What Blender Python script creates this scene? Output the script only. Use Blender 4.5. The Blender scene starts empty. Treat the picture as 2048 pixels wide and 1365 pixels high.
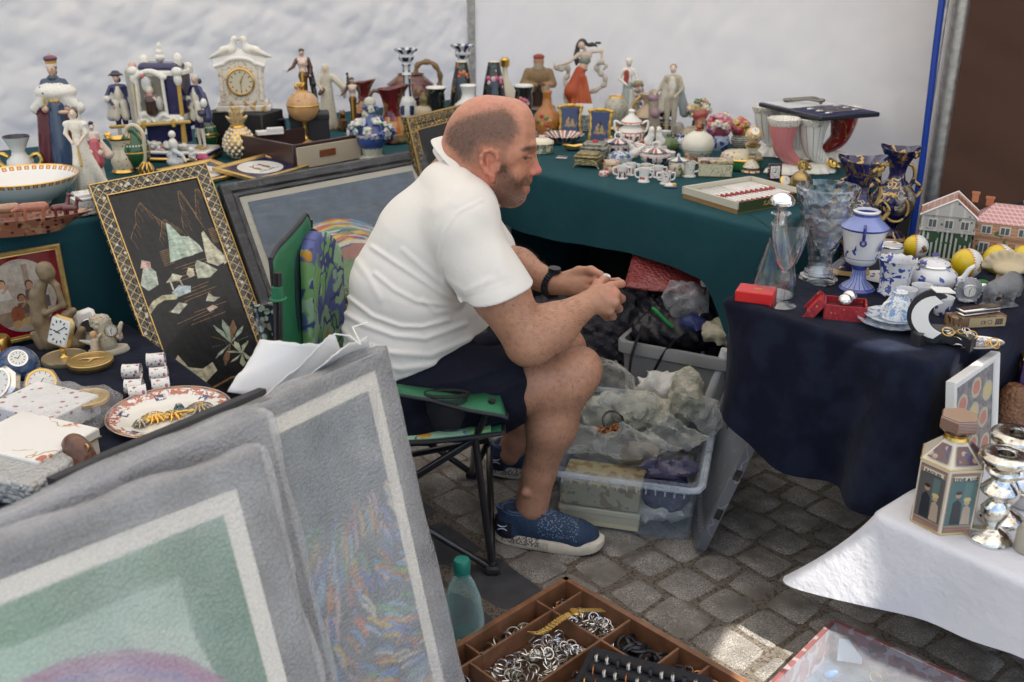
EXPO=.9
import bpy,math,random
import numpy as np
from mathutils import Vector,Matrix,Euler
PI=math.pi;R=math.radians
rnd=random.Random(7);nrs=np.random.RandomState(5)
C=bpy.context.scene.collection
TH=R(21.6);FP=2048*35/36.0;CZ=1.5
CT,ST=math.cos(TH),math.sin(TH)
def ray(u,v):
 a=(u-1024)/FP;b=(v-682.5)/FP
 return(a,CT-b*ST,-ST-b*CT)
def P(u,v,z=0.0):
 d=ray(u,v);t=(z-CZ)/d[2];return Vector((d[0]*t,d[1]*t,z))
def PY(u,v,y):
 d=ray(u,v);t=y/d[1];return Vector((d[0]*t,y,CZ+d[2]*t))
def depth(p):return p[1]*CT+(CZ-p[2])*ST
def mpp(p):return depth(p)/FP
def HT(p,vt):
 d=ray(1024,vt);return CZ+p[1]*d[2]/d[1]-p[2]
U2=Vector((.64,-.768,0)).normalized();V2=Vector((-U2.y,U2.x,0))
def ang(d):return math.atan2(d.y,d.x)
AU=ang(U2);AV=ang(V2)
MC={}
def _new(name):
 m=bpy.data.materials.new(name);m.use_nodes=True
 nt=m.node_tree;b=nt.nodes['Principled BSDF'];return m,nt,b
def nd(nt,t,**k):
 n=nt.nodes.new(t)
 for a,v in k.items():
  if a.startswith('i_'):n.inputs[a[2:].replace('_',' ')].default_value=v
  else:setattr(n,a,v)
 return n
def mth(nt,op,a,b=None,c=None,clamp=False):
 n=nt.nodes.new('ShaderNodeMath');n.operation=op;n.use_clamp=clamp
 for i,x in enumerate((a,b,c)):
  if x is None:continue
  if isinstance(x,(int,float)):n.inputs[i].default_value=x
  else:nt.links.new(x,n.inputs[i])
 return n.outputs[0]
def mixc(nt,fac,a,b):
 n=nt.nodes.new('ShaderNodeMix');n.data_type='RGBA'
 for s,x in((0,fac),(6,a),(7,b)):
  if isinstance(x,(int,float)):n.inputs[s].default_value=x
  elif isinstance(x,(tuple,list)):n.inputs[s].default_value=(*x[:3],1)
  else:nt.links.new(x,n.inputs[s])
 return n.outputs[2]
def step(nt,x,t,soft=.02,inv=False):
 n=nt.nodes.new('ShaderNodeMapRange');n.inputs[1].default_value=t-soft;n.inputs[2].default_value=t+soft
 nt.links.new(x,n.inputs[0])
 if inv:n.inputs[3].default_value=1;n.inputs[4].default_value=0
 return n.outputs[0]
def mask(nt,co,sep,t):
 k=t[0];neg=k.startswith('!');k=k.lstrip('!')
 if k in('n','m'):
  n=nd(nt,'ShaderNodeTexNoise');n.inputs['Scale'].default_value=t[1];n.inputs['Detail'].default_value=t[3]if len(t)>3 else 2
  nt.links.new(co,n.inputs['Vector']);x=n.outputs[0]
  if k=='m':x=mth(nt,'ABSOLUTE',mth(nt,'SUBTRACT',x,.5));r=step(nt,x,t[2],.006,True)
  else:r=step(nt,x,t[2],.015 if len(t)<5 else t[4])
 elif k=='v':
  n=nd(nt,'ShaderNodeTexVoronoi');n.inputs['Scale'].default_value=t[1];nt.links.new(co,n.inputs['Vector']);r=step(nt,n.outputs[0],t[2],.04,True)
 elif k=='a':
  x=mth(nt,'ARCTAN2',sep[0],sep[1]);x=mth(nt,'FRACT',mth(nt,'ADD',mth(nt,'MULTIPLY',x,t[1]/(2*PI)),(t[3]if len(t)>3 else 0)+.5+t[2]/2))
  r=step(nt,x,t[2],.04,True)
 elif k=='z':
  r=mth(nt,'MULTIPLY',step(nt,sep[2],t[1],.0006),step(nt,sep[2],t[2],.0006,True))
 elif k=='x':
  r=mth(nt,'MULTIPLY',step(nt,sep[0],t[1],.0006),step(nt,sep[0],t[2],.0006,True))
 elif k=='y':
  r=mth(nt,'MULTIPLY',step(nt,sep[1],t[1],.0006),step(nt,sep[1],t[2],.0006,True))
 elif k=='c':
  n=nd(nt,'ShaderNodeTexChecker');n.inputs['Scale'].default_value=t[1];nt.links.new(co,n.inputs['Vector']);r=n.outputs[1]
 elif k=='s':
  x=mth(nt,'FRACT',mth(nt,'MULTIPLY',sep[2],t[1]));r=step(nt,x,t[2],.05,True)
 elif k in('d+','d-'):
  x=mth(nt,'ADD' if k=='d+' else 'SUBTRACT',sep[0],sep[2]);x=mth(nt,'FRACT',mth(nt,'MULTIPLY',x,t[1]));r=step(nt,x,t[2],.05,True)
 elif k=='sx':
  x=mth(nt,'FRACT',mth(nt,'MULTIPLY',sep[0],t[1]));r=step(nt,x,t[2],.05,True)
 if neg:r=mth(nt,'SUBTRACT',1.0,r)
 return r
def mat(name,col=(.5,.5,.5),rough=.5,metal=0,coat=0,layers=(),bump=None,trans=0,vcol=False,var=.0,ior=1.5,sheen=0,alpha=1,sss=0,vs=30,emis=None,tl=0,spec=None):
 key=name
 if key in MC:return MC[key]
 m,nt,b=_new(name);MC[key]=m
 b.inputs['Base Color'].default_value=(*col,1);b.inputs['Roughness'].default_value=rough
 b.inputs['Metallic'].default_value=metal;b.inputs['Coat Weight'].default_value=coat;b.inputs['Coat Roughness'].default_value=.05
 b.inputs['Transmission Weight'].default_value=trans;b.inputs['IOR'].default_value=ior
 b.inputs['Sheen Weight'].default_value=sheen;b.inputs['Alpha'].default_value=alpha
 if spec is not None:b.inputs['Specular IOR Level'].default_value=spec
 if sss:b.inputs['Subsurface Weight'].default_value=sss;b.inputs['Subsurface Radius'].default_value=(.012,.005,.003);b.inputs['Subsurface Scale'].default_value=.6
 tc=nd(nt,'ShaderNodeTexCoord');co=tc.outputs['Object']
 src=None
 if layers or var or vcol:
  if vcol:
   a=nd(nt,'ShaderNodeVertexColor',layer_name='Col');src=a.outputs[0]
  else:src=col
  sx=nd(nt,'ShaderNodeSeparateXYZ');nt.links.new(co,sx.inputs[0]);sep=[sx.outputs[i]for i in range(3)]
  metal_s=None
  for L in layers:
   r=None
   for t in L[1:]:
    if isinstance(t,str):continue
    q=mask(nt,co,sep,t);r=q if r is None else mth(nt,'MULTIPLY',r,q)
   src=mixc(nt,r,src,L[0])
   if 'g' in L[1:]:
    metal_s=r if metal_s is None else mth(nt,'MAXIMUM',metal_s,r)
   elif metal_s is not None:metal_s=mth(nt,'MULTIPLY',metal_s,mth(nt,'SUBTRACT',1.0,r))
  if metal_s is not None:nt.links.new(mth(nt,'MULTIPLY',metal_s,.85),b.inputs['Metallic'])
  if var:
   n=nd(nt,'ShaderNodeTexNoise');n.inputs['Scale'].default_value=vs;n.inputs['Detail'].default_value=5;nt.links.new(co,n.inputs['Vector'])
   mr=nd(nt,'ShaderNodeMapRange');mr.inputs[1].default_value=.3;mr.inputs[2].default_value=.7;mr.inputs[3].default_value=1-var;mr.inputs[4].default_value=1+var
   nt.links.new(n.outputs[0],mr.inputs[0])
   mx=nd(nt,'ShaderNodeMix',data_type='RGBA',blend_type='MULTIPLY');mx.inputs[0].default_value=1
   if isinstance(src,tuple):mx.inputs[6].default_value=(*src,1)
   else:nt.links.new(src,mx.inputs[6])
   nt.links.new(mr.outputs[0],mx.inputs[7]);src=mx.outputs[2]
  if not isinstance(src,tuple):nt.links.new(src,b.inputs['Base Color'])
 if bump:
  h=None
  for(kind,sc,st)in bump:
   if kind=='n':n=nd(nt,'ShaderNodeTexNoise');n.inputs['Scale'].default_value=sc;n.inputs['Detail'].default_value=6;o=n.outputs[0]
   elif kind=='v':n=nd(nt,'ShaderNodeTexVoronoi');n.inputs['Scale'].default_value=sc;o=mth(nt,'SUBTRACT',1.0,n.outputs[0])
   elif kind=='f':
    n=nd(nt,'ShaderNodeTexVoronoi');n.feature='DISTANCE_TO_EDGE';n.inputs['Scale'].default_value=sc;o=mth(nt,'MINIMUM',n.outputs[0],.15)
   elif kind=='w':
    n=nd(nt,'ShaderNodeTexWave');n.inputs['Scale'].default_value=sc;n.inputs['Distortion'].default_value=2;o=n.outputs[1]
   nt.links.new(co,n.inputs['Vector'])
   o=mth(nt,'MULTIPLY',o,st);h=o if h is None else mth(nt,'ADD',h,o)
  bp=nd(nt,'ShaderNodeBump');bp.inputs['Distance'].default_value=1.0;nt.links.new(h,bp.inputs['Height']);nt.links.new(bp.outputs[0],b.inputs['Normal'])
 if emis:b.inputs['Emission Color'].default_value=(*emis,1);b.inputs['Emission Strength'].default_value=1
 if tl:
  out=nt.nodes['Material Output'];tr=nd(nt,'ShaderNodeBsdfTranslucent');ms=nd(nt,'ShaderNodeMixShader');ms.inputs[0].default_value=tl
  if src is not None and not isinstance(src,tuple):nt.links.new(src,tr.inputs[0])
  else:tr.inputs[0].default_value=(*col,1)
  nt.links.new(b.outputs[0],ms.inputs[1]);nt.links.new(tr.outputs[0],ms.inputs[2]);nt.links.new(ms.outputs[0],out.inputs[0])
 return m
def tag(o,label=None,cat=None,group=None,kind=None):
 if label:o['label']=label
 if cat:o['category']=cat
 if group:o['group']=group
 if kind:o['kind']=kind
 return o
def thing(name,label,cat,loc=(0,0,0),rz=0,group=None):
 o=bpy.data.objects.new(name,None);C.objects.link(o);o.location=loc;o.rotation_euler=(0,0,rz);o.empty_display_size=.05
 return tag(o,label,cat,group)
def link(name,me,parent=None,world=False,loc=None,rot=None):
 o=bpy.data.objects.new(name,me);C.objects.link(o)
 if parent:
  o.parent=parent
  if world:
   o.matrix_parent_inverse=(Matrix.Translation(parent.location)@Euler(parent.rotation_euler).to_matrix().to_4x4()).inverted()
 if loc is not None:o.location=loc
 if rot is not None:o.rotation_euler=rot
 return o
def npmesh(name,v,f,cols=None,smooth=True,ang_=None,mi=None):
 """v Nx3, f Mx4/Mx3 arrays"""
 me=bpy.data.meshes.new(name);v=np.asarray(v,np.float32);f=np.asarray(f,np.int32);k=f.shape[1]
 me.vertices.add(len(v));me.vertices.foreach_set('co',v.ravel())
 me.loops.add(f.size);me.loops.foreach_set('vertex_index',f.ravel())
 me.polygons.add(len(f));me.polygons.foreach_set('loop_start',np.arange(0,f.size,k,dtype=np.int32))
 me.update(calc_edges=True);me.validate()
 me.polygons.foreach_set('use_smooth',np.full(len(me.polygons),smooth))
 if cols is not None:
  a=me.attributes.new('Col','FLOAT_COLOR','POINT');c=np.ones((len(v),4),np.float32);c[:,:3]=cols;a.data.foreach_set('color',c.ravel())
 if mi is not None:me.polygons.foreach_set('material_index',np.asarray(mi,np.int32))
 if ang_:me.set_sharp_from_angle(angle=R(ang_))
 return me
class MB:
 def __init__(s):s.v=[];s.f=[];s.m=[];s.M=Matrix.Identity(4)
 def at(s,loc=(0,0,0),rot=(0,0,0),sc=1):
  s.M=Matrix.Translation(loc)@Euler(rot).to_matrix().to_4x4()@Matrix.Scale(sc,4);return s
 def add(s,vs,fs,mi=0):
  n=len(s.v);s.v+=[s.M@Vector(p)for p in vs]
  for f in fs:s.f.append([i+n for i in f]);s.m.append(mi)
  return s
 def box(s,c,d,mi=0,rot=None,top=1.0,bev=0):
  x,y,z=[q/2 for q in d];c=Vector(c);rm=Euler(rot).to_matrix()if rot else None
  if bev:
   e=bev;pts=[]
   vs=[];fs=[]
   import itertools
   idx={}
   for sx,sy,sz in itertools.product((-1,1),repeat=3):
    for a,(ex,ey,ez)in enumerate(((0,e,e),(e,0,e),(e,e,0))):
     idx[(sx,sy,sz,a)]=len(vs);vs.append(Vector((sx*(x-ex),sy*(y-ey),sz*(z-ez))))
   for a in range(3):
    for sg in(-1,1):
     o=[i for i in range(3)if i!=a];q=[]
     for(p1,p2)in((-1,-1),(1,-1),(1,1),(-1,1)):
      k=[0,0,0];k[a]=sg;k[o[0]]=p1;k[o[1]]=p2;q.append(idx[(*k,a)])
     fs.append(q)
   for a,b in((0,1),(0,2),(1,2)):
    c3=3-a-b
    for s1 in(-1,1):
     for s2 in(-1,1):
      q=[]
      for(t,w)in((-1,a),(-1,b),(1,b),(1,a)):
       k=[0,0,0];k[a]=s1;k[b]=s2;k[c3]=t;q.append(idx[(*k,w)])
      fs.append(q)
   for k in itertools.product((-1,1),repeat=3):fs.append([idx[(*k,0)],idx[(*k,1)],idx[(*k,2)]])
  else:
   vs=[Vector((sx*x*(top if sz>0 else 1),sy*y*(top if sz>0 else 1),sz*z))for sx,sy,sz in((-1,-1,-1),(1,-1,-1),(1,1,-1),(-1,1,-1),(-1,-1,1),(1,-1,1),(1,1,1),(-1,1,1))]
   fs=[[3,2,1,0],[4,5,6,7],[0,1,5,4],[1,2,6,5],[2,3,7,6],[3,0,4,7]]
  if rm:vs=[rm@p for p in vs]
  return s.add([p+c for p in vs],fs,mi)
 def lathe(s,prof,seg=32,mi=0,c=(0,0,0),mis=None,flute=None,sx=1,sy=1,cap=True,lobes=None):
  c=Vector(c);vs=[];fs=[];ms=[]
  for j,(r,z)in enumerate(prof):
   for i in range(seg):
    a=2*PI*i/seg;rr=r
    if flute and(flute[2]if len(flute)>2 else 0)<=j<=(flute[3]if len(flute)>3 else 999):rr=r*(1+flute[1]*math.cos(flute[0]*a))
    vs.append(c+Vector((rr*math.cos(a)*sx,rr*math.sin(a)*sy,z)))
  for j in range(len(prof)-1):
   for i in range(seg):
    i2=(i+1)%seg;fs.append([j*seg+i,j*seg+i2,(j+1)*seg+i2,(j+1)*seg+i]);ms.append(mis[j]if mis else mi)
  if cap:
   if prof[0][0]>1e-5:fs.append([i for i in range(seg)][::-1]);ms.append(mis[0]if mis else mi)
   if prof[-1][0]>1e-5:fs.append([(len(prof)-1)*seg+i for i in range(seg)]);ms.append(mis[-1]if mis else mi)
  n=len(s.v);s.v+=[s.M@p for p in vs]
  for f,m_ in zip(fs,ms):s.f.append([i+n for i in f]);s.m.append(m_)
  return s
 def tube(s,pts,r,seg=8,mi=0,closed=False,flat=1.0):
  pts=[Vector(p)for p in pts];n=len(pts);rs=r if isinstance(r,(list,tuple))else[r]*n
  vs=[];fs=[];up=Vector((0,0,1));pn=None
  for i,p in enumerate(pts):
   t=(pts[(i+1)%n]-pts[i-1])if closed else(pts[min(i+1,n-1)]-pts[max(i-1,0)])
   if t.length<1e-9:t=Vector((0,0,1))
   t.normalize()
   if pn is None:
    pn=t.cross(up)
    if pn.length<.1:pn=t.cross(Vector((1,0,0)))
   pn=(pn-t*pn.dot(t));pn.normalize();b=t.cross(pn)
   for k in range(seg):
    a=2*PI*k/seg;vs.append(p+(pn*math.cos(a)+b*math.sin(a)*flat)*rs[i])
  m=n if closed else n-1
  for i in range(m):
   for k in range(seg):
    a=i*seg+k;b_=i*seg+(k+1)%seg;c=((i+1)%n)*seg+(k+1)%seg;d=((i+1)%n)*seg+k;fs.append([a,b_,c,d])
  if not closed:fs.append(list(range(seg))[::-1]);fs.append([(n-1)*seg+k for k in range(seg)])
  return s.add(vs,fs,mi)
 def cyl(s,a,b,ra,rb=None,seg=16,mi=0):return s.tube([a,b],[ra,ra if rb is None else rb],seg,mi)
 def ball(s,c,r,mi=0,seg=12,sc=(1,1,1)):
  c=Vector(c);n=max(4,seg//2);prof=[]
  vs=[];fs=[]
  for j in range(n+1):
   t=PI*j/n
   for i in range(seg):
    a=2*PI*i/seg;vs.append(c+Vector((r*sc[0]*math.sin(t)*math.cos(a),r*sc[1]*math.sin(t)*math.sin(a),-r*sc[2]*math.cos(t))))
  for j in range(n):
   for i in range(seg):
    i2=(i+1)%seg;q=[j*seg+i,j*seg+i2,(j+1)*seg+i2,(j+1)*seg+i];fs.append(q)
  return s.add(vs,fs,mi)
 def torus(s,c,R_,r,seg=24,mi=0,rot=None,k=8,sy=1):
  rm=Euler(rot).to_matrix()if rot else Matrix.Identity(3)
  return s.tube([Vector(c)+rm@Vector((R_*math.cos(2*PI*i/seg),R_*sy*math.sin(2*PI*i/seg),0))for i in range(seg)],r,k,mi,closed=True)
 def prism(s,pts,z0,z1,mi=0,mit=None):
  n=len(pts);s.add([(x,y,z0)for x,y in pts]+[(x,y,z1)for x,y in pts],[[i,(i+1)%n,n+(i+1)%n,n+i]for i in range(n)]+[list(range(n))[::-1]],mi)
  return s.add([(x,y,z1)for x,y in pts],[list(range(n))],mi if mit is None else mit)
 def build(s,name,mats,parent=None,smooth=40,loc=None,rot=None,world=False):
  if not isinstance(mats,(list,tuple)):mats=[mats]
  me=bpy.data.meshes.new(name);me.from_pydata([tuple(p)for p in s.v],[],s.f)
  for m in mats:me.materials.append(m)
  for p,i in zip(me.polygons,s.m):p.material_index=i
  me.validate();me.update()
  import bmesh
  bm=bmesh.new();bm.from_mesh(me);bmesh.ops.remove_doubles(bm,verts=bm.verts,dist=1e-6);bmesh.ops.recalc_face_normals(bm,faces=bm.faces);bm.to_mesh(me);bm.free()
  if smooth:
   for p in me.polygons:p.use_smooth=True
   me.set_sharp_from_angle(angle=R(smooth))
  return link(name,me,parent,world,loc,rot)
def dist(p,X):
 k=p[0]
 if k=='c':
  a,b=np.array(p[1],np.float32),np.array(p[2],np.float32);ra,rb=p[3],p[4];ab=b-a;L=float(ab@ab)+1e-12
  t=np.clip(((X[...,0]-a[0])*ab[0]+(X[...,1]-a[1])*ab[1]+(X[...,2]-a[2])*ab[2])/L,0,1)
  return np.sqrt((X[...,0]-a[0]-t*ab[0])**2+(X[...,1]-a[1]-t*ab[1])**2+(X[...,2]-a[2]-t*ab[2])**2)-(ra+(rb-ra)*t)
 c=np.array(p[1],np.float32);Y=X-c
 if p[3]is not None:
  M=np.array(Euler(p[3]).to_matrix(),np.float32);Y=Y@M
 r=np.array(p[2],np.float32)
 if k=='e':
  k0=np.sqrt(((Y/r)**2).sum(-1))+1e-9;k1=np.sqrt(((Y/(r*r))**2).sum(-1))+1e-9
  return k0*(k0-1)/k1
 if k=='b':
  rd=p[4];q=np.abs(Y)-(r-rd);return np.sqrt((np.maximum(q,0)**2).sum(-1))+np.minimum(q.max(-1),0)-rd
def bbox(p,e):
 if p[0]=='c':
  a,b=np.array(p[1]),np.array(p[2]);m=max(p[3],p[4])+e;return np.minimum(a,b)-m,np.maximum(a,b)+m
 c=np.array(p[1]);r=np.array(p[2]);m=(np.linalg.norm(r)if p[3]is not None else r)+e;return c-m,c+m
def sdfmesh(prims,h,k=.01,disp=None,vc=True,blend=None):
 """prims: (prim, colour, k, op)"""
 P_=[(q[0],q[1]if len(q)>1 else(.5,.5,.5),(q[2]if len(q)>2 and q[2]is not None else k),(q[3]if len(q)>3 else 'u'))for q in prims]
 lo=np.min([bbox(q[0],0)[0]for q in P_ if q[3]=='u'],0)-3*h;hi=np.max([bbox(q[0],0)[1]for q in P_ if q[3]=='u'],0)+3*h
 n=np.ceil((hi-lo)/h).astype(int)+1;F=np.full(n,.5,np.float32)
 ax=[(lo[i]+h*np.arange(n[i])).astype(np.float32)for i in range(3)]
 for q,c,kk,op in P_:
  a,b=bbox(q,kk+3*h);i0=np.clip(np.floor((a-lo)/h).astype(int),0,n);i1=np.clip(np.ceil((b-lo)/h).astype(int)+1,0,n)
  if(i1<=i0).any():continue
  sl=tuple(slice(i0[j],i1[j])for j in range(3))
  X=np.stack(np.meshgrid(*[ax[j][sl[j]]for j in range(3)],indexing='ij'),-1);d=dist(q,X);G=F[sl]
  if op=='u':hh=np.clip(.5+.5*(G-d)/kk,0,1);F[sl]=G*(1-hh)+d*hh-kk*hh*(1-hh)
  elif op=='s':d=-d;hh=np.clip(.5-.5*(G-d)/kk,0,1);F[sl]=G*(1-hh)+d*hh+kk*hh*(1-hh)
 if disp is not None:
  near=np.abs(F)<4*h+.03;I=np.argwhere(near);X=lo+I*h;F[near]+=disp(X.astype(np.float32)).astype(np.float32)
 s=F<0
 A=s[:-1,:-1,:-1].astype(np.int8)
 cnt=np.zeros(A.shape,np.int8)
 for dx in(0,1):
  for dy in(0,1):
   for dz in(0,1):cnt+=s[dx:n[0]-1+dx,dy:n[1]-1+dy,dz:n[2]-1+dz]
 act=(cnt>0)&(cnt<8);I=np.argwhere(act);idx=np.full(A.shape,-1,np.int32);idx[act]=np.arange(len(I))
 S=np.zeros((len(I),3));N=np.zeros(len(I))
 offs=[(x,y,z)for x in(0,1)for y in(0,1)for z in(0,1)]
 for o in offs:
  for a in range(3):
   if o[a]==1:continue
   o2=list(o);o2[a]=1
   f0=F[I[:,0]+o[0],I[:,1]+o[1],I[:,2]+o[2]];f1=F[I[:,0]+o2[0],I[:,1]+o2[1],I[:,2]+o2[2]]
   w=(f0<0)!=(f1<0);t=f0[w]/(f0[w]-f1[w]);p=np.tile(np.array(o,float),(w.sum(),1));p[:,a]+=t;S[w]+=p;N[w]+=1
 V=lo+(I+S/N[:,None])*h
 Q=[]
 for a in range(3):
  b,c=(a+1)%3,(a+2)%3
  s0=[slice(0,n[i])for i in range(3)];s1=[slice(0,n[i])for i in range(3)];s0[a]=slice(0,n[a]-1);s1[a]=slice(1,n[a])
  x0=s[tuple(s0)];x1=s[tuple(s1)];E=np.argwhere(x0!=x1)
  if not len(E):continue
  E=E[(E[:,b]>0)&(E[:,c]>0)&(E[:,b]<n[b]-1)&(E[:,c]<n[c]-1)]
  g=x0[E[:,0],E[:,1],E[:,2]]
  def ix(db,dc):
   e=E.copy();e[:,b]-=db;e[:,c]-=dc;return idx[e[:,0],e[:,1],e[:,2]]
  q=np.stack([ix(1,1),ix(0,1),ix(0,0),ix(1,0)],1);q[~g]=q[~g][:,::-1];Q.append(q)
 Q=np.concatenate(Q)
 cols=None
 if vc:
  best=np.full(len(V),9.,np.float32);cols=np.zeros((len(V),3),np.float32);Vf=V.astype(np.float32)
  for q,c,kk,op in P_:
   if op!='u' or c is None:continue
   d=dist(q,Vf);w=d<best;best[w]=d[w];cols[w]=c
 return V,Q,cols
def sdfobj(name,prims,h,k,m,parent=None,disp=None,world=False,vc=True,colfn=None,loc=None,rot=None):
 V,Q,cols=sdfmesh(prims,h,k,disp,vc)
 if colfn is not None:cols=colfn(V,cols)
 me=npmesh(name,V,Q,cols);me.materials.append(m)
 return link(name,me,parent,world,loc,rot)
class Canvas:
 def __init__(s,w,h,n,bg=(1,1,1)):
  s.w,s.h=w,h;s.nx=n;s.ny=max(4,int(n*h/w));x=np.linspace(0,1,s.nx);y=np.linspace(0,h/w,s.ny)
  s.X,s.Y=np.meshgrid(x,y,indexing='ij');s.c=np.zeros((s.nx,s.ny,3),np.float32);s.c[:]=bg
 def put(s,m,col,a=1):s.c[m]=s.c[m]*(1-a)+np.array(col,np.float32)*a;return s
 def ell(s,x,y,rx,ry,col,a=1,rot=0):
  dx,dy=s.X-x,s.Y-y;c_,s_=math.cos(rot),math.sin(rot);return s.put(((dx*c_+dy*s_)/rx)**2+((-dx*s_+dy*c_)/ry)**2<1,col,a)
 def rect(s,x0,y0,x1,y1,col,a=1):return s.put((s.X>=x0)&(s.X<=x1)&(s.Y>=y0)&(s.Y<=y1),col,a)
 def poly(s,pts,col,a=1):
  ins=np.zeros(s.X.shape,bool);n=len(pts)
  for i in range(n):
   x1,y1=pts[i];x2,y2=pts[(i+1)%n]
   if y1==y2:continue
   ins^=((y1>s.Y)!=(y2>s.Y))&(s.X<(x2-x1)*(s.Y-y1)/(y2-y1)+x1)
  return s.put(ins,col,a)
 def line(s,pts,w,col,a=1,taper=False):
  m=np.zeros(s.X.shape,bool);n=len(pts)
  for i in range(n-1):
   x1,y1=pts[i];x2,y2=pts[i+1];dx,dy=x2-x1,y2-y1;L=dx*dx+dy*dy+1e-12
   t=np.clip(((s.X-x1)*dx+(s.Y-y1)*dy)/L,0,1);ww=w*(1-(i+t)/n)if taper else w
   m|=((s.X-x1-t*dx)**2+(s.Y-y1-t*dy)**2)<ww*ww
  return s.put(m,col,a)
 def noise(s,sc,amt,seed=1):
  r=np.random.RandomState(seed);f=np.zeros(s.X.shape)
  for o in range(4):
   for _ in range(6):
    a=r.rand()*6.28;q=sc*(1.8**o)*(.6+.8*r.rand());f+=np.sin((s.X*math.cos(a)+s.Y*math.sin(a))*q+r.rand()*6.28)/(1.6**o)
  s.c*=np.clip(1+amt*f/4,0.1,3)[...,None];return s
 def mesh(s,name,m,parent=None,loc=None,rot=None,fn=None,world=False):
  """sheet in local XZ plane, x right, z up (y of canvas = up)"""
  x=(s.X-.5)*s.w;z=s.Y*s.w;V=np.stack([x,np.zeros_like(x),z],-1).reshape(-1,3)
  if fn is not None:V=fn(V)
  i,j=np.meshgrid(np.arange(s.nx-1),np.arange(s.ny-1),indexing='ij');a=i*s.ny+j
  Q=np.stack([a,a+s.ny,a+s.ny+1,a+1],-1).reshape(-1,4)
  me=npmesh(name,V,Q,s.c.reshape(-1,3));me.materials.append(m);return link(name,me,parent,world,loc,rot)
GOLD=(.75,.48,.13)
def M_(n):
 return{'gold':lambda:mat('gold_metal',GOLD,.28,1),'gilt':lambda:mat('gilt_frame',(.62,.42,.16),.38,.9,var=.2,vs=60),'silver':lambda:mat('silver_metal',(.75,.74,.72),.2,1),'mercury':lambda:mat('mercury_glass',(.80,.78,.72),.10,1,coat=.3,layers=[((.48,.44,.36),('n',34,.56,6,.08)),((.22,.2,.16),('n',80,.66,4,.05))],bump=[('n',60,.002)]),'steel':lambda:mat('galvanised_steel',(.42,.41,.39),.42,.8,var=.25,vs=40),'white':lambda:mat('white_porcelain',(.78,.76,.72),.16,coat=.5),'cream':lambda:mat('cream_porcelain',(.72,.65,.5),.2,coat=.5),'black':lambda:mat('black_lacquer',(.012,.012,.014),.2,coat=.4),'matblack':lambda:mat('black_matt',(.018,.018,.022),.6,bump=[('n',200,.0003)]),'brass':lambda:mat('old_brass',(.38,.27,.12),.35,.9,var=.3,vs=50),'bronze':lambda:mat('old_bronze',(.2,.11,.05),.35,.8,var=.3,vs=60),'navy':lambda:mat('navy_card',(.012,.016,.04),.5),'vc':lambda:mat('painted_ceramic',vcol=True,rough=.22,coat=.45,var=.12,vs=160),'vcm':lambda:mat('painted_resin',vcol=True,rough=.55,var=.22,vs=220),'pic':lambda:mat('printed_picture',vcol=True,rough=.5),'picg':lambda:mat('glazed_picture',vcol=True,rough=.12,coat=.25),'glass':lambda:mat('clear_glass',(1,1,1),.02,trans=1,ior=1.5),'wood':lambda:mat('tray_wood',(.17,.075,.035),.45,var=.3,vs=25,bump=[('n',60,.0006)]),'red':lambda:mat('red_card',(.55,.012,.015),.35),'cobalt':lambda:mat('cobalt_porcelain',(.015,.015,.09),.12,coat=.6),}[n]()
sc=bpy.context.scene
C0=Vector((-.15,3.79,0))
def S(a,b,z=0.0):p=C0+U2*a+V2*b;return Vector((p.x,p.y,z))
cam=bpy.data.cameras.new('camera');co=bpy.data.objects.new('camera',cam);C.objects.link(co);sc.camera=co
cam.lens=35;cam.sensor_width=36;cam.clip_start=.05;cam.clip_end=500
co.location=(0,0,CZ);co.rotation_euler=(PI/2-TH,0,0)
cam.dof.use_dof=True;cam.dof.focus_distance=2.35;cam.dof.aperture_fstop=4.5
sc.render.resolution_x=1024;sc.render.resolution_y=682
sc.view_settings.view_transform='Standard';sc.view_settings.look='None';sc.view_settings.exposure=EXPO;sc.view_settings.gamma=1
SD=Vector((.2,-.5,.84)).normalized();el=math.asin(SD.z);az=math.atan2(SD.x,SD.y)
w=bpy.data.worlds.new('World');sc.world=w;w.use_nodes=True;nt=w.node_tree
sky=nt.nodes.new('ShaderNodeTexSky');sky.sky_type='NISHITA';sky.sun_disc=False;sky.sun_elevation=el;sky.sun_rotation=az
bg=nt.nodes['Background'];bg.inputs[1].default_value=.12;nt.links.new(sky.outputs[0],bg.inputs[0])
sl=bpy.data.lights.new('sun','SUN');sl.energy=5.0;sl.angle=R(.5);sl.color=(1,.95,.87)
so=bpy.data.objects.new('sun',sl);C.objects.link(so);so.rotation_euler=SD.to_track_quat('Z','Y').to_euler()
sc.cycles.max_bounces=10;sc.cycles.transparent_max_bounces=16;sc.cycles.transmission_bounces=8;sc.cycles.diffuse_bounces=4
def nz(x,y,s=1,seed=0):
 r=0
 for k,(a,b,c)in enumerate(((1,.7,1.3),(-1.6,1.2,2.1),(2.9,-2.3,.4),(-4.1,-5.2,3.3),(7.3,4.4,5.1))):
  r+=math.sin((x*a+y*b)*s+c+seed*1.7*k)/(1+k*.8)
 return r/2.4
g=MB();g.add([(-60,-60,-.006),(60,-60,-.006),(60,80,-.006),(-60,80,-.006)],[[0,1,2,3]])
tag(g.build('ground',mat('joint_grit',(.17,.145,.115),.95,layers=[((.22,.19,.15),('v',260,.32)),((.09,.07,.055),('n',120,.56))],bump=[('v',300,.004)]),smooth=0),kind='structure')
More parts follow.
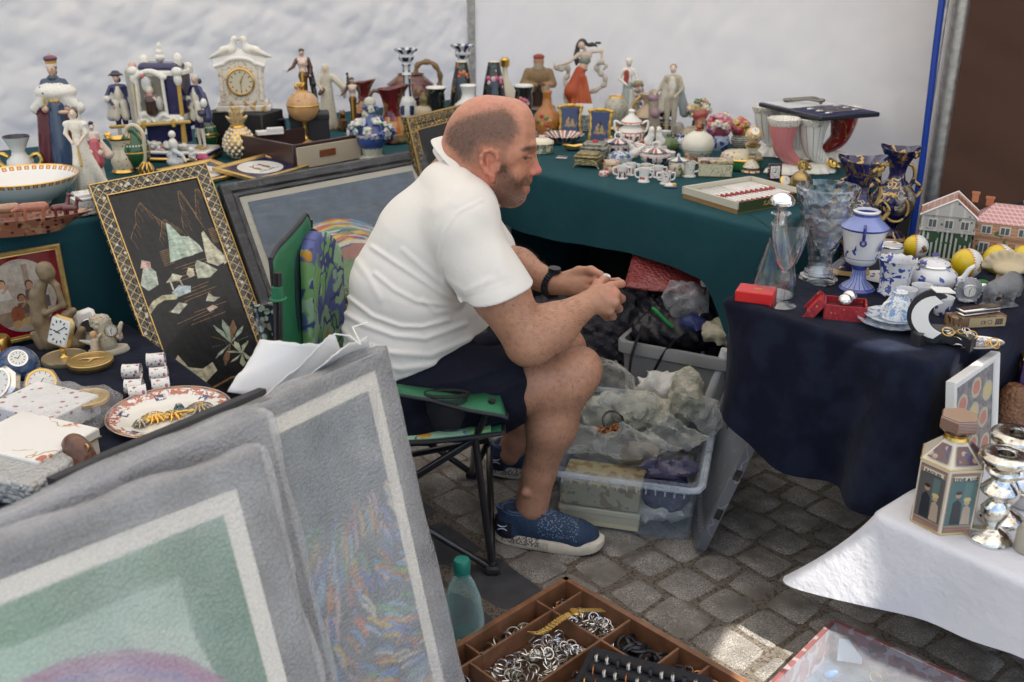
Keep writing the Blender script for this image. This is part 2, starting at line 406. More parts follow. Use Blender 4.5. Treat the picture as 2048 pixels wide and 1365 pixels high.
def setts():
 V=[];Q=[];MI=[];N=6
 def stone(c,da,db,la,lb,mi,zj):
  base=len(V);tilt=(rnd.uniform(-.02,.02),rnd.uniform(-.02,.02));cr=[(rnd.uniform(-.008,.008),rnd.uniform(-.008,.008))for _ in range(4)];e=8 if mi==0 else 9
  for i in range(N+1):
   for j in range(N+1):
    x=-1+2*i/N;y=-1+2*j/N
    m=max(abs(x),abs(y));l=(abs(x)**e+abs(y)**e)**(1/e)if m>0 else 1;f=m/l if m>0 else 0
    px,py=x*(1+(f-1)*.75*m),y*(1+(f-1)*.75*m)
    w4=((1-x)*(1-y)/4,(1+x)*(1-y)/4,(1+x)*(1+y)/4,(1-x)*(1+y)/4)
    ja=sum(w4[k]*cr[k][0]for k in range(4));jb=sum(w4[k]*cr[k][1]for k in range(4))
    a=c[0]+px*la/2+ja;b=c[1]+py*lb/2+jb
    z=zj-.008*(m**14)-(.003 if mi==0 else.001)*m*m+px*tilt[0]*.03+py*tilt[1]*.03+.0012*nz(a,b,40)
    p=S(a,b,z);V.append((p.x,p.y,p.z))
  for i in range(N):
   for j in range(N):
    k=base+i*(N+1)+j;Q.append((k,k+N+1,k+N+2,k+1));MI.append(mi)
 b=-.88;row=0
 while b<2.2:
  wb=rnd.uniform(.105,.13);a=-1.2+rnd.uniform(0,.1)
  while a<4.2:
   la=rnd.uniform(.11,.15);cbow=.03*math.sin(a*3.2)
   stone((a+la/2,b+wb/2+cbow),0,0,la+.008,wb+.008,0,rnd.uniform(-.003,.003));a+=la
  b+=wb;row+=1
 b=-.89
 while b>-3.4:
  wb=.17;a=-1.2-rnd.uniform(0,.2)
  while a<4.2:
   la=rnd.uniform(.2,.27);stone((a+la/2,b-wb/2),0,0,la-.004,wb-.004,1 if a<1.75 else 0,rnd.uniform(-.002,.002));a+=la
  b-=wb
 me=npmesh('cobblestones',V,Q,mi=MI)
 me.materials.append(mat('granite_sett',(.21,.197,.18),.8,layers=[((.36,.33,.29),('n',260,.56)),((.085,.075,.065),('n',330,.6)),((.15,.135,.115),('n',9,.57,3,.08))],var=.3,vs=14,bump=[('n',220,.0025),('n',40,.004)]))
 me.materials.append(mat('basalt_slab',(.045,.046,.052),.7,var=.25,vs=20,bump=[('n',180,.0012)]))
 tag(link('cobblestones',me),kind='structure')
setts()
pv=MB()
for(a0,a1,b0,b1)in((-9,-1.75,-9,9),(-1.75,9,1.75,9)):pv.add([tuple(S(a0,b0,-.002)),tuple(S(a1,b0,-.002)),tuple(S(a1,b1,-.002)),tuple(S(a0,b1,-.002))],[[0,1,2,3]])
tag(pv.build('bounce_ground',mat('pale_bounce',(.55,.52,.47),.8,var=.15,vs=2),smooth=0),kind='structure')  # added pale sheet outside the tent, bounces sunlight onto the walls
def wall(name,label,p0,p1,z0,z1,m,nx,nzr,amp,seed,tilt=0,th=.004,sag=0):
 p0,p1=Vector(p0),Vector(p1);d=(p1-p0);L=d.length;d.normalize();n=Vector((-d.y,d.x,0));V=[];Q=[]
 rn=np.random.RandomState(seed);fs=[]
 for _ in range(34):
  a=rn.uniform(-.9,.9)+(PI/2 if rn.rand()<.35 else 0);fs.append((math.cos(a),math.sin(a),rn.uniform(5,40),rn.rand()*6.28,rn.rand()))
 for i in range(nx+1):
  for j in range(nzr+1):
   s=L*i/nx;z=z0+(z1-z0)*j/nzr;o=0
   for(ca,sa,fr,ph,w_)in fs:
    t=math.sin((s*sa+z*ca)*fr+ph+1.5*math.sin(s*ca*2.1+z*1.7+ph));o+=(1-abs(t))**2*w_/fr*3
   o=o*amp-sag*math.sin(PI*j/nzr)*math.sin(PI*i/nx)
   q=p0+d*s+n*o;V.append((q.x,q.y,z))
 for i in range(nx):
  for j in range(nzr):k=i*(nzr+1)+j;Q.append((k,k+nzr+1,k+nzr+2,k+1))
 me=npmesh(name,V,Q);me.materials.append(m);o=link(name,me)
 md=o.modifiers.new('s','SOLIDIFY');md.thickness=th
 return tag(o,label,'tent wall')
tentw=mat('tent_fabric',(.89,.87,.86),.7,bump=[('n',2.2,.004),('n',11,.0010)],tl=.62)
cor=S(-1.44,1.11);rp=S(1.26,1.12)
wall('tent_wall','creased white fabric tent wall behind the figurine table on the left',S(-1.45,-3.2),S(-1.45,1.11),.0,2.25,tentw,300,170,.038,3)
wall('tent_wall','smooth white fabric tent wall behind the right-hand porcelain table',S(-1.44,1.12),S(1.23,1.12),.0,2.25,tentw,170,110,.012,8)
brown=mat('brown_fabric',(.062,.034,.025),.85,spec=.1,bump=[('n',3,.003)],tl=.04)
wall('brown_awning','dark brown fabric wall of the neighbouring stall at right edge',S(1.02,1.5),S(3.9,1.5),.0,2.3,brown,80,50,.006,12)
m=MB();p=S(2.86,1.30);
grn=mat('dark_green_strip',(.012,.035,.03),.6)
pl=thing('tent_pole','galvanised steel tent pole in the corner behind the black vases','pole',cor)
m=MB();m.cyl((0,0,0),(0,0,1.95),.021,seg=8);m.cyl((.0,0,1.6),(0,0,2.2),.026,seg=8);m.box((0,0,1.52),(.05,.05,.05),0,bev=.006);m.build('pole',M_('steel'),pl)
m=MB();m.box((0,-.029,1.55),(.05,.006,.07),0,bev=.002);m.build('clip',mat('white_plastic',(.7,.7,.7),.4),pl)
pl=thing('tent_pole','oval steel tent pole with white tape and paper tag at right','pole',rp)
m=MB();m.cyl((0,0,0),(0,0,2.25),.026,seg=14);m.cyl((0,0,1.95),(0,0,2.2),.031,seg=14);m.cyl((-.055,.0,0),(-.055,0,2.25),.010);m.build('pole',M_('steel'),pl)
m=MB();m.cyl((0,-.003,1.76),(0,-.003,1.86),.036,seg=14);m.build('tape',mat('white_plastic',(.7,.7,.7),.4),pl)
m=MB();m.tube([(-.01,-.04,1.985),(.03,-.045,1.985),(.045,-.03,1.97),(.06,-.05,1.96)],.0025);m.torus((.05,-.045,1.975),.012,.0022);m.build('wire',M_('steel'),pl)
m=MB();m.at((.085,-.06,1.925),(.15,.75,.3));m.box((0,0,0),(.055,.003,.1));m.build('paper_tag',mat('white_card',(.8,.79,.76),.6),pl)
m=MB();q=rp+Vector((-.075,-.035,0));m.tube([q+Vector((.012*math.sin(z*3),0,z))for z in(0,.4,.8,1.0,1.2,1.4,1.6,1.8,2.0,2.25)],.012,8)
tag(m.build('blue_hose',mat('blue_rubber',(.012,.05,.32),.35)),'bright blue tube running down beside the right tent pole','tube')
from mathutils.geometry import tessellate_polygon
def canopy():
 cn=[S(4.2,1.16),S(-1.49,1.16),S(-1.49,-3.6)]
 outer=[(cn[2].x,-.25),(.95,-.25),(.96,.42),(1.06,.60),(1.16,.60),(1.25,.40),(1.6,.14),(4.2,.25),(cn[0].x,cn[0].y),(cn[1].x,cn[1].y),(cn[2].x,cn[2].y)]  # unseen roof outline, front edge notched to let sun reach ground and case
 sun_holes=[[(1.09,1.04),(1.15,.99),(1.23,1.0),(1.17,1.06)],[(1.29,.96),(1.34,.95),(1.34,.985),(1.30,.99)]]  # gaps cut where the sun should spot the velvet
 L=[[Vector((x,y,0))for x,y in q]for q in[outer]+sun_holes];vs=[p for q in L for p in q];tr=tessellate_polygon(L)
 me=bpy.data.meshes.new('canopy');me.from_pydata([(p.x,p.y,2.27)for p in vs],[],[t for t in tr]);me.update()
 me.materials.append(mat('canopy_fabric',(.86,.80,.72),.7,tl=.5))
 o=link('tent_canopy',me);tag(o,'unseen white fabric canopy over the stall, cut with gaps for the sun patches','canopy')
canopy()
def rounded(pts,r=.03,n=5):
 out=[];k=len(pts)
 for i in range(k):
  p=Vector(pts[i]);a=(Vector(pts[i-1])-p).normalized();b=(Vector(pts[(i+1)%k])-p).normalized()
  for j in range(n+1):
   t=j/n;out.append((p+a*r)*(1-t)**2+p*2*t*(1-t)+(p+b*r)*t*t)
 res=[]
 for i in range(len(out)):
  a,b=out[i],out[(i+1)%len(out)];q=max(1,int((b-a).length/.02))
  for j in range(q):res.append(a.lerp(b,j/q))
 return res
def cloth(name,label,corners,z,drop,m,amp=.012,freq=22,out=.0,outfn=None,seed=0,rb=.015,pull=None):
 per=rounded(corners);n=len(per);K=18;V=[];F=[]
 cx=sum((p for p in per),Vector((0,0)))/n
 for i,p in enumerate(per):
  t=(per[(i+1)%n]-per[i-1]).normalized();nv=Vector((t.y,-t.x));a,b=p
  D=drop(a,b);s=i*.02
  V.append(tuple(S(a-nv.x*.02,b-nv.y*.02,z)))
  for j in range(K):
   if j<4:th=j/3*PI/2*.97;o=rb*math.sin(th)-rb;zz=z-rb*(1-math.cos(th))
   else:
    q=(j-3)/(K-4);zz=z-rb-(D-rb)*q;of=(outfn(a,b,q)if outfn else 0)
    o=of+out*q+amp*q**.8*min(1,D*4)*(math.sin(s*freq+2.1*math.sin(s*3.1+seed)+q*.9)+.5*math.sin(s*freq*2.3+seed*2+q*2))
   px,py,pz=pull(a,b,max(0,(j-3)/(K-4)))if pull else(0,0,0)
   V.append(tuple(S(a+nv.x*o+px,b+nv.y*o+py,zz+pz)))
 W=K+1
 for i in range(n):
  i2=(i+1)%n
  for j in range(K):F.append([i*W+j,i*W+j+1,i2*W+j+1,i2*W+j])
 V.append(tuple(S(cx.x,cx.y,z)));F_top=len(F)
 for i in range(n):F.append([i*W,((i+1)%n)*W,len(V)-1])
 me=bpy.data.meshes.new(name);me.from_pydata(V,[],F);me.materials.append(m)
 for p in me.polygons:p.use_smooth=True
 for q in range(F_top,len(F)):me.polygons[q].use_smooth=False
 me.update();return tag(link(name,me),label,'tablecloth')
def table(name,label,a0,a1,b0,b1,z,legs=True):
 t=thing(name,label,'table',S((a0+a1)/2,(b0+b1)/2),AU);w,d=(a1-a0)/2,(b1-b0)/2
 m=MB();m.box((0,0,z-.022),(2*w-.05,2*d-.05,.03),0,bev=.004);m.build('tabletop',mat('grey_plastic_top',(.5,.5,.48),.5),t)
 for sx in(-1,1):
  for sy in(-1,1):
   m=MB();m.cyl((sx*(w-.10),sy*(d-.06),z-.037),(sx*(w-.045),sy*(d-.06),0),.014,seg=12);m.build('leg',mat('white_enamel',(.65,.66,.66),.3,coat=.3),t)
teal=mat('teal_cloth',(.013,.062,.075),.8,spec=.15,bump=[('n',7,.006),('n',1200,.0003)],var=.12,vs=5)
velv=mat('navy_velvet',(.006,.0075,.018),.9,spec=.08,sheen=.05,layers=[((.011,.015,.031),('n',12,.52,4,.08))],bump=[('n',30,.003),('n',900,.0004)])
table('folding_table','long folding table under the teal cloth with the left-hand figurines',-1.3,-.03,-2.6,1.0,.74)
table('folding_table','folding table with white legs under the teal cloth on the right',.02,1.17,.03,.75,.742)
table('folding_table','table under the navy velvet with blue and white china',1.62,2.11,.12,1.1,.712)
table('folding_table','low table under the navy velvet with the clocks on the left',.14,1.5,-2.9,-1.42,.44)
table('folding_table','low table under the white cloth at the right edge',2.25,3.2,-.30,.5,.44)
cloth('teal_tablecloth','teal cloth hanging to the floor on the left figurine table',[(-1.33,-2.7),(-.0,-2.7),(.0,.0),(.0,1.03),(-1.33,1.03)],.75,lambda a,b:.7 if a>-.04 else.06,teal,amp=.018,freq=9,seed=2)
def d1(a,b):
 if b>.02 and a>1.345-.256*b:return.55
 if b>.05:return.05
 if a<.03:return.2
 t=max(0,min(1,(a-1.14)/.2));return.21+.02*math.sin(a*5)+.27*t*t*(3-2*t)
cloth('teal_tablecloth','teal cloth with a short front drop on the right porcelain table',[(.012,0),(1.386,0),(1.13,1.0),(.012,1.0)],.754,d1,teal,amp=.008,freq=13,seed=1)
def d2(a,b):
 if b<-.455:return.31+.07*(a-1.56)/.57+.03*math.sin(a*11)
 if a<1.64:return.36+.0*b
 if a>2.08:return.55
 return.1
cloth('velvet_tablecloth','crushed navy velvet draped over the table with blue and white china',[(1.595,-.49),(2.13,-.49),(2.13,1.12),(1.595,1.12)],.72,d2,velv,amp=.032,freq=15,seed=4,out=.0,outfn=lambda a,b,q:(.05*q*max(0,(a-1.95)/.2)-.05*q*max(0,(1.75-a)/.2)if b<-.4 else(-.03*q if a<1.65 else 0)))
cloth('velvet_tablecloth','wrinkled navy velvet spread under the small clocks at left',[(.10,-2.95),(1.56,-2.95),(1.56,-1.40),(.10,-1.40)],.45,lambda a,b:.4,velv,amp=.015,freq=11,seed=6)
m=MB();m.at(S(1.84,.28,0),(0,0,AU));m.box((0,0,.19),(.58,.3,.38),0,bev=.01);m.box((0,0,.385),(.60,.32,.02),0,bev=.005);m.box((0,-.152,.3),(.1,.006,.03),1)
tag(m.build('black_box',[M_('matblack'),mat('grey_plastic_top',(.5,.5,.48),.5)]),'black box standing in the dark under the velvet table','box')
whit=mat('white_cotton',(.74,.74,.77),.8,bump=[('n',5,.014),('n',14,.006),('n',90,.0012)],tl=.15)
def d5(a,b):
 if b<-.6:return.16+.015*math.sin(a*9)
 if a<2.2:return.22+.02*math.sin(b*9)
 return.1
def pull5(a,b,q):
 d=math.hypot(a-2.14,(b+.66));w=math.exp(-(d/.075)**2);w2=math.exp(-(d/.22)**2)
 return(-.115*w*q-.05*w2*q*q,-.02*w*q,-.06*w*q-.02*w2*q)
cloth('white_tablecloth','white cotton cloth with a pointed flying corner at right front',[(2.14,-.66),(3.3,-.66),(3.3,.55),(2.14,.55)],.45,d5,whit,amp=.018,freq=17,seed=3,pull=pull5)
def Q(u,v,y):p=PY(u,v,y);return(p.x,p.y,p.z)
def PXY(X):
 d=X[...,1]*CT+(CZ-X[...,2])*ST;return 1024+X[...,0]/d*FP,682.5-((X[...,2]-CZ)*CT+X[...,1]*ST)/d*FP
SK=(.43,.22,.135)
def man():
 root=thing('person','bald bearded man in white polo shirt and navy shorts sitting on a camping chair','person',(-.25,2.42,0))
 B=[]
 def c(a,b,ra,rb,k=.02,op='u'):B.append((('c',a,b,ra,rb),SK,k,op))
 def e(p,r,rot=None,k=.02,op='u'):B.append((('e',p,r,rot),SK,k,op))
 hd=2.38
 def H(u,v,dy=0):return Q(u,v,hd+dy)
 pth=[(905,395,.10),(852,480,.125),(818,570,.145),(806,660,.15),(800,735,.145)]
 for dy in(-.075,.075):
  for i in range(4):
   (u0,v0,r0),(u1,v1,r1)=pth[i],pth[i+1];c(Q(u0,v0,2.42+dy),Q(u1,v1,2.42+dy),r0-.022,r1-.022,.03)
 c(Q(905,380,2.41),H(952,322),.082,.072,.03);c(Q(935,400,2.38),H(985,352),.06,.055,.03)
 e(H(905,303),(.030,.055,.022),(0,.7,0),.015)
 e(H(976,279),(.101,.079,.103),None,.02);e(H(1018,268),(.058,.068,.080),(0,.3,0),.03);e(H(940,292),(.055,.064,.062),None,.03)
 e(H(1024,326),(.046,.056,.080),(0,.18,0),.025)
 for s in(-1,1):
  c(H(975,362,.050*s),H(1024,389,.018*s),.028,.024,.02);e(H(1022,343,.036*s),(.030,.022,.030),None,.02)
  c(H(1040,303,.052*s),H(1012,318,.060*s),.014,.014,.02)
 e(H(1034,392),(.022,.024,.020),None,.015);c(H(985,385),H(1020,392),.035,.026,.02)
 c(H(1061,296,-.030),H(1061,296,.030),.013,.013,.016)
 for s in(-1,1):e(H(1063,313,.034*s),(.013,.017,.012),None,.012,'s')
 for s in(-1,1):e(H(1053,316,.033*s),(.0125,.0165,.0105),None,.006)
 c(H(1062,303),H(1071,338),.0085,.012,.01);e(H(1073,342),(.0125,.012,.0105),None,.006)
 for s in(-1,1):e(H(1064,346,.013*s),(.0095,.0075,.0085),None,.005)
 c(H(1050,363,-.019),H(1054,360),.0085,.010,.012);c(H(1054,360),H(1050,363,.019),.010,.0085,.012)
 c(H(1046,378,-.015),H(1050,379),.0085,.0095,.010);c(H(1050,379),H(1046,378,.015),.0095,.0085,.010)
 c(H(1053,374,-.020),H(1064,370.5),.0024,.003,.003,'s');c(H(1064,370.5),H(1053,374,.020),.003,.0024,.003,'s')
 for s in(-1,1):
  y=.072*s
  hx=[(985,352),(972,345),(963,328),(962,314),(970,303),(983,300),(993,306),(995,318)]
  e(H(981,328,y*.98),(.019,.010,.032),(0,-.2,0),.008)
  for i in range(len(hx)-1):c(H(*hx[i],y*1.16+(.004*s if 1<i<6 else 0)),H(*hx[i+1],y*1.16),.0052,.0052,.003)
  e(H(985,357,y*1.12),(.009,.006,.011),None,.006);c(H(977,340,y*1.13),H(974,318,y*1.15),.0038,.0038,.003)
  e(H(987,331,y*1.2),(.0085,.010,.0125),None,.003,'s');e(H(970,322,y*1.27),(.005,.006,.016),None,.003,'s')
  c(H(997,333,y*1.05),H(996,341,y*1.05),.005,.005,.004)
 sh=Q(932,470,2.235);eb=Q(1056,682,2.185);wr=Q(1172,610,2.295)
 c(sh,Q(1000,585,2.20),.070,.064,.03);c(Q(1000,585,2.20),eb,.064,.049,.03);e(Q(1062,700,2.19),(.045,.04,.035),None,.03)
 c(eb,Q(1105,655,2.23),.050,.054,.03);c(Q(1105,655,2.23),wr,.054,.032,.03);c(Q(1030,640,2.19),Q(1080,660,2.21),.045,.045,.03)
 K=[Q(1222,573,2.315),Q(1231,588,2.30),Q(1229,605,2.292),Q(1219,621,2.292)];w0=Q(1178,604,2.30)
 for i,kp in enumerate(K):c(w0,kp,.021,.0125,.012)
 e(Q(1200,600,2.305),(.030,.018,.036),(0,-.3,0),.015)
 def fing(pts,rs,k=.004):
  for i in range(len(pts)-1):c(pts[i],pts[i+1],rs[i],rs[i+1],k)
 fing([K[0],Q(1243,568,2.35),Q(1236,563,2.385),Q(1222,562,2.405)],(.0115,.0098,.0092,.0075))
 fing([K[1],Q(1243,598,2.335),Q(1234,606,2.365),Q(1219,604,2.37)],(.0118,.0102,.0092,.008))
 fing([K[2],Q(1238,618,2.325),Q(1227,624,2.355),Q(1211,617,2.36)],(.0115,.0098,.0088,.0078))
 fing([K[3],Q(1226,634,2.32),Q(1214,636,2.345),Q(1201,627,2.35)],(.0105,.0088,.008,.007))
 fing([Q(1184,592,2.31),Q(1196,570,2.335),Q(1207,561,2.37),Q(1213,558,2.395)],(.017,.0125,.0105,.0085),.008)
 fe=Q(985,520,2.62);fw=Q(1106,568,2.475)
 c(Q(930,440,2.60),fe,.068,.052,.03);c(fe,Q(1035,535,2.57),.052,.048,.03);c(Q(1035,535,2.57),fw,.048,.030,.03)
 K2=[Q(1168,552,2.455),Q(1172,564,2.44),Q(1171,576,2.435),Q(1165,587,2.435)]
 for kp in K2:c(Q(1122,570,2.465),kp,.021,.0125,.012)
 fing([K2[0],Q(1188,546,2.445),Q(1200,551,2.43),Q(1207,556,2.42)],(.0115,.0098,.009,.0075))
 fing([K2[1],Q(1190,562,2.425),Q(1196,572,2.405),Q(1188,582,2.395)],(.0115,.0098,.009,.0075))
 fing([K2[2],Q(1186,580,2.415),Q(1188,590,2.395),Q(1178,596,2.39)],(.0115,.0098,.009,.0075))
 fing([K2[3],Q(1176,594,2.415),Q(1176,602,2.395),Q(1168,604,2.39)],(.0105,.0088,.008,.007))
 fing([Q(1130,556,2.47),Q(1158,543,2.46),Q(1182,541,2.44),Q(1200,549,2.425)],(.017,.0125,.0105,.0085),.008)
 hp=Q(800,800,2.29);kn=Q(1132,757,2.27)
 c(hp,kn,.096,.068,.03);e(Q(1146,745,2.27),(.064,.058,.060),None,.03);e(Q(1168,735,2.27),(.040,.042,.046),None,.03)
 c(Q(1128,775,2.27),Q(1103,850,2.28),.060,.061,.03);c(Q(1103,850,2.28),Q(1078,945,2.30),.061,.041,.03);c(Q(1078,945,2.30),Q(1064,1010,2.31),.043,.044,.02)
 e(Q(1052,985,2.27),(.014,.012,.014),None,.01)
 hp2=Q(800,780,2.55);kn2=Q(1118,700,2.66)
 c(hp2,kn2,.098,.072,.03);e(kn2,(.068,.062,.064),None,.03);c(kn2,Q(1070,790,2.67),.062,.062,.03);c(Q(1070,790,2.67),Q(1035,880,2.68),.06,.042,.03);c(Q(1035,880,2.68),Q(1022,905,2.68),.042,.042,.02)
 def skincol(V,cols):
  u,v=PXY(V);n=len(V);c0=np.tile(np.array(SK,np.float32),(n,1));r=np.random.RandomState(1)
  head=(v<420)&(u>880)&(V[:,2]>.85)
  c0[head]=(.49,.215,.13)
  def blob(cu,cv,ru,rv):return np.exp(-(((u-cu)/ru)**2+((v-cv)/rv)**2))*head
  def mixin(w,col):
   nonlocal c0
   w=np.clip(w,0,1)[:,None];c0=c0*(1-w)+np.array(col,np.float32)*w
  mixin(blob(990,205,90,28)*.6,(.54,.24,.18));mixin(blob(970,380,30,30)*.7,(.50,.12,.08));mixin(blob(1076,340,14,16)*.8,(.58,.17,.13));mixin(blob(980,330,22,36)*.5,(.55,.17,.12));mixin(blob(1052,260,25,50)*.5,(.52,.25,.16))
  def inside(poly,x,y):
   ins=np.zeros(x.shape,bool);k=len(poly)
   for i in range(k):
    x1,y1=poly[i];x2,y2=poly[(i+1)%k]
    if y1!=y2:ins^=((y1>y)!=(y2>y))&(x<(x2-x1)*(y-y1)/(y2-y1)+x1)
   return ins
  def soft(poly,s,jit):
   w=0
   for k in range(12):w=w+inside(poly,u+r.randn()*s+r.randn(n)*jit,v+r.randn()*s+r.randn(n)*jit)
   return w/12*head
  hair=[(890,285),(893,262),(915,240),(944,229),(983,220),(1006,214),(1023,226),(1036,247),(1036,268),(1016,276),(985,282),(955,290),(942,312),(925,318),(905,300)]
  mixin(soft(hair,5,4.5)*.80,(.085,.055,.042))
  mixin(soft([(940,290),(1030,262),(1026,285),(1016,300),(1012,335),(1002,335),(1000,300),(965,290),(955,330),(936,334),(915,318)],4,2)*.5,(.14,.085,.065))
  beard=[(1003,325),(1012,330),(1026,348),(1038,362),(1050,352),(1064,350),(1062,364),(1046,370),(1052,386),(1046,400),(1026,412),(990,410),(965,395),(972,378),(992,362)]
  mixin(soft(beard,4.5,3.5)*.70,(.10,.062,.045))
  mixin(soft([(1030,392),(1050,388),(1048,404),(1020,410),(1008,402)],3,3)*.35,(.4,.35,.3))
  mixin(soft([(1040,300),(1050,294),(1068,290),(1076,294),(1066,300),(1048,304)],1.5,1)*.85,(.05,.03,.022))
  mixin(soft([(1046,372),(1060,374),(1062,386),(1050,386)],1.5,.5)*.45,(.46,.16,.12))
  mixin(soft([(1044,313),(1060,313),(1066,317),(1050,319)],1,.5)*.8,(.05,.03,.025))
  nh=~head;arm=nh&(V[:,2]>.5)&(v>540);leg=nh&(v>700)&(V[:,2]<.60)
  f=np.zeros(n)
  for k in range(10):
   a=r.rand()*6.28;f+=np.sin(u*math.cos(a)*.06*(1+k*.5)+v*math.sin(a)*.06*(1+k*.5)+V[:,1]*30+r.rand()*6)
  c0=c0*(1+.012*f[:,None])
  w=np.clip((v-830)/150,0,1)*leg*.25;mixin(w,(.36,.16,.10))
  for cu,cv,rr in((1236,572,16),(1190,560,18),(1226,590,14)):mixin(np.exp(-(((u-cu)/rr)**2+((v-cv)/rr)**2))*nh*.4,(.55,.20,.14))
  return c0
 skin=mat('skin',SK,.48,vcol=True,sss=.12,var=.10,vs=90,bump=[('n',420,.0006),('n',110,.0008)])
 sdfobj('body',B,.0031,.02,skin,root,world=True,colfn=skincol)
 for s in(-1,1):
  m=MB();m.ball(H(1055,316.5,.0325*s),.0100)
  m.build('eye',mat('eye_white',(.10,.075,.06),.45,layers=[((.03,.02,.015),('n',90,.5))]),root,world=True)
 body=[o for o in root.children if o.name.startswith('body')][0];me=body.data
 co_=np.empty(len(me.vertices)*3,np.float32);me.vertices.foreach_get('co',co_);co_=co_.reshape(-1,3);no=np.empty(len(me.vertices)*3,np.float32);me.vertices.foreach_get('normal',no);no=no.reshape(-1,3)
 ca=np.empty(len(me.vertices)*4,np.float32);me.attributes['Col'].data.foreach_get('color',ca);lum=ca.reshape(-1,4)[:,0]
 u,v=PXY(co_);rr=np.random.RandomState(3)
 def strands(name,sel,n,L,w,m,down=(0,0,-.6),curl=.3):
  ids=np.nonzero(sel)[0]
  if not len(ids):return
  ids=ids[rr.randint(0,len(ids),n)];p=co_[ids]+rr.randn(n,3)*.0012;d=no[ids]+np.array(down)+rr.randn(n,3)*curl;d/=np.linalg.norm(d,axis=1)[:,None]
  side=np.cross(d,rr.randn(n,3));side/=np.linalg.norm(side,axis=1)[:,None];Ls=(L*rr.uniform(.6,1.3,n))[:,None]
  V=np.stack([p-side*w,p+side*w,p+d*Ls],1).reshape(-1,3);F=np.arange(n*3).reshape(-1,3)
  mm=npmesh(name,V,F);mm.materials.append(m);link(name,mm,root,world=True)
 hm=mat('dark_hair',(.055,.035,.026),.7);gm=mat('beard_hair',(.10,.065,.048),.7);am=mat('body_hair',(.10,.05,.03),.7)
 head=(v<420)&(co_[:,2]>.85)
 strands('hair',head&(lum<.30)&(v<345),7000,.0038,.0003,hm);strands('beard',head&(lum<.36)&(v>=325)&(u>960),5000,.0048,.00034,gm)
 strands('arm_hair',(~head)&(((v>600)&(v<712)&(u>1000)&(u<1180)&(co_[:,1]<2.32))|((u>1030)&(u<1100)&(v<600)&(co_[:,1]>2.4))),2600,.012,.00028,am,(.6,0,-.5),.5)
 strands('leg_hair',(~head)&(v>700)&(v<960)&(u>1060)&(co_[:,2]<.6),3600,.012,.00028,am,(.1,0,-1.2),.5)
 T=[]
 def t(a,b,ra,rb,k=.03,op='u'):T.append((('c',a,b,ra,rb),(.8,.8,.8),k,op))
 t(Q(925,468,2.245),Q(1000,600,2.20),.083,.088,.02);
 hc=Q(985,588,2.19);n_=Vector((.26,0,-.965));bc=Vector(hc)+n_*.088
 T.append((('b',tuple(bc),(.16,.13,.085),(0,-.265,0),.002),None,.004,'s'))
 T2=[(('c',Q(930,440,2.60),Q(975,500,2.615),.082,.078),(.8,.8,.8),.02,'u')]
 for dy in(-.075,.075):
  for i in range(4):
   (u0,v0,r0),(u1,v1,r1)=pth[i],pth[i+1];T.append((('c',Q(u0,v0,2.42+dy),Q(u1,v1,2.42+dy),r0-.008,r1-.006),(.8,.8,.8),.035,'u'))
 T+=T2
 t(Q(925,430,2.26),Q(925,430,2.56),.085,.085,.04);t(Q(880,620,2.42),Q(895,680,2.42),.135,.12,.05)
 T.append((('c',Q(905,370,2.41),H(975,318),.088,.082),None,.006,'s'))
 pb=Vector(Q(835,760,2.22));T.append((('b',(pb.x-.02,2.42,pb.z-.094),(.4,.5,.1),(0,-.33,0),.002),None,.004,'s'))
 ctr=Vector(Q(934,349,2.40));e1=Vector((.74,0,-.67));e2=Vector((0,1,0));up=Vector((.67,0,.74));N=26
 ring=[]
 for i in range(N):
  f=2*PI*i/N;ring.append(ctr+e1*math.cos(f)*.104+e2*math.sin(f)*.088)
 CV=[];CF=[];L_=[(.030,.006,.024),(.046,.004,.030),(.049,.0,.034),(.043,-.004,.040),(.026,0,.050),(.006,0,.062)]
 for i in range(N):
  o_=(ring[i]-ctr).normalized();dn=.5-.5*math.cos(2*PI*i/N)
  for(lv,_,ro)in[(-.02,0,-.006),(.02,0,-.010)]+[(a_+(-.0),0,c_-.034)for a_,b_,c_ in L_[1:]]:
   CV.append(tuple(ring[i]+up*(lv*.62)+o_*ro*.62))
 for i in range(N):
  for j in range(6):CF.append([i*7+j,((i+1)%N)*7+j,((i+1)%N)*7+j+1,i*7+j+1])
 cm=MB();cm.add(CV,CF);co_l=cm
 folds=[([(666,568),(697,597),(746,634),(801,654),(845,655),(900,640)],5,.011),([(663,588),(681,623),(728,650),(789,672),(850,678),(930,650)],6,.010),([(743,494),(783,521),(840,558),(880,585),(922,607)],5,.008),([(750,548),(789,580),(835,604),(918,614)],5,.008),([(805,500),(850,540),(895,580),(926,606)],6,.006),([(668,640),(700,680),(770,706),(860,712),(940,680)],7,.008),([(672,680),(720,722),(800,740),(890,728)],7,.007),([(965,400),(915,425),(884,470),(878,520),(890,570),(922,606)],3.2,.004),([(845,600),(870,625),(900,622),(925,612)],5,.006),([(925,612),(870,655),(848,700),(842,750)],2.5,.002),([(700,505),(740,560),(760,600)],7,.005),([(935,300),(930,350),(900,400),(870,420)],14,.005),([(960,420),(985,450),(1000,500),(1010,550)],12,.004),([(890,560),(930,585),(980,560)],8,.004),([(1025,562),(980,578),(928,592)],2.5,.0018)]
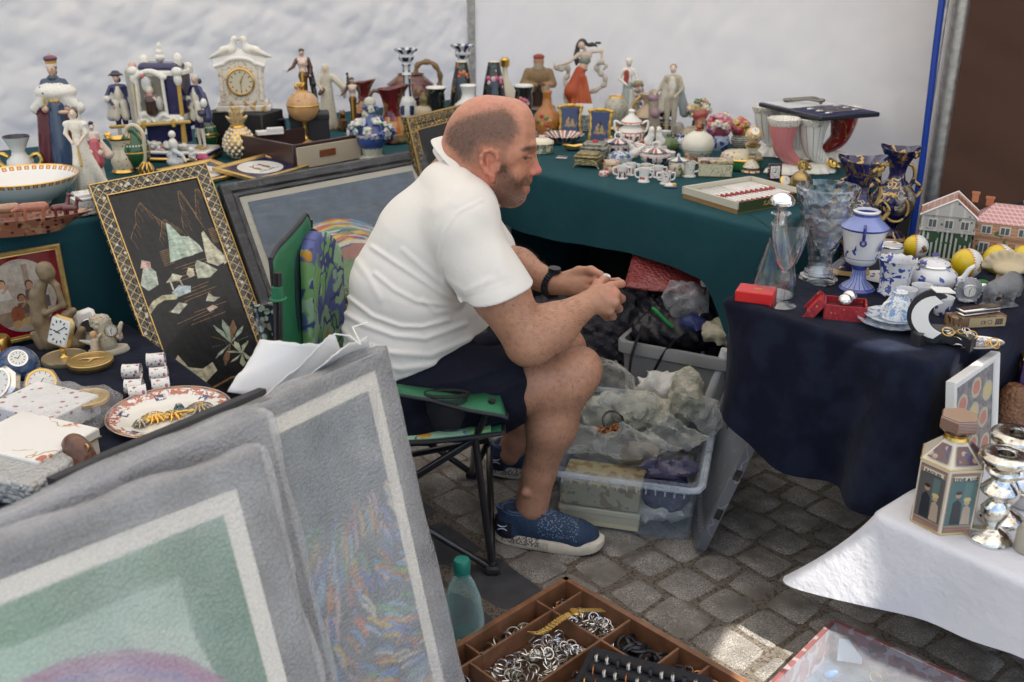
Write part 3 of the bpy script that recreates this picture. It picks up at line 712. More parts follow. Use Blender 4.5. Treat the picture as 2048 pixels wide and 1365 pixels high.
 def disp(X):
  uu,vv=PXY(X);o=np.zeros(len(X))
  for pts,w_,am_ in folds:
   d=np.full(len(X),1e9)
   for i in range(len(pts)-1):
    x1,y1=pts[i];x2,y2=pts[i+1];dx,dy=x2-x1,y2-y1;tt=np.clip(((uu-x1)*dx+(vv-y1)*dy)/(dx*dx+dy*dy),0,1);d=np.minimum(d,np.hypot(uu-x1-tt*dx,vv-y1-tt*dy))
   o-=am_*.72*np.exp(-(d/w_)**2)-am_*.45*np.exp(-(d/(w_*2.8))**2)
  o+=.0015*np.sin(X[:,0]*31+X[:,2]*17)*np.sin(X[:,1]*23+X[:,2]*29)
  return o
 shirtm=mat('white_jersey',(.74,.705,.65),.8,spec=.2,bump=[('n',1500,.00025),('n',25,.002)])
 sdfobj('polo_shirt',T,.0036,.02,shirtm,root,world=True,vc=False,disp=disp)
 o=co_l.build('collar',shirtm,root,world=True,smooth=60);md=o.modifiers.new('s','SOLIDIFY');md.thickness=.003;md=o.modifiers.new('b','SUBSURF');md.levels=1;md.render_levels=1
 Z=[];dk=(.02,.025,.05)
 Z.append((('c',hp,kn,.118,.094),dk,.03,'u'));tdir=(Vector(kn)-Vector(hp)).normalized();th_=math.atan2(tdir.x,tdir.z)
 hm_=Vector(Q(1052,780,2.27))+tdir*.12;Z.append((('b',tuple(hm_),(.13,.14,.12),(0,th_+.12,0),.002),None,.004,'s'))
 Z.append((('c',hp2,kn2,.115,.090),dk,.03,'u'));t2=(Vector(kn2)-Vector(hp2)).normalized();h2=Vector(hp2).lerp(Vector(kn2),.74)+t2*.12
 Z.append((('b',tuple(h2),(.13,.10,.12),(0,math.atan2(t2.x,t2.z),0),.002),None,.004,'s'))
 Z.append((('e',Q(805,775,2.42),(.185,.225,.12),None),dk,.04,'u'));Z.append((('c',Q(820,830,2.27),Q(1000,838,2.27),.07,.045),dk,.03,'u'))
 Z.append((('c',Q(880,735,2.36),Q(900,745,2.42),.11,.10),dk,.05,'u'))
 def disp2(X):
  uu,vv=PXY(X);o=.003*np.sin(uu*.05+vv*.11)+.002*np.sin(uu*.09-vv*.06)
  for pts,w_,am_ in(([(850,770),(930,760),(1000,735)],6,.006),([(880,820),(960,800),(1040,760)],7,.006),([(860,850),(940,860),(1010,840)],6,.006),([(1046,722),(1058,760),(1074,835)],2.5,-.003)):
   d=np.full(len(X),1e9)
   for i in range(len(pts)-1):
    x1,y1=pts[i];x2,y2=pts[i+1];dx,dy=x2-x1,y2-y1;tt=np.clip(((uu-x1)*dx+(vv-y1)*dy)/(dx*dx+dy*dy),0,1);d=np.minimum(d,np.hypot(uu-x1-tt*dx,vv-y1-tt*dy))
   o-=am_*np.exp(-(d/w_)**2)
  return o
 sdfobj('shorts',Z,.0045,.03,mat('navy_cotton',(.008,.009,.018),.85,spec=.15,bump=[('n',1100,.0003),('n',30,.003)],var=.15),root,world=True,vc=False,disp=disp2)
 m=MB();a=Vector(fw);d=(Vector(fw)-Vector(Q(1035,535,2.57))).normalized();b1=d.cross(Vector((0,0,1))).normalized();b2=d.cross(b1);N=30
 for off in(-.006,.0,.006):
  for k in range(N):
   f=2*PI*k/N;p=a+d*(off+.002)+(b1*math.cos(f)+b2*math.sin(f))*.0355;m.ball(tuple(p),.0046,seg=6)
 m.cyl(tuple(a+b2*-.034-d*.0),tuple(a-b2*.045),.017,.016,16)
 m.cyl(tuple(a-b1*.034),tuple(a-b1*.043),.018,.017,16)
 tag(m.build('wristwatch',mat('dark_steel',(.03,.03,.033),.25,.8),root,world=True))
 m=MB();m.at(Q(1212,557,2.405),(.3,.2,.5));m.box((0,0,0),(.02,.012,.016),0,bev=.002);m.torus((0,0,.008),.008,.0015,12)
 tag(m.build('trinket',mat('white_plastic',(.7,.7,.7),.4)),'tiny white and silver trinket held between the man\'s fingertips','trinket')
 def shoe(pos,rz,label=None):
  s=bpy.data.objects.new('shoe',None);C.objects.link(s);s.parent=root;s.location=Vector(pos)-root.location;s.rotation_euler=(0,0,rz)
  bl=(.02,.05,.12);U=[]
  def cc(a,b,ra,rb,k=.02):U.append((('c',a,b,ra,rb),bl,k,'u'))
  cc((.042,0,.050),(.055,0,.085),.040,.040);cc((.045,0,.045),(.045,0,.045),.044,.044);cc((.075,0,.090),(.19,.0,.046),.040,.036);cc((.10,0,.055),(.225,.004,.040),.044,.040);cc((.225,-.006,.036),(.255,.006,.034),.040,.030)
  cc((.012,0,.10),(.004,0,.128),.012,.009,.015)
  U.append((('b',(.14,0,-.03),(.25,.1,.055),None,.001),None,.003,'s'));U.append((('b',(.05,0,.165),(.075,.06,.055),(0,-.18,0),.002),None,.004,'s'));U.append((('e',(.055,0,.125),(.043,.032,.04),None),None,.004,'s'))
  um=mat('shoe_knit',(.014,.036,.08),.7,layers=[((.008,.009,.016),('x',-.1,.055),('z',.02,.075)),((.13,.19,.27),('v',170,.34),('x',.125,.232),('z',.045,.2)),((.08,.12,.2),('s',160,.3),('z',.096,.112))],bump=[('v',210,.0012)])
  def lf(x):return link('x',x)
  o=sdfobj('shoe_upper',U,.0028,.02,um,s,vc=False)
  out=[]
  for i in range(48):
   f=2*PI*i/48;x=math.cos(f);y=math.sin(f);cx=.145+.150*x*(1 if x>0 else 1.0);wy=.050*(1+.10*x)*(1-.10*math.exp(-((x+.1)/.35)**2));out.append((cx,wy*np.sign(y)*abs(y)**.75))
  V=[];F=[];lev=[(.0,.93),(.004,1.0),(.018,1.03),(.030,1.02),(.034,.97)]
  for z,k in lev:
   for(x,y)in out:
    lift=.012*max(0,(x-.24)/.055)**2+.010*max(0,(.03-x)/.04)**2;extra=(.014*max(0,1-x/.13)if z>.01 else 0);V.append((.145+(x-.145)*k,y*k,z+lift*(1 if z<.01 else.6)+extra))
  n=48
  for j in range(4):
   for i in range(n):F.append([j*n+i,j*n+(i+1)%n,(j+1)*n+(i+1)%n,(j+1)*n+i])
  F.append(list(range(n))[::-1]);F.append([4*n+i for i in range(n)])
  m=MB();m.add(V,F);m.build('sole',mat('shoe_sole',(.62,.57,.46),.6,layers=[((.16,.13,.12),('x',.02,.13),('z',.012,.06),('v',190,.55)),((.2,.18,.15),('sx',260,.3),('x',.125,.155),('z',.005,.03))],var=.12),s)
  m=MB()
  for k in range(5):
   x=.105+.022*k;z=.118-.0155*k;m.tube([(x,-.030,z-.012),(x+.006,-.012,z+.002),(x+.012,.012,z+.002),(x+.016,.03,z-.012)],.0028,6)
  for s_ in(-1,1):m.tube([(.098,0,.122),(.09,.02*s_,.135),(.105,.035*s_,.125),(.115,.028*s_,.105)],.0022,6);m.tube([(.10,0,.122),(.12,.022*s_,.118),(.14,.032*s_,.10)],.0022,6)
  m.build('laces',mat('shoe_lace',(.015,.035,.085),.8),s)
  m=MB()
  for s_ in(-1,1):
   for sg in(-1,1):
    m.tube([(.030+.013*math.sin(q)*1.0-.0,-.046-.0015,.062+sg*(.011-.0085*math.cos(q)))for q in np.linspace(-1.25,1.25,9)],.0011,5)
  for sg in(-1,1):m.tube([(.030+.013*math.sin(q),-.0475,.062-sg*(.0105-.0065*math.cos(q)))for q in np.linspace(-1.25,1.25,9)],.0008,5)
  m.build('emblem',mat('pale_print',(.45,.55,.68),.5),s)
  return s
 shoe((-.045,2.335,0),R(-13));shoe((-.075,2.70,0),R(-6))
 return root
man()
def chair():
 g=mat('green_nylon',(.018,.15,.065),.6,bump=[('n',300,.0004),('n',18,.003)],var=.15,vs=12);k=M_('matblack');tube=mat('black_steel_tube',(.015,.015,.017),.3,coat=.3)
 pat=mat('leaf_print_cushion',(.11,.13,.34),.7,layers=[((.20,.40,.15),('n',8,.50)),((.34,.52,.34),('n',15,.56)),((.06,.07,.22),('m',10,.02)),((.55,.28,.03),('n',11,.66))],bump=[('n',200,.0005),('n',12,.01)])
 r=thing('camping_chair','green folding camping chair with patterned cushion under the seated man','chair',(-.33,2.42,0))
 def leg(a,b,ra=.0095):
  m=MB();m.cyl(a,b,ra,seg=10);m.build('leg',tube,r,world=True)
 F1=P(985,1138,.012);F1=Vector((F1.x,F1.y,.012));F2=P(945,948,.012);B1=Vector((-.60,2.20,.012));B2=Vector((-.62,2.66,.012))
 f1t=Vector(Q(950,878,2.16));f2t=Vector(Q(978,880,2.62));b1t=Vector((-.56,2.19,.36));b2t=Vector((-.55,2.66,.36))
 leg(F1,f1t);leg(F2,f2t);leg(F1,b1t);leg(B1,f1t);leg(F2,b2t);leg(B2,f2t);leg(F1,f2t+Vector((0,0,-.02)));leg(F2,f1t+Vector((0,0,-.02)));
 leg(B1,Vector(Q(555,545,2.20)),.0105);leg(B2,Vector((-.56,2.68,.80)),.0105);leg(B1,b2t);leg(B2,b1t)
 leg(f1t,Vector(Q(985,800,2.13)),.009)
 for p in(F1,F2,B1,B2):
  m=MB();m.box((p.x,p.y,.013),(.04,.035,.024),0,bev=.006);m.ball((p.x,p.y,.028),.012);m.build('foot',k,r,world=True)
 def grid(fn,n,mm,name,mt,th=.003):
  V=[fn(i/n,j/mm)for i in range(n+1)for j in range(mm+1)];F=[[i*(mm+1)+j,(i+1)*(mm+1)+j,(i+1)*(mm+1)+j+1,i*(mm+1)+j+1]for i in range(n)for j in range(mm)]
  m=MB();m.add(V,F);o=m.build(name,mt,r,world=True,smooth=60);md=o.modifiers.new('s','SOLIDIFY');md.thickness=th;return o
 A=Vector((-.56,2.19,.40));Bq=Vector((-.55,2.67,.40));D=Vector(Q(1003,866,2.14));E=Vector((D.x-.0,2.66,D.z))
 def seat(u,v):
  p=(A.lerp(D,u)).lerp(Bq.lerp(E,u),v);sag=.055*math.sin(PI*v)**.7*(1-.7*u)+.03*math.sin(PI*u)*(1-math.sin(PI*v));return(p.x,p.y,p.z-sag)
 grid(seat,14,12,'seat',g,.004)
 m=MB();m.tube([Vector(seat(u,0))+Vector((0,-.004,.0))for u in np.linspace(0,1,12)],.006);m.tube([Vector(seat(1,v))+Vector((.004,0,0))for v in np.linspace(0,1,12)],.006);m.build('seat_piping',k,r,world=True)
 grid(lambda u,v:(seat(.35+.6*u,.02+.5*v)[0],seat(.35+.6*u,.02+.5*v)[1]-.004,seat(.35+.6*u,.02+.5*v)[2]+.012),8,8,'seat_pad',pat,.014)
 top=[(795,768,790),(830,773,796),(862,777,801),(900,783,812),(940,788,822),(975,786,828),(1000,788,832),(1013,826,836)]
 V=[];F=[]
 for(u,a,b)in top:
  V.append(Q(u,a,2.18));V.append(Q(u,(a+b)/2,2.125));V.append(Q(u,b,2.10))
 for i in range(len(top)-1):
  for j in range(2):F.append([i*3+j,(i+1)*3+j,(i+1)*3+j+1,i*3+j+1])
 m=MB();m.add(V,F);o=m.build('armrest',g,r,world=True,smooth=60);md=o.modifiers.new('s','SOLIDIFY');md.thickness=.005
 m=MB();m.tube([V[i*3+2]for i in range(len(top))],.0045);m.tube([V[-1],V[-2],V[-3]],.0045);m.build('armrest_piping',k,r,world=True)
 m=MB();cc=Vector(Q(893,788,2.135));m.torus(tuple(cc),.052,.005,28,0,(-.2,0,0),sy=.7);m.lathe([(.03,-.09),(.047,-.05),(.05,0)],24,0,tuple(cc),sy=.7,cap=False)
 m.build('cup_holder',mat('black_mesh',(.01,.01,.012),.7,alpha=.75),r,world=True)
 bk=[(541,520),(552,498),(575,474),(600,446),(612,428),(617,440)]
 def back(u,v):
  i=u*(len(bk)-1);a=int(min(i,len(bk)-2));f=i-a;tu=bk[a][0]*(1-f)+bk[a+1][0]*f;tv=bk[a][1]*(1-f)+bk[a+1][1]*f
  y=2.22+.33*u;tp=Vector(Q(tu,tv,y));bt=Vector((-.56+.05*u,y,.40));p=tp.lerp(bt,v);p.x-=.02*math.sin(PI*v)*math.sin(PI*u);return tuple(p)
 grid(back,14,14,'backrest',g,.004)
 m=MB();m.tube([back(u,0)for u in np.linspace(0,1,14)],.006);m.tube([back(0,v)for v in np.linspace(0,1,10)],.005);m.build('back_piping',k,r,world=True)
 ct=[]
 def cush(u,v):
  y=2.40+.26*u;tv=462+46*abs(2*u-1)**2.6;tp=Vector(Q(600+66*u,tv,y));bt=Vector(Q(606+70*u,700,y));p=tp.lerp(bt,v);p.x-=.012*math.sin(PI*u);return tuple(p)
 grid(cush,16,14,'cushion',pat,.03)
 m=MB();m.tube([Vector(cush(0,v))+Vector((-.012,-.006,0))for v in np.linspace(1,0.05,10)]+[Vector(cush(u,0))+Vector((-.01,0,.004))for u in np.linspace(0,1,14)],.005);m.build('cushion_piping',M_('navy'),r,world=True)
 m=MB();p=Vector(Q(556,598,2.195));m.torus(tuple(p),.017,.004,14);m.cyl(tuple(p),tuple(p+Vector((0,0,.03))),.0135);m.build('bracket',g,r,world=True)
chair()
class W_:
 def __init__(s,name,label,cat,u,vb,vt,z,group=None,rz=0):
  u+=(1024-u)*((vb-vt)/2)/(5720-vb);s.L=P(u,vb,z);s.s=mpp(s.L);s.H=HT(s.L,vt);s.k=s.H/(vb-vt);s.e=thing(name,label,cat,s.L,rz,group)
 def p(s,x,y,h):return Vector((x*s.s,y*s.s,h*s.k))
 def pr(s,prof):return[(r*s.s,h*s.k)for r,h in prof]
 def lathe(s,part,prof,mats,mis=None,seg=32,parent=None,**k):
  m=MB();m.lathe(s.pr(prof),seg,mis=mis,**k);return m.build(part,mats,parent or s.e,smooth=50)
 def tube(s,part,pts,r,mt,seg=8,**k):
  m=MB();m.tube([s.p(*q)for q in pts],[a*s.s for a in r]if isinstance(r,(list,tuple))else r*s.s,seg,**k);return m.build(part,mt,s.e)
 def sdf(s,part,prims,h=None,k=None,m=None,**kw):
  return sdfobj(part,prims,h or s.H/100,k or s.H*.02,m or M_('vc'),s.e,**kw)
def spline(pts,n=8):
 pts=[Vector(p)for p in pts];out=[]
 for i in range(len(pts)-1):
  a,b,c,d=pts[max(i-1,0)],pts[i],pts[i+1],pts[min(i+2,len(pts)-1)]
  for j in range(n):
   t=j/n;out.append(.5*((2*b)+(c-a)*t+(2*a-5*b+4*c-d)*t*t+(3*b-a-3*c+d)*t**3))
 out.append(pts[-1]);return out
WHT=(.74,.72,.66);SKN=(.62,.40,.28);PSK=(.70,.56,.46);MAR=(.10,.012,.025);NVY=(.015,.02,.10);GLD=(.50,.32,.07);BLK=(.02,.018,.02);BRN=(.12,.06,.03)
def hum(H,skin=SKN,hair=BRN,top=WHT,low=WHT,arms=None,skirt=None,legs=True,hat=None,extra=(),lean=0,sleeve=None,shoe=BLK,tilt=0,stock=None):
 o=[]
 def c(a,b,ra,rb,col,k=None):o.append((('c',tuple(H*q for q in a),tuple(H*q for q in b),ra*H,rb*H),col,k and k*H,'u'))
 def e(p,r,col,rot=None,k=None):o.append((('e',tuple(H*q for q in p),tuple(H*q for q in r),rot),col,k and k*H,'u'))
 lx=lean
 hx=lx+tilt
 c((lx,0,.86),(hx,0,.90),.020,.02,skin,.01);e((hx,-.006,.925),(.038,.045,.052),skin,k=.006);e((hx,-.050,.918),(.008,.012,.014),skin,k=.006)
 if hair:e((hx,.012,.942),(.046,.048,.046),hair,k=.004);e((hx,.030,.90),(.036,.030,.045),hair,k=.006)
 c((lx-.055,0,.815),(lx+.055,0,.815),.035,.035,top,.02);e((lx,0,.765),(.078,.052,.075),top,k=.02);e((lx*.6,0,.66),(.058,.045,.07),top,k=.03)
 e((lx*.3,0,.575),(.075,.06,.07),low,k=.02)
 if skirt:
  rt,rb,cl=skirt[:3];c((0,0,.58),(0,.0,.10),rt,rb,cl,.03)
  n=skirt[3]if len(skirt)>3 else 9
  for i in range(n):
   a=2*PI*i/n+.3;c((.04*math.cos(a),.04*math.sin(a),.55),(rb*.92*math.cos(a),rb*.92*math.sin(a),.03),.012,rb*.20,cl,.02)
 elif legs:
  for sx in(-1,1):
   c((.042*sx,0,.54),(.046*sx,-.01,.30),.050,.034,low,.015);c((.046*sx,-.01,.30),(.05*sx,.01,.05),.031,.018,stock or low,.01);c((.05*sx,.01,.02),(.055*sx,-.065,.015),.020,.016,shoe,.01)
 for sx,ar in zip((-1,1),arms or(((-.13,0,.70),(-.10,-.06,.58)),((.13,0,.70),(.10,-.06,.58)))):
  el,ha=ar;sl=sleeve or top;c((lx+.085*sx,0,.815),el,.030,.026,sl,.012);c(el,ha,.024,.015,sl if sleeve!=0 else skin,.01);e(ha,(.017,.017,.020),skin,k=.006)
 if hat:e((hx,.01,.965),(.06,.06,.022),hat,k=.01)
 for q in extra:
  if q[0]=='c':c(*q[1:])
  elif q[0]=='e':e(*q[1:])
 o.append((('b',(0,0,-.3*H),(H,H,.3*H),None,.001),None,.003,'s'))
 return o
def plinth(w,rx,ry,h,mt,part='base',seg=28,lip=True):
 m=MB();m.lathe([(rx*.96,0),(rx,h*.2),(rx*.97,h*.6),(rx*.93,h)],seg,sy=ry/rx);return m.build(part,mt,w.e)
def blooms(c,R3,n,cols,rr,seed=1,dome=True,k=.003):
 r=random.Random(seed);o=[]
 for i in range(n):
  a=r.uniform(0,2*PI);t=math.acos(r.uniform(-.25 if dome else-1,1));q=r.uniform(.82,1.05)
  p=(c[0]+R3[0]*q*math.sin(t)*math.cos(a),c[1]+R3[1]*q*math.sin(t)*math.sin(a),c[2]+R3[2]*q*math.cos(t));s=rr*r.uniform(.7,1.25)
  col=r.choice(cols);n_=Vector((math.sin(t)*math.cos(a),math.sin(t)*math.sin(a),math.cos(t)))
  o.append((('e',p,(s,s,s*.6),tuple(n_.to_track_quat('Z','Y').to_euler())),col,k*.5,'u'))
  for j in range(4):
   b=j*PI/2+a;d=n_.orthogonal().normalized();d.rotate(Matrix.Rotation(b,3,n_));o.append((('e',tuple(Vector(p)+d*s*.75+n_*s*.1),(s*.5,s*.5,s*.4),None),tuple(min(1,x*r.uniform(.75,1.3))for x in col),k*.3,'u'))
  o.append((('e',tuple(Vector(p)+n_*s*.55),(s*.3,s*.3,s*.3),None),tuple(x*.6 for x in col),k*.3,'u'))
 return o
def pm(name,base,layers=(),rough=.18,coat=.5,**k):return mat(name,base,rough,coat=coat,layers=layers,**k)
Z3=.75;GL='porcelain figures on the left teal table'
def king():
 w=W_('figurine','robed king figurine with gold crown and white ermine cape','figurine',118,342,122,Z3,GL,rz=.15);H=w.H
 ex=[('c',(0,.05,.62),(0,.05,.06),.12,.185,MAR,.04),('c',(-.12,0,.62),(-.17,-.02,.05),.06,.07,MAR,.03),('c',(.12,0,.62),(.19,-.02,.05),.055,.05,WHT,.03),('e',(0,.01,.725),(.185,.12,.085),WHT,None,.03),('c',(-.10,-.03,.66),(-.19,.0,.58),.05,.05,WHT,.03),('c',(.10,-.03,.66),(.19,.0,.58),.05,.05,WHT,.03),('c',(0,-.06,.60),(.0,-.07,.06),.06,.10,(.03,.06,.13),.02),('c',(-.07,-.12,.60),(-.075,-.12,.68),.010,.014,GLD,.004),('e',(-.07,-.12,.59),(.022,.02,.03),SKN,None,.006),('e',(.08,-.13,.56),(.05,.02,.02),SKN,None,.006),('e',(0,-.09,.655),(.05,.02,.012),GLD,None,.004),('c',(0,.01,.985),(0,.01,.995),.050,.052,GLD,.004),('e',(0,.01,1.02),(.062,.06,.030),(.14,.03,.09),None,.004),('c',(0,.012,.972),(0,.012,.975),.050,.050,WHT,.004),('e',(-.016,-.050,.93),(.006,.006,.005),BLK,None,.002),('e',(.016,-.050,.93),(.006,.006,.005),BLK,None,.002),('e',(0,0,.85),(.05,.045,.035),(.04,.05,.08),None,.01),('e',(0,0,1.055),(.012,.012,.014),GLD,None,.003)]
 pr=hum(H,top=(.03,.06,.13),hair=(.10,.06,.04),skirt=(.08,.12,(.03,.06,.13),4),extra=ex)
 def cf(V,c):
  r=np.random.RandomState(2);pts=r.uniform(-1,1,(260,3))*[.24,.24,.5]*np.array(H)+np.array([0,0,.45*H]);wmask=c[:,0]>.6;d=np.full(len(V),9.)
  for p in pts:d=np.minimum(d,np.linalg.norm(V-p,axis=1))
  c[wmask&(d<.011*H)]=(.03,.03,.03);return c
 w.sdf('figure',pr,H/120,colfn=cf);plinth(w,.19*H,.17*H,.03*H,mat('maroon_glaze',(.07,.01,.02),.2,coat=.4))
king()
def lady(label,u,vb,vt,col,trim,hair,rz=0,arms=None,z=Z3,extra=(),skirt=(.06,.15),base=True,skin=PSK,top=None,group=GL,low=None,hat=None,n=10,sleeve=None,tilt=0,name='figurine',m=None):
 w=W_(name,label,'figurine',u,vb,vt,z,group,rz);H=w.H
 w.sdf('figure',hum(H,skin=skin,hair=hair,top=top or col,low=low or col,skirt=(*skirt,low or col,n)if skirt else None,arms=arms,extra=extra,hat=hat,sleeve=sleeve,tilt=tilt),H/100,m=m)
 if base:plinth(w,max(.13,(skirt[1]if skirt else.1)*1.1)*H,.13*H,.022*H,M_('white')if base is True else base)
 return w
lady('slim lady figurine in a white empire gown standing before the king',158,385,214,(.72,.68,.58),GLD,(.09,.04,.02),extra=[('c',(.02,.02,.5),(.22,.08,.03),.08,.06,(.72,.68,.58),.05),('e',(-.10,0,.80),(.045,.04,.04),WHT,None,.01),('e',(.10,0,.80),(.045,.04,.04),WHT,None,.01),('c',(.03,-.10,.56),(.05,-.12,.34),.012,.018,GLD,.004),('e',(.0,.03,.97),(.035,.035,.03),(.09,.04,.02),None,.004)],arms=(((-.12,-.02,.70),(-.02,-.11,.60)),((.12,-.02,.70),(.04,-.11,.58))),sleeve=0,skirt=(.06,.13))
lady('oriental lady figurine with black topknot and red and white kimono',190,362,246,(.70,.58,.48),GLD,(.02,.015,.02),rz=.5,extra=[('e',(0,.0,1.0),(.04,.05,.03),(.02,.015,.02),None,.004),('c',(-.05,.02,.985),(.06,.02,1.0),.008,.008,GLD,.004),('c',(.13,-.04,.66),(.20,-.04,.45),.03,.09,(.68,.50,.40),.02),('c',(0,-.04,.66),(0,-.06,.34),.08,.12,(.50,.08,.10),.03),('c',(-.06,-.08,.52),(.06,-.1,.50),.05,.05,(.70,.62,.52),.02)],skirt=(.06,.11),low=(.70,.66,.60))
def vase_dolphin():
 w=W_('vase','white vase with trumpet neck and gilt serpent handles at far left','vase',38,348,272,Z3)
 w.lathe('body',[(15,0),(22,4),(26,16),(24,28),(14,38),(12,46),(18,60),(25,74),(24,76),(16,60),(8,44)],[M_('white'),mat('dark_vase_inside',(.05,.05,.06),.3)],mis=[0]*7+[1]*3,flute=(16,.02))  # inner faces of the neck use a darker colour
 for s in(-1,1):w.tube('handle',spline([(s*22,0,34),(s*38,0,40),(s*44,0,26),(s*34,0,14),(s*22,0,12)],5),[4,4,5,5,4,4,4,4,4,4,5,5,5,5,4,4,4,4,4,4,3][:21],M_('gold'))
vase_dolphin()
def bowl():
 w=W_('bowl','large white wash bowl with a red and gold chain border inside','bowl',50,408,350,Z3);s=w.s
 rim=pm('bowl_porcelain',(.76,.75,.71),[((.45,.10,.04),('a',44,.62),('z',w.H*.85,w.H*.965)),((.75,.5,.12),('a',44,.3),('z',w.H*.87,w.H*.94)),(GOLD,('z',w.H*.972,w.H*1.1),'g')])
 w.lathe('bowl',[(38,0),(44,2),(46,6),(70,18),(92,38),(106,57),(105,59),(103,57),(88,37),(66,19),(30,9),(0,8)],rim,seg=64,cap=True)
 w.lathe('foot_ring',[(44,0),(45,3),(43,4)],M_('white'))
bowl()
def ark():
 w=W_('pottery_boat','long brown pottery tray shaped like a boat carrying little animals','ornament',40,468,420,Z3,rz=AV-.25)
 s=w.s;bm=pm('giraffe_glaze',(.30,.12,.07),[((.05,.012,.015),('v',60,.36)),((.40,.22,.12),('n',30,.62))],rough=.3)
 m=MB();pts=[(-1,.0),(-.7,.75),(0,1),(.7,.8),(1.12,0),(.7,-.8),(0,-1),(-.7,-.75)];o1=[(x*120*s,y*36*s)for x,y in pts]
 sp=spline([Vector((*q,0))for q in o1+[o1[0]]],4)[:-1];n=len(sp);V=[];F=[]
 for k_,z in((.55,0),(.62,.25),(.85,.75),(1.0,1.0),(1.03,1.08),(.98,1.08),(.86,.85),(.1,.8)):
  for p in sp:V.append((p.x*k_,p.y*k_,z*32*w.k))
 for j in range(7):
  for i in range(n):F.append([j*n+i,j*n+(i+1)%n,(j+1)*n+(i+1)%n,(j+1)*n+i])
 F.append(list(range(n))[::-1]);F.append([7*n+i for i in range(n)]);m.add(V,F);m.build('hull',bm,w.e)
 def beast(x,y,L,col,rz,neck=.3,maned=None,label=None):
  h=L*.62;o=[]
  def c(a,b,ra,rb,cl=col):o.append((('c',tuple(L*q for q in a),tuple(L*q for q in b),ra*L,rb*L),cl,L*.04,'u'))
  c((-.32,0,.45),(.30,0,.47),.17,.16)
  for sx in(-.3,.27):
   for sy in(-.09,.09):c((sx,sy,.40),(sx+.02,sy,.02),.075,.05)
  c((.32,0,.5),(.46,0,.5+neck*.7),.12,.08);c((.46,0,.5+neck*.7),(.66,0,.42+neck*.7),.10,.055)
  for sy in(-.05,.05):c((.44,sy,.58+neck*.7),(.42,sy*1.8,.66+neck*.7),.02,.012)
  c((-.46,0,.5),(-.52,0,.25),.025,.03)
  if maned:c((.36,0,.5),(.42,0,.56),.21,.19,maned)
  o_=sdfobj('animal',o,L/40,L*.04,M_('vc'),w.e,loc=(x*s,y*s,26*w.k),rot=(0,0,rz));return o_
 br=(.38,.14,.08)
 beast(-22,10,56*s,(.42,.22,.13),PI+.1,maned=(.06,.02,.02));beast(28,-8,58*s,br,PI+.05,neck=-.05);beast(-55,-18,44*s,(.32,.24,.18),PI,neck=.2);beast(78,6,40*s,(.14,.03,.03),.2,neck=.75);beast(95,-6,38*s,(.12,.03,.03),-.5,neck=.65)
ark()
def trinket_box():
 w=W_('trinket_box','small white porcelain casket with brown medallions beside the wash bowl','box',180,428,378,Z3,rz=AV)
 s=w.s;m=MB();m.box((0,0,17*w.k),(66*s,44*s,30*w.k),0,bev=3*s);m.build('box',pm('casket_china',(.74,.72,.66),[((.20,.10,.03),('v',42,.33)),(GOLD,('m',60,.012),'g')]),w.e)
 m=MB();m.box((0,0,35*w.k),(70*s,48*s,6*w.k),0,bev=2*s);m.box((0,0,41*w.k),(58*s,38*s,8*w.k),0,top=.7,bev=2*s);m.build('lid',M_('white'),w.e)
 for a in(-1,1):
  for b in(-1,1):m=MB();m.ball((a*30*s,b*19*s,3*w.k),4.5*s,sc=(1,1,.8));m.build('foot',mat('brown_glaze',(.15,.07,.02),.25,coat=.4),w.e)
trinket_box()
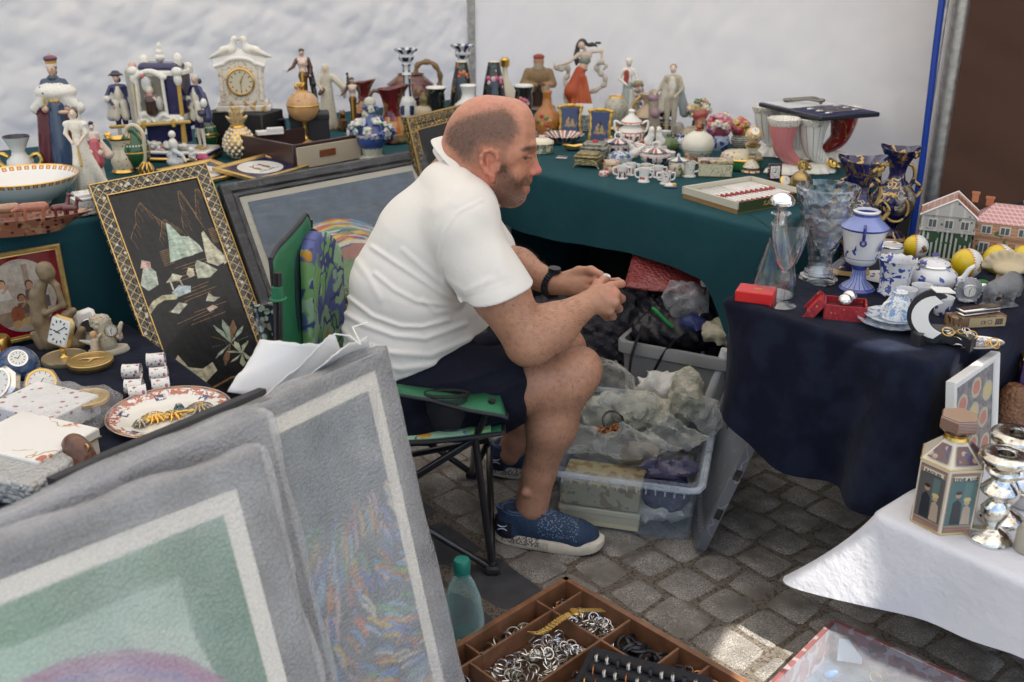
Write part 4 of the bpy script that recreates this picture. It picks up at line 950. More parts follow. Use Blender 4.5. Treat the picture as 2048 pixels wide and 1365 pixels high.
def sedan():
 w=W_('sedan_chair_group','porcelain group of two footmen carrying a blue and gilt sedan chair','figurine',322,318,82,Z3,rz=-.12);s,k=w.s,w.k
 cob=pm('sedan_cobalt',(.014,.012,.075),[(GOLD,('m',55,.012),('n',20,.55),'g')])
 m=MB();m.box((0,0,6*k),(196*s,84*s,9*k),0,bev=3*s);m.box((0,0,20*k),(190*s,80*s,8*k),1,bev=3*s);m.box((0,0,13*k),(186*s,76*s,8*k),2);m.build('base',[M_('gold'),M_('white'),M_('cobalt')],w.e)
 b=[]
 def bx(c,h,col,rot=None,rd=.004,kk=.002):b.append((('b',tuple(w.p(*c)),tuple(w.p(*h)),rot,rd),col,kk,'u'))
 D=(.014,.012,.075);wh=WHT;gr=(.17,.16,.13)
 bx((8,2,118),(44,28,52),D);bx((8,2,62),(36,24,30),D);bx((8,0,88),(46,30,7),wh)
 bx((-4,-27,130),(26,3,42),gr);bx((8,2,176),(50,32,5),wh);bx((8,2,186),(40,26,9),D,(0,0,0),.02)
 def cc(a,b_,ra,rb,col,kk=.003):b.append((('c',tuple(w.p(*a)),tuple(w.p(*b_)),ra*s,rb*s),col,kk,'u'))
 def ee(a,r,col,kk=.003):b.append((('e',tuple(w.p(*a)),tuple(q*s for q in r),None),col,kk,'u'))
 for x in(-36,52):
  cc((x,-27,42),(x,-27,82),4,4,GLD);cc((x,-27,96),(x,-27,160),4,4,GLD);ee((x,-28,165),(8,7,12),wh);ee((x,-28,180),(11,9,9),wh);ee((x,24,184),(9,8,9),wh)
 for x0,x1 in((-32,-30),(24,22)):cc((x0,-31,92),(x1,-31,166),3.2,3.2,wh)
 r=random.Random(4)
 for i in range(16):
  f=i/15;cc((-30+54*f,-31,90+6*math.sin(f*9)),(-28+54*f,-31,92+6*math.sin(f*9+.5)),4.5,3.5,wh);x=-32+56*f;cc((x,-30,168+12*math.sin(PI*f)),(x+3,-30,169+12*math.sin(PI*f)),5,4.5,wh)
  ee((-34+5.6*i,-28+r.uniform(-4,4),84+r.uniform(-5,5)),(6,5,5),wh);ee((-42+6.2*i,-30+r.uniform(-6,2),34+r.uniform(-7,5)),(7,6,6),wh if i%4 else(.45,.22,.2))
 ee((8,0,204),(10,10,8),wh);ee((8,0,214),(8,8,7),wh);ee((9,0,224),(5,5,9),wh);ee((44,0,200),(9,8,13),wh);ee((-28,6,196),(10,8,12),wh);ee((-50,0,186),(8,7,9),(.6,.4,.32));ee((-46,-10,172),(7,7,14),wh)
 cc((-58,-4,176),(-52,-8,70),7,9,(.42,.40,.35),.006);cc((-48,-4,170),(-46,-10,60),6,9,(.6,.58,.52),.006)
 cc((-6,-32,104),(-6,-32,122),11,13,(.05,.025,.02));ee((-5,-35,127),(12,5,9),PSK);ee((-4,-36,144),(7,6,9),PSK);ee((-9,-35,157),(10,6,14),(.5,.52,.5));ee((-8,-36,148),(9,5,8),(.5,.52,.5));ee((-14,-38,172),(4,3,4),(.55,.12,.12));cc((-12,-37,134),(2,-37,133),2,2,(.35,.03,.06));ee((12,-34,118),(6,5,14),(.45,.44,.4));ee((-4,-38,118),(3,2,3),(.2,.05,.06))
 cc((-92,-38,70),(70,-38,84),3.6,3.6,GLD);bx((-22,-38,76),(3,4,8),GLD,None,.001);bx((38,-38,81),(3,4,8),GLD,None,.001);cc((-80,34,80),(84,34,90),3.4,3.4,GLD)
 for x in(-34,50):cc((x,-30,40),(x+2,-30,78),4,4,GLD)
 sdfobj('sedan_chair',b,.0032,.003,M_('vc'),w.e)
 def foot(x,hat,flip,rz):
  H=150*k;sg=1;coat=(.03,.035,.12)
  ex=[('c',(-.09,.03,.72),(-.12,.05,.42),.05,.07,(.62,.6,.54),.03),('c',(.09,.03,.72),(.12,.05,.42),.05,.07,coat,.03),('e',(0,-.02,.70),(.055,.05,.13),(.66,.62,.52),None,.01),('c',(-.04,-.02,.60),(-.07,-.03,.42),.05,.05,(.66,.62,.52),.02),('c',(.04,-.02,.60),(.06,-.03,.42),.05,.05,(.66,.62,.52),.02),('e',(-.15,-.02,.66),(.045,.045,.05),WHT,None,.01),('e',(.16,-.02,.63),(.045,.045,.06),WHT,None,.01),('e',(.03,.05,.90),(.03,.03,.04),(.02,.02,.04),None,.004)]
  if hat:ex+=[('e',(0,0,.975),(.095,.07,.022),(.02,.02,.06),None,.004),('e',(0,0,1.0),(.055,.05,.03),(.02,.02,.06),None,.008),('c',(-.09,-.03,.97),(.09,-.03,.97),.012,.012,GLD,.004)]
  else:ex+=[('e',(.17,-.08,.50),(.06,.05,.05),(.02,.02,.07),None,.006),('c',(.12,-.1,.54),(.19,-.12,.44),.012,.012,GLD,.004)]
  o=sdfobj('footman',hum(H,hair=(.5,.5,.46),top=coat,low=(.02,.02,.07),stock=(.66,.63,.56),shoe=(.45,.3,.06),extra=ex,arms=(((-.15,-.01,.70),(-.08,-.08,.56)),((.15,.0,.70),(.16,-.04,.55)))),H/100,H*.02,M_('vc'),w.e,loc=w.p(x,-6,24),rot=(0,0,rz));return o
 foot(-84,True,0,.5);foot(76,False,0,-.5)
 r=random.Random(9);fl=[]
 for i in range(26):fl.append((('e',tuple(w.p(r.uniform(-40,48),r.uniform(-36,-24),r.uniform(24,38))),(5*s,5*s,4*s),None),r.choice([WHT,WHT,(.45,.15,.14),(.2,.25,.15)]),.002,'u'))
 sdfobj('flower_encrustation',fl,.0026,.002,M_('vc'),w.e)
sedan()
def egg(label,u,vb,vt):
 w=W_('decorative_egg',label,'ornament',u,vb,vt,Z3,'green enamel eggs');h=vb-vt;H=w.H
 em=pm('green_enamel',(.012,.09,.035),[((.6,.35,.2),('a',5,.24),('z',H*.60,H*.80),('m',50,.03)),((.75,.65,.5),('a',30,.5),('z',H*.585,H*.615)),((.6,.3,.15),('a',5,.12),('z',H*.66,H*.86)),((.5,.25,.1),('a',5,.16),('z',H*.10,H*.36),'g'),(GOLD,('z',H*.425,H*.465),'g')])
 pr=[]
 for i in range(15):
  t=i/14;z=h*(.03+.97*t);r=h*.335*math.sin(PI*(.06+.94*t)**.86)**.72;pr.append((max(r,.3),z))
 w.lathe('egg',[(h*.14,0)]+pr,em)
 m=MB();m.torus((0,0,H*.445),h*.333*w.s,.0016,32);m.build('gold_band',M_('gold'),w.e)
egg('green enamel egg with gold swags on the left, behind the cream ewer',268,342,252);egg('green enamel egg with gold swags beside the black box of the dove clock',414,302,232)
def ewer():
 w=W_('jug','small cream ewer with gilt lip and tall arched handle','jug',244,345,272,Z3)
 w.lathe('body',[(22,0),(24,3),(20,8),(23,20),(22,34),(17,46),(18,56),(23,66),(25,70),(22,69),(14,56)],[pm('cream_flowered',(.68,.60,.44),[((.03,.08,.04),('v',75,.20)),((.5,.12,.05),('v',95,.12))]),M_('gold')],mis=[1]*2+[0]*5+[1]*3,sx=1)
 w.tube('handle',spline([(18,0,60),(14,0,84),(30,0,94),(46,0,80),(46,0,50),(40,0,14),(24,0,10)],5),4.2,mat('ivory_glaze',(.6,.52,.38),.25,coat=.4));w.tube('lip',spline([(-22,0,68),(-26,0,76),(-18,0,74)],4),5,M_('gold'))
ewer()
def cherub(label,u,vb,vt,kind):
 w=W_('cherub',label,'figurine',u,vb,vt,Z3,None,rz=-.4);H=w.H
 ex=[('e',(0,-.02,.86),(.10,.09,.10),WHT,None,.02),('e',(0,-.02,.60),(.13,.11,.16),WHT,None,.04),('c',(.05,-.05,.42),(.34,-.12,.36),.08,.05,(.55,.62,.68),.03),('c',(.34,-.12,.36),(.42,-.10,.20),.05,.04,WHT,.03),('e',(-.02,0,.12),(.24,.2,.14),(.6,.62,.64),None,.04),('e',(-.14,.03,.28),(.14,.12,.12),(.6,.62,.64),None,.04)]
 if kind:ex=[('e',(-.12,-.02,.80),(.15,.13,.16),WHT,None,.02),('e',(-.12,0,.46),(.20,.17,.24),WHT,None,.06),('c',(-.05,-.1,.55),(.25,-.14,.68),.07,.05,WHT,.03),('c',(-.02,-.12,.45),(.18,-.2,.42),.07,.05,WHT,.03),('c',(.35,0,.60),(.80,0,.62),.05,.05,(.5,.1,.2),.01),('c',(.42,0,.10),(.70,0,.10),.20,.20,(.38,.03,.12),.05),('c',(.40,0,.40),(.72,0,.40),.20,.20,(.38,.03,.12),.05)]
 pr=[]
 for q in ex:
  if q[0]=='c':pr.append((('c',tuple(H*x for x in q[1]),tuple(H*x for x in q[2]),q[3]*H,q[4]*H),q[5],q[6]*H,'u'))
  else:pr.append((('e',tuple(H*x for x in q[1]),tuple(H*x for x in q[2]),q[4]),q[3],q[5]*H,'u'))
 pr.append((('b',(0,0,-.3*H),(H*2,H,.3*H),None,.001),None,.002,'s'));w.sdf('figure',pr,H/60)
cherub('white putto sitting with one leg stretched, in front of the sedan chair',348,334,258,0);cherub('white putto leaning against a raspberry pink drum',388,332,292,1)
def gilt_bits():
 w=W_('gilt_trinket','little openwork gilt crown lying behind the lacquer panel','ornament',292,352,322,Z3)
 m=MB()
 for i in range(9):
  a=2*PI*i/9;m.tube(spline([(10*w.s*math.cos(a),10*w.s*math.sin(a),0),(14*w.s*math.cos(a+.3),14*w.s*math.sin(a+.3),14*w.k),(6*w.s*math.cos(a+.6),6*w.s*math.sin(a+.6),26*w.k)],4),1.8*w.s,6)
 m.torus((0,0,2*w.k),12*w.s,2.4*w.s);m.build('crown',M_('gold'),w.e)
gilt_bits()
def dove_clock():
 b=W_('display_box','large matt black display box under the dove clock','box',486,296,222,Z3,rz=AV-PI/2+.55);s,k=b.s,b.k
 m=MB();m.box((0,10*s,b.H/2),(128*s,80*s,b.H),0,bev=2*s);m.build('box',M_('matblack'),b.e)
 tz=Z3+b.H;w=W_('mantel_clock','white and gilt porcelain mantel clock topped by two doves','clock',483,222,80,tz,rz=.12);s,k=w.s,w.k
 ch=pm('clock_china',(.74,.71,.64),[((.55,.33,.12),('m',26,.014)),((.6,.42,.25),('n',40,.66))])
 m=MB();m.box((0,0,7*k),(106*s,44*s,14*k),0,bev=3*s);m.box((0,0,18*k),(96*s,38*s,9*k),0,bev=2*s);m.build('plinth',[pm('clock_china2',(.72,.68,.6),[((.5,.3,.1),('n',35,.58))])],w.e)
 m=MB();m.at((0,0,0),(PI/2,0,0));pts=[(-42,22),(42,22),(42,88),(46,92),(36,96)]+[(30*math.cos(a),92+14*math.sin(a))for a in np.linspace(.2,PI-.2,12)]+[(-36,96),(-46,92),(-42,88)]
 m.prism([(x*s,y*k)for x,y in pts],-18*s,18*s);m.build('case',ch,w.e)
 m=MB();
 for f,(xx,rr)in enumerate(((0,5),)):
  m.tube([w.p(x,-19,y)for x,y in[(-48,92),(-36,96),(-28,98)]+[(30*math.cos(a),95+13*math.sin(a))for a in np.linspace(PI-.3,.3,12)]+[(28,98),(36,96),(48,92)]],4.5*s,8)
  m.tube([w.p(x,0,y)for x,y in[(-48,92),(-36,96),(-28,98)]+[(30*math.cos(a),95+13*math.sin(a))for a in np.linspace(PI-.3,.3,12)]+[(28,98),(36,96),(48,92)]],5*s,8,flat=3.2)
 m.build('cornice',M_('white'),w.e)
 for x in(-38,38):m=MB();m.cyl(w.p(x,-20,24),w.p(x,-20,88),4.5*s,4.5*s,10);m.build('column',ch,w.e)
 clock_face(w,0,-19.5,61,27)
 for(x,sg)in((-19,1),(21,-1)):
  o=[]
  def c(a,b_,ra,rb,col=WHT):o.append((('c',tuple(w.p(x+sg*a[0],a[1],a[2])),tuple(w.p(x+sg*b_[0],b_[1],b_[2])),ra*s,rb*s),col,3*s,'u'))
  c((-10,0,120),(6,0,124),10,9);c((6,0,126),(10,0,141),7.5,5.5);c((10,0,142),(12,0,144),6,6);c((16,0,143),(20,0,141),2,.8,(.5,.35,.3));c((-14,0,118),(-38,0,108),7,3);c((-4,-8,123),(-32,-6,111),5,2.5,(.62,.60,.53));c((0,0,112),(0,0,106),3,3)
  sdfobj('dove',o,1.6*s,3*s,M_('vc'),w.e)
def clock_face(w,x,y,h,r,tiltr=0,hands=True,bez=None,face=None,parent=None,rim=.12):
 s,k=w.s,w.k;par=parent or w.e;rt=(PI/2,0,0)
 c=w.p(x,y,h);R0=r*s
 m=MB();m.at(c,rt);m.lathe([(R0*1.02,-.001),(R0,R0*.16),(R0*.93,R0*.2),(R0*.86,R0*.10),(R0*.86,0)],32,cap=False);m.build('bezel',bez or M_('gold'),par)
 m=MB();m.at(c,rt);m.lathe([(R0*.88,0),(R0*.88,R0*.05)],32)
 for i in range(12):a=i*PI/6;m.box((R0*.70*math.sin(a),R0*.70*math.cos(a),R0*.055),(R0*.05,R0*.17,R0*.02),1,rot=(0,0,-a))
 m.build('dial',[face or mat('dial_cream',(.62,.56,.42),.35),M_('black')],par)
 if hands:
  m=MB();m.at(c,rt);m.box((R0*.10,R0*.22,R0*.09),(R0*.06,R0*.5,R0*.02),0,rot=(0,0,-.45));m.box((0,-R0*.28,R0*.08),(R0*.05,R0*.62,R0*.02),0);m.lathe([(R0*.08,R0*.05),(R0*.08,R0*.11)],10);m.build('hands',M_('black')if face else M_('brass'),par)
dove_clock()
def pineapple():
 w=W_('pineapple_ornament','gilt and cream pineapple ornament with spiky crown','ornament',476,316,212,Z3);s,k=w.s,w.k
 m=MB();m.lathe([(12*s,0),(24*s,8*k),(29*s,26*k),(27*s,44*k),(16*s,60*k),(10*s,64*k)],24);m.build('core',M_('gold'),w.e)
 m=MB()
 for j in range(9):
  z=5+j*6.6;r=[16,23,28,30,29.5,28,25,21,15][j]
  for i in range(14):a=2*PI*(i+.5*(j%2))/14;m.ball((r*s*math.cos(a),r*s*math.sin(a),z*k),4.3*s,0,8)
 m.build('scales',mat('pearl_glaze',(.75,.66,.5),.15,.15,coat=.6),w.e)
 m=MB();r=random.Random(3)
 for j in range(3):
  for i in range(10):
   a=2*PI*(i+.5*j)/10;rr=[22,16,9][j];top=[84,95,103][j];m.tube(spline([(7*s*math.cos(a),7*s*math.sin(a),62*k),(rr*.6*s*math.cos(a),rr*.6*s*math.sin(a),(top-8)*k),(rr*s*math.cos(a),rr*s*math.sin(a),top*k)],4),[3.6*s]*6+[2.5*s,1.5*s,.5*s],6)
 m.build('leaves',mat('cream_gilt',(.62,.48,.26),.25,.4,coat=.5),w.e);m=MB();m.torus((0,0,63*k),11*s,4*s);m.build('collar',M_('gold'),w.e)
pineapple()
def openbox():
 w=W_('black_box','open black card box lying on its side beside the pineapple','box',538,292,236,Z3,rz=.35);s,k=w.s,w.k;t=2.5*s;X,Y,Zz=62*s,50*s,w.H
 m=MB();m.box((0,0,t/2),(X,Y,t));m.box((0,0,Zz-t/2),(X,Y,t));m.box((-X/2+t/2,0,Zz/2),(t,Y,Zz-2*t));m.box((X/2-t/2,0,Zz/2),(t,Y,Zz-2*t));m.box((0,Y/2-t/2,Zz/2),(X-2*t,t,Zz-2*t));m.build('box',mat('black_card',(.03,.026,.028),.45),w.e)
 w=W_('black_box','plain black card box behind the onyx globe','box',620,290,228,Z3,rz=.2);s,k=w.s,w.k
 m=MB();m.box((0,8*s,w.H/2),(76*s,56*s,w.H),0,bev=2*s);m.build('box',M_('matblack'),w.e);m=MB();m.box((0,8*s,w.H*.93),(79*s,59*s,w.H*.2),0,bev=2*s);m.build('lid',M_('matblack'),w.e)
 return Z3+w.H*1.03
ztop=openbox()
def onyx():
 w=W_('globe_box','honey coloured onyx globe with roses on a slender gilt stem','ornament',607,296,160,Z3);s,k=w.s,w.k
 on=pm('honey_onyx',(.52,.30,.13),[((.45,.14,.12),('v',55,.25),('z',w.H*.70,w.H*.9),('n',16,.5)),((.10,.16,.08),('v',70,.2),('z',w.H*.68,w.H*.9),('n',16,.5))],var=.1,vs=18)
 w.lathe('base',[(32,0),(32,3),(24,8),(10,15),(6,18)],on,seg=28);w.lathe('stem',[(5,17),(7,20),(4,26),(6,34),(4,42),(5,52)],M_('gold'),seg=16)
 w.lathe('globe',[(3,50)]+[(32*math.sin(t),84-32*math.cos(t))for t in np.linspace(.2,PI,18)],on);m=MB();m.torus((0,0,87*k),32*s,1.6*s,32);m.build('gold_band',M_('gold'),w.e)
 m=MB()
 for i in range(3):m.tube(spline([w.p(-8+i*5,0,116),w.p(-12+i*8,-2,124),w.p(-6+i*6,0,130),w.p(-2+i*3,0,122)],4),2.3*s,6)
 m.ball(w.p(-11,0,122),4*s);m.build('finial',M_('gold'),w.e)
onyx()
def flapper(label,u,vb,vt,z,rz,cloak=False):
 dr=(.13,.055,.015);ex=[('c',(0,0,.60),(.0,0,.10),.062,.05,dr,.02),('c',(0,0,.12),(.02,0,.01),.05,.085,dr,.02),('e',(0,-.0,.955),(.045,.048,.03),(.05,.03,.02),None,.003),('c',(-.02,-.06,.66),(-.02,-.055,.12),.012,.02,(.55,.32,.06),.01),('c',(-.24,-.03,.66),(-.34,-.06,.68),.006,.004,BLK,.002)]
 if cloak:ex+=[('c',(.09,.02,.82),(.14,.02,.45),.035,.05,BLK,.02),('c',(.14,.02,.45),(.17,0,.05),.04,.05,BLK,.02)]
 w=W_('figurine',label,'figurine',u,vb,vt,z,None,rz);H=w.H
 w.sdf('figure',hum(H,skin=(.62,.42,.32),hair=(.06,.03,.02),top=(.66,.5,.42),low=dr,legs=False,extra=ex,arms=(((-.14,-.01,.72),(-.24,-.06,.66)),((.13,0,.70),(.10,-.03,.58))),sleeve=(.10,.04,.02)),H/110,m=mat('bronzed_ceramic',vcol=True,rough=.25,metal=.25,coat=.5,var=.25,vs=220))
 plinth(w,.12*H,.10*H,.03*H,M_('bronze'))
flapper('gold gowned dancer figurine standing on the black box, arm held out',607,228,95,ztop,.3,True);flapper('bronze gowned lady figurine in front of the red jugs',706,262,153,Z3,.3)
def falconer():
 w=W_('figurine','cream robed falconer figurine with a dark bird on his fist','figurine',654,258,128,Z3,None,.1);H=w.H;cr=(.60,.55,.44)
 ex=[('c',(0,.02,.86),(0,.03,.05),.07,.13,cr,.05),('e',(0,.015,.93),(.055,.06,.07),cr,None,.01),('c',(.10,0,.80),(.28,-.03,.64),.05,.06,cr,.03),('c',(.26,-.02,.66),(.27,0,.50),.05,.03,cr,.03),('c',(.30,-.04,.64),(.36,-.05,.655),.035,.035,(.06,.055,.05),.01),('c',(.35,-.05,.70),(.34,-.05,.80),.035,.022,(.06,.05,.045),.01),('e',(.335,-.05,.85),(.022,.025,.026),(.05,.04,.035),None,.01),('c',(-.06,-.08,.62),(-.10,-.1,.56),.03,.03,BRN,.02)]
 w.sdf('figure',hum(H,hair=None,top=cr,low=cr,skirt=(.07,.13,cr,7),extra=ex,arms=(((-.12,-.04,.70),(-.06,-.10,.62)),((.16,-.02,.74),(.30,-.04,.65)))),H/90,m=M_('vcm'));plinth(w,.15*H,.13*H,.025*H,M_('bronze'))
falconer()
def jug(label,u,vb,vt,rz,glaze,group='red and amber glazed jugs',sc=1):
 w=W_('jug',label,'jug',u,vb,vt,Z3,group,rz);h=(vb-vt)
 V=[(.20,0),(.25,.02),(.27,.08),(.25,.22),(.20,.38),(.15,.55),(.145,.68),(.18,.82),(.24,.95),(.25,.97),(.23,.96),(.16,.80),(.12,.68)]
 m=MB();pr=[(r*h*w.s,z*h*w.k)for r,z in V];m.lathe(pr,36)
 for v in m.v:
  if v.z>w.H*.75:
   f=(v.z/w.H-.75)/.22;v.x+=max(0,v.x)*.35*f;v.z+=max(0,v.x)*.25*f
 m.build('body',glaze,w.e,smooth=60);w.tube('handle',spline([(-.14*h,0,.88*h),(-.30*h,0,.93*h),(-.38*h,0,.78*h),(-.30*h,0,.48*h),(-.19*h,0,.36*h)],5),.032*h,mat('brown_handle',(.16,.07,.03),.25,coat=.4));return w
def fireglaze(H,n):
 if n in MC:return MC[n]
 return pm(n,(.5,.26,.07),[((.09,.008,.012),('z',H*.50,H*2)),((.14,.01,.01),('a',5,.55,.2),('z',H*.42,H*2)),((.55,.10,.03),('a',6,.4),('z',H*.2,H*.5),('n',20,.45,3,.2)),((.06,.01,.04),('z',-1,H*.17)),((.06,.01,.04),('a',5,.5),('z',-1,H*.25)),((.5,.36,.12),('n',14,.62,3,.1))],rough=.12)
jug('tall dark red jug with amber foot, half behind the bronze lady',729,236,162,0,fireglaze(.16,'fire_glaze_a'));jug('tall glossy jug fading from dark red to yellow, right of the flower basket',784,286,174,0,fireglaze(.22,'fire_glaze_b'))
def grapejug():
 w=W_('jug','squat plum and copper jug with grapes and a twisted branch handle','jug',828,218,148,Z3,None,0);s,k=w.s,w.k
 m=MB();m.lathe(w.pr([(24,0),(38,12),(44,32),(40,50),(26,62),(20,68),(22,70),(14,60)]),32)
 for v in m.v:
  if v.z>40*k and v.x<0:v.x*=1+.5*(v.z/(70*k));
 m.build('body',pm('plum_lustre',(.10,.02,.03),[((.30,.13,.06),('n',12,.54,3,.1)),((.22,.16,.07),('n',16,.62,3,.06))],rough=.15),w.e,smooth=60)
 w.tube('handle',spline([(4,0,66),(10,0,88),(36,0,92),(52,0,70),(50,0,44),(42,0,30)],5),[5+1.2*math.sin(i*1.7)for i in range(26)],mat('bark_glaze',(.24,.15,.06),.4,var=.3))
 m=MB();r=random.Random(2)
 for i in range(26):a=r.uniform(-2.2,-.6);z=r.uniform(10,42);rr=42-abs(z-28)*.3;m.ball((rr*s*math.cos(a),rr*s*math.sin(a),z*k),5*s,0,8)
 m.build('grapes',mat('grape_glaze',(.07,.012,.03),.15,coat=.6),w.e)
grapejug()
def fbasket():
 w=W_('flower_basket','blue and white porcelain basket heaped with flowers','ornament',742,318,195,Z3);s,k=w.s,w.k
 w.lathe('basket',[(26,0),(27,3),(18,8),(20,20),(26,38),(32,50),(28,50)],mat('wicker_china',(.58,.57,.45),.3,coat=.3,bump=[('v',90,.004)]),seg=28,flute=(14,.03))
 B=(.05,.08,.26);cols=[B,(.10,.13,.3),(.5,.52,.5),(.55,.56,.5),(.35,.4,.5),(.6,.6,.55)]
 pr=blooms((0,0,52*k),(46*s,28*s,34*k),46,cols,7.5*s,seed=5,k=.002)+blooms((0,0,92*k),(14*s,12*s,22*k),16,[(.5,.5,.42),(.42,.44,.36),B],6*s,seed=6,k=.002)
 pr+=[(('c',(0,0,45*k),(0,0,90*k),30*s,10*s),B,.004,'u'),(('e',(0,0,112*k),(12*s,11*s,12*k),None),(.42,.43,.36),.003,'u')]
 sdfobj('flowers',pr,.0022,.002,M_('vc'),w.e)
fbasket()
def cat():
 w=W_('cat_figurine','small copper cat figurine sitting behind the blue flower basket','figurine',684,262,220,Z3,None,.6);H=w.H;o=[];c1=(.22,.09,.03)
 for a,b,ra,rb in(((0,0,.15),(0,0,.5),.24,.17),((0,0,.5),(0,-.08,.78),.16,.13),((0,-.1,.82),(0,-.2,.8),.15,.09),((-.08,-.08,.9),(-.1,-.06,1.0),.05,.02),((.08,-.08,.9),(.1,-.06,1.0),.05,.02),((-.08,-.2,.5),(-.1,-.24,.03),.07,.06),((.08,-.2,.5),(.1,-.24,.03),.07,.06),((.1,.15,.08),(.35,.1,.05),.06,.04)):o.append((('c',tuple(H*x for x in a),tuple(H*x for x in b),ra*H,rb*H),c1,.05*H,'u'))
 o.append((('b',(0,0,-.3*H),(H,H,.3*H),None,.001),None,.002,'s'));w.sdf('figure',o,H/50,m=M_('bronze'))
cat()
def winecase():
 w=W_('presentation_box','long brown presentation box open at a cream lined lid','box',600,336,282,Z3,rz=AV-PI/2+.88);s,k=w.s,w.k;br=mat('brown_leatherette',(.045,.02,.018),.4,coat=.2)
 A=P(478,318,Z3);Bp=P(592,342,Z3);Cp=P(722,318,Z3)
 w.e.location=Bp;w.e.rotation_euler=(0,0,0);H=HT(Bp,290)
 def slab(a,b,h,t,name,mt,off=0,zz=0):
  d=(b-a);L=d.length;an=math.atan2(d.y,d.x);m=MB();m.at((a+b)/2-Bp+Vector((-math.sin(an),math.cos(an),0))*off,(0,0,an));m.box((0,0,h/2+zz),(L,t,h),0,bev=.002);return m.build(name,mt,w.e)
 D=Cp+(A-Bp)*.98
 slab(Bp,A,H,.012,'side',br,.0);slab(A,D,H*.9,.012,'back',br,-.006);
 lm=mat('cream_lining',(.46,.38,.28),.6)
 slab(Bp,Cp,H,.012,'lid',[br],0);slab(Bp+(Cp-Bp)*.01,Bp+(Cp-Bp)*.98,H*.84,.004,'lining',lm,-.008,.004)
 d=(Cp-Bp);an=math.atan2(d.y,d.x);m=MB();m.at(d*.46,(0,0,an));m.box((0,-.0115,H*.52),(d.length*.24,.003,H*.26));
 m.build('plaque',mat('plaque_red',(.16,.03,.015),.4,layers=[((.45,.25,.06),('s',260,.25),('n',300,.5))]),w.e)
 m=MB();m.at((0,0,0));m.add([(0,0,.004),tuple(A-Bp+Vector((0,0,.004))),tuple(D-Bp+Vector((0,0,.004))),tuple(Cp-Bp+Vector((0,0,.004)))],[[0,1,2,3]]);m.build('floor',br,w.e)
 q=Vector(P(600,306,Z3+.03));m=MB();m.at((A+D)/2-Bp+Vector((0,-.02,0)),(0,0,.4));m.box((0,0,H*.92),(.10,.05,.012));m.box((.02,-.01,H*.92+.012),(.06,.03,.01));m.build('packing',mat('white_paper',(.75,.74,.7),.7),w.e)
winecase()
def cstick(label,u,vb,vt):
 w=W_('candlestick',label,'candlestick',u,vb,vt,Z3,'tall blue and white candlesticks');h=(vb-vt)/133;H=w.H
 dm=pm('delft_candle',(.74,.75,.74),[((.012,.02,.10),('a',6,.5),('z',H*.03,H*.17)),((.012,.02,.10),('a',4,.42),('z',H*.30,H*.62)),((.70,.72,.72),('v',45,.30),('z',H*.30,H*.62)),((.012,.02,.10),('a',4,.42),('z',H*.66,H*.78)),((.70,.72,.72),('a',4,.15),('z',H*.69,H*.75)),((.012,.02,.10),('z',H*.82,H*.885)),((.7,.72,.72),('a',5,.3,.5),('z',H*.82,H*.885)),((.012,.02,.10),('a',8,.5),('z',H*.93,H*1.1))])
 w.lathe('stick',[(r*h,z*h)for r,z in[(21,0),(22,5),(19,12),(20,18),(16,24),(17,28),(13,34),(10,40),(8.5,50),(8,80),(10,83),(8,86),(8,100),(10,103),(8,106),(14,112),(16,118),(13,122),(15,125),(23,130),(24,133),(14,129),(5,126)]],dm,seg=32)
cstick('slim blue and white candlestick standing between the amber jug and the grape jug',814,232,98);cstick('blue and white candlestick behind the black vase with orange flowers',926,226,90)
def simple(name,label,cat,u,vb,vt,prof,mt,z=Z3,mis=None,group=None,part='body',**k):
 w=W_(name,label,cat,u,vb,vt,z,group);w.lathe(part,prof,mt,mis=mis,**k);return w
w=simple('jar','cream fluted jar with an olive acorn finial','jar',849,240,190,[(20,0),(21,4),(21,20),(17,26),(9,29)],mat('parian',(.52,.46,.32),.5,layers=[((.4,.34,.22),('a',24,.4))]));w.lathe('lid_finial',[(7,28),(9,31),(8,33),(10,38),(9,46),(4,53),(1,56)],mat('olive_glaze',(.16,.12,.04),.3,coat=.4))
def blkfl(n,cols,vs=45,th=.34,zf=(.1,.9),ng=.5):
 return pm(n,(.012,.013,.014),[((.06,.13,.04),('m',30,.03),('n',14,ng)),(cols[0],('v',vs,th),('n',14,ng)),(cols[1],('v',vs*1.6,th*.6),('n',14,ng))],rough=.15)
simple('vase','short black vase with white flared rim beside the acorn jar','vase',873,240,172,[(15,0),(16,3),(17,40),(16,56),(21,64),(20,66),(14,58),(11,50)],[blkfl('black_gilt_bl',[(.3,.2,.1),(.35,.08,.08)],60,.3,ng=.5),M_('white')],mis=[0]*4+[1]*4)
def petals(w,cx,h,R_,r,cols,n=9,seed=1):
 rr=random.Random(seed);pr=[]
 for i in range(n):
  a=2*PI*i/n;q=R_*rr.uniform(.5,1)
  for kx in range(1):
   x=cx+q*math.cos(a);z=h+q*math.sin(a)*1.0;ang2=math.asin(max(-.95,min(.95,x/r)));pr.append((('e',(r*w.s*math.sin(ang2)*.97,-r*w.s*math.cos(ang2)*.97,z*w.k),(R_*.42*w.s,R_*.2*w.s,R_*.34*w.s),(0,-a,0)),rr.choice(cols),.001,'u'))
 sdfobj('painted_flower',pr,.0018,.001,M_('vc'),w.e)
w=simple('vase','tapering black vase painted with orange flowers behind the man\'s head','vase',924,238,124,[(25,0),(26,4),(25,30),(20,70),(14,100),(12,110),(12,114),(9,112),(8,104)],[blkfl('black_orange',[(.5,.12,.02),(.5,.3,.05)],50,.3,ng=.57),M_('cream')],mis=[0]*6+[1]*3)
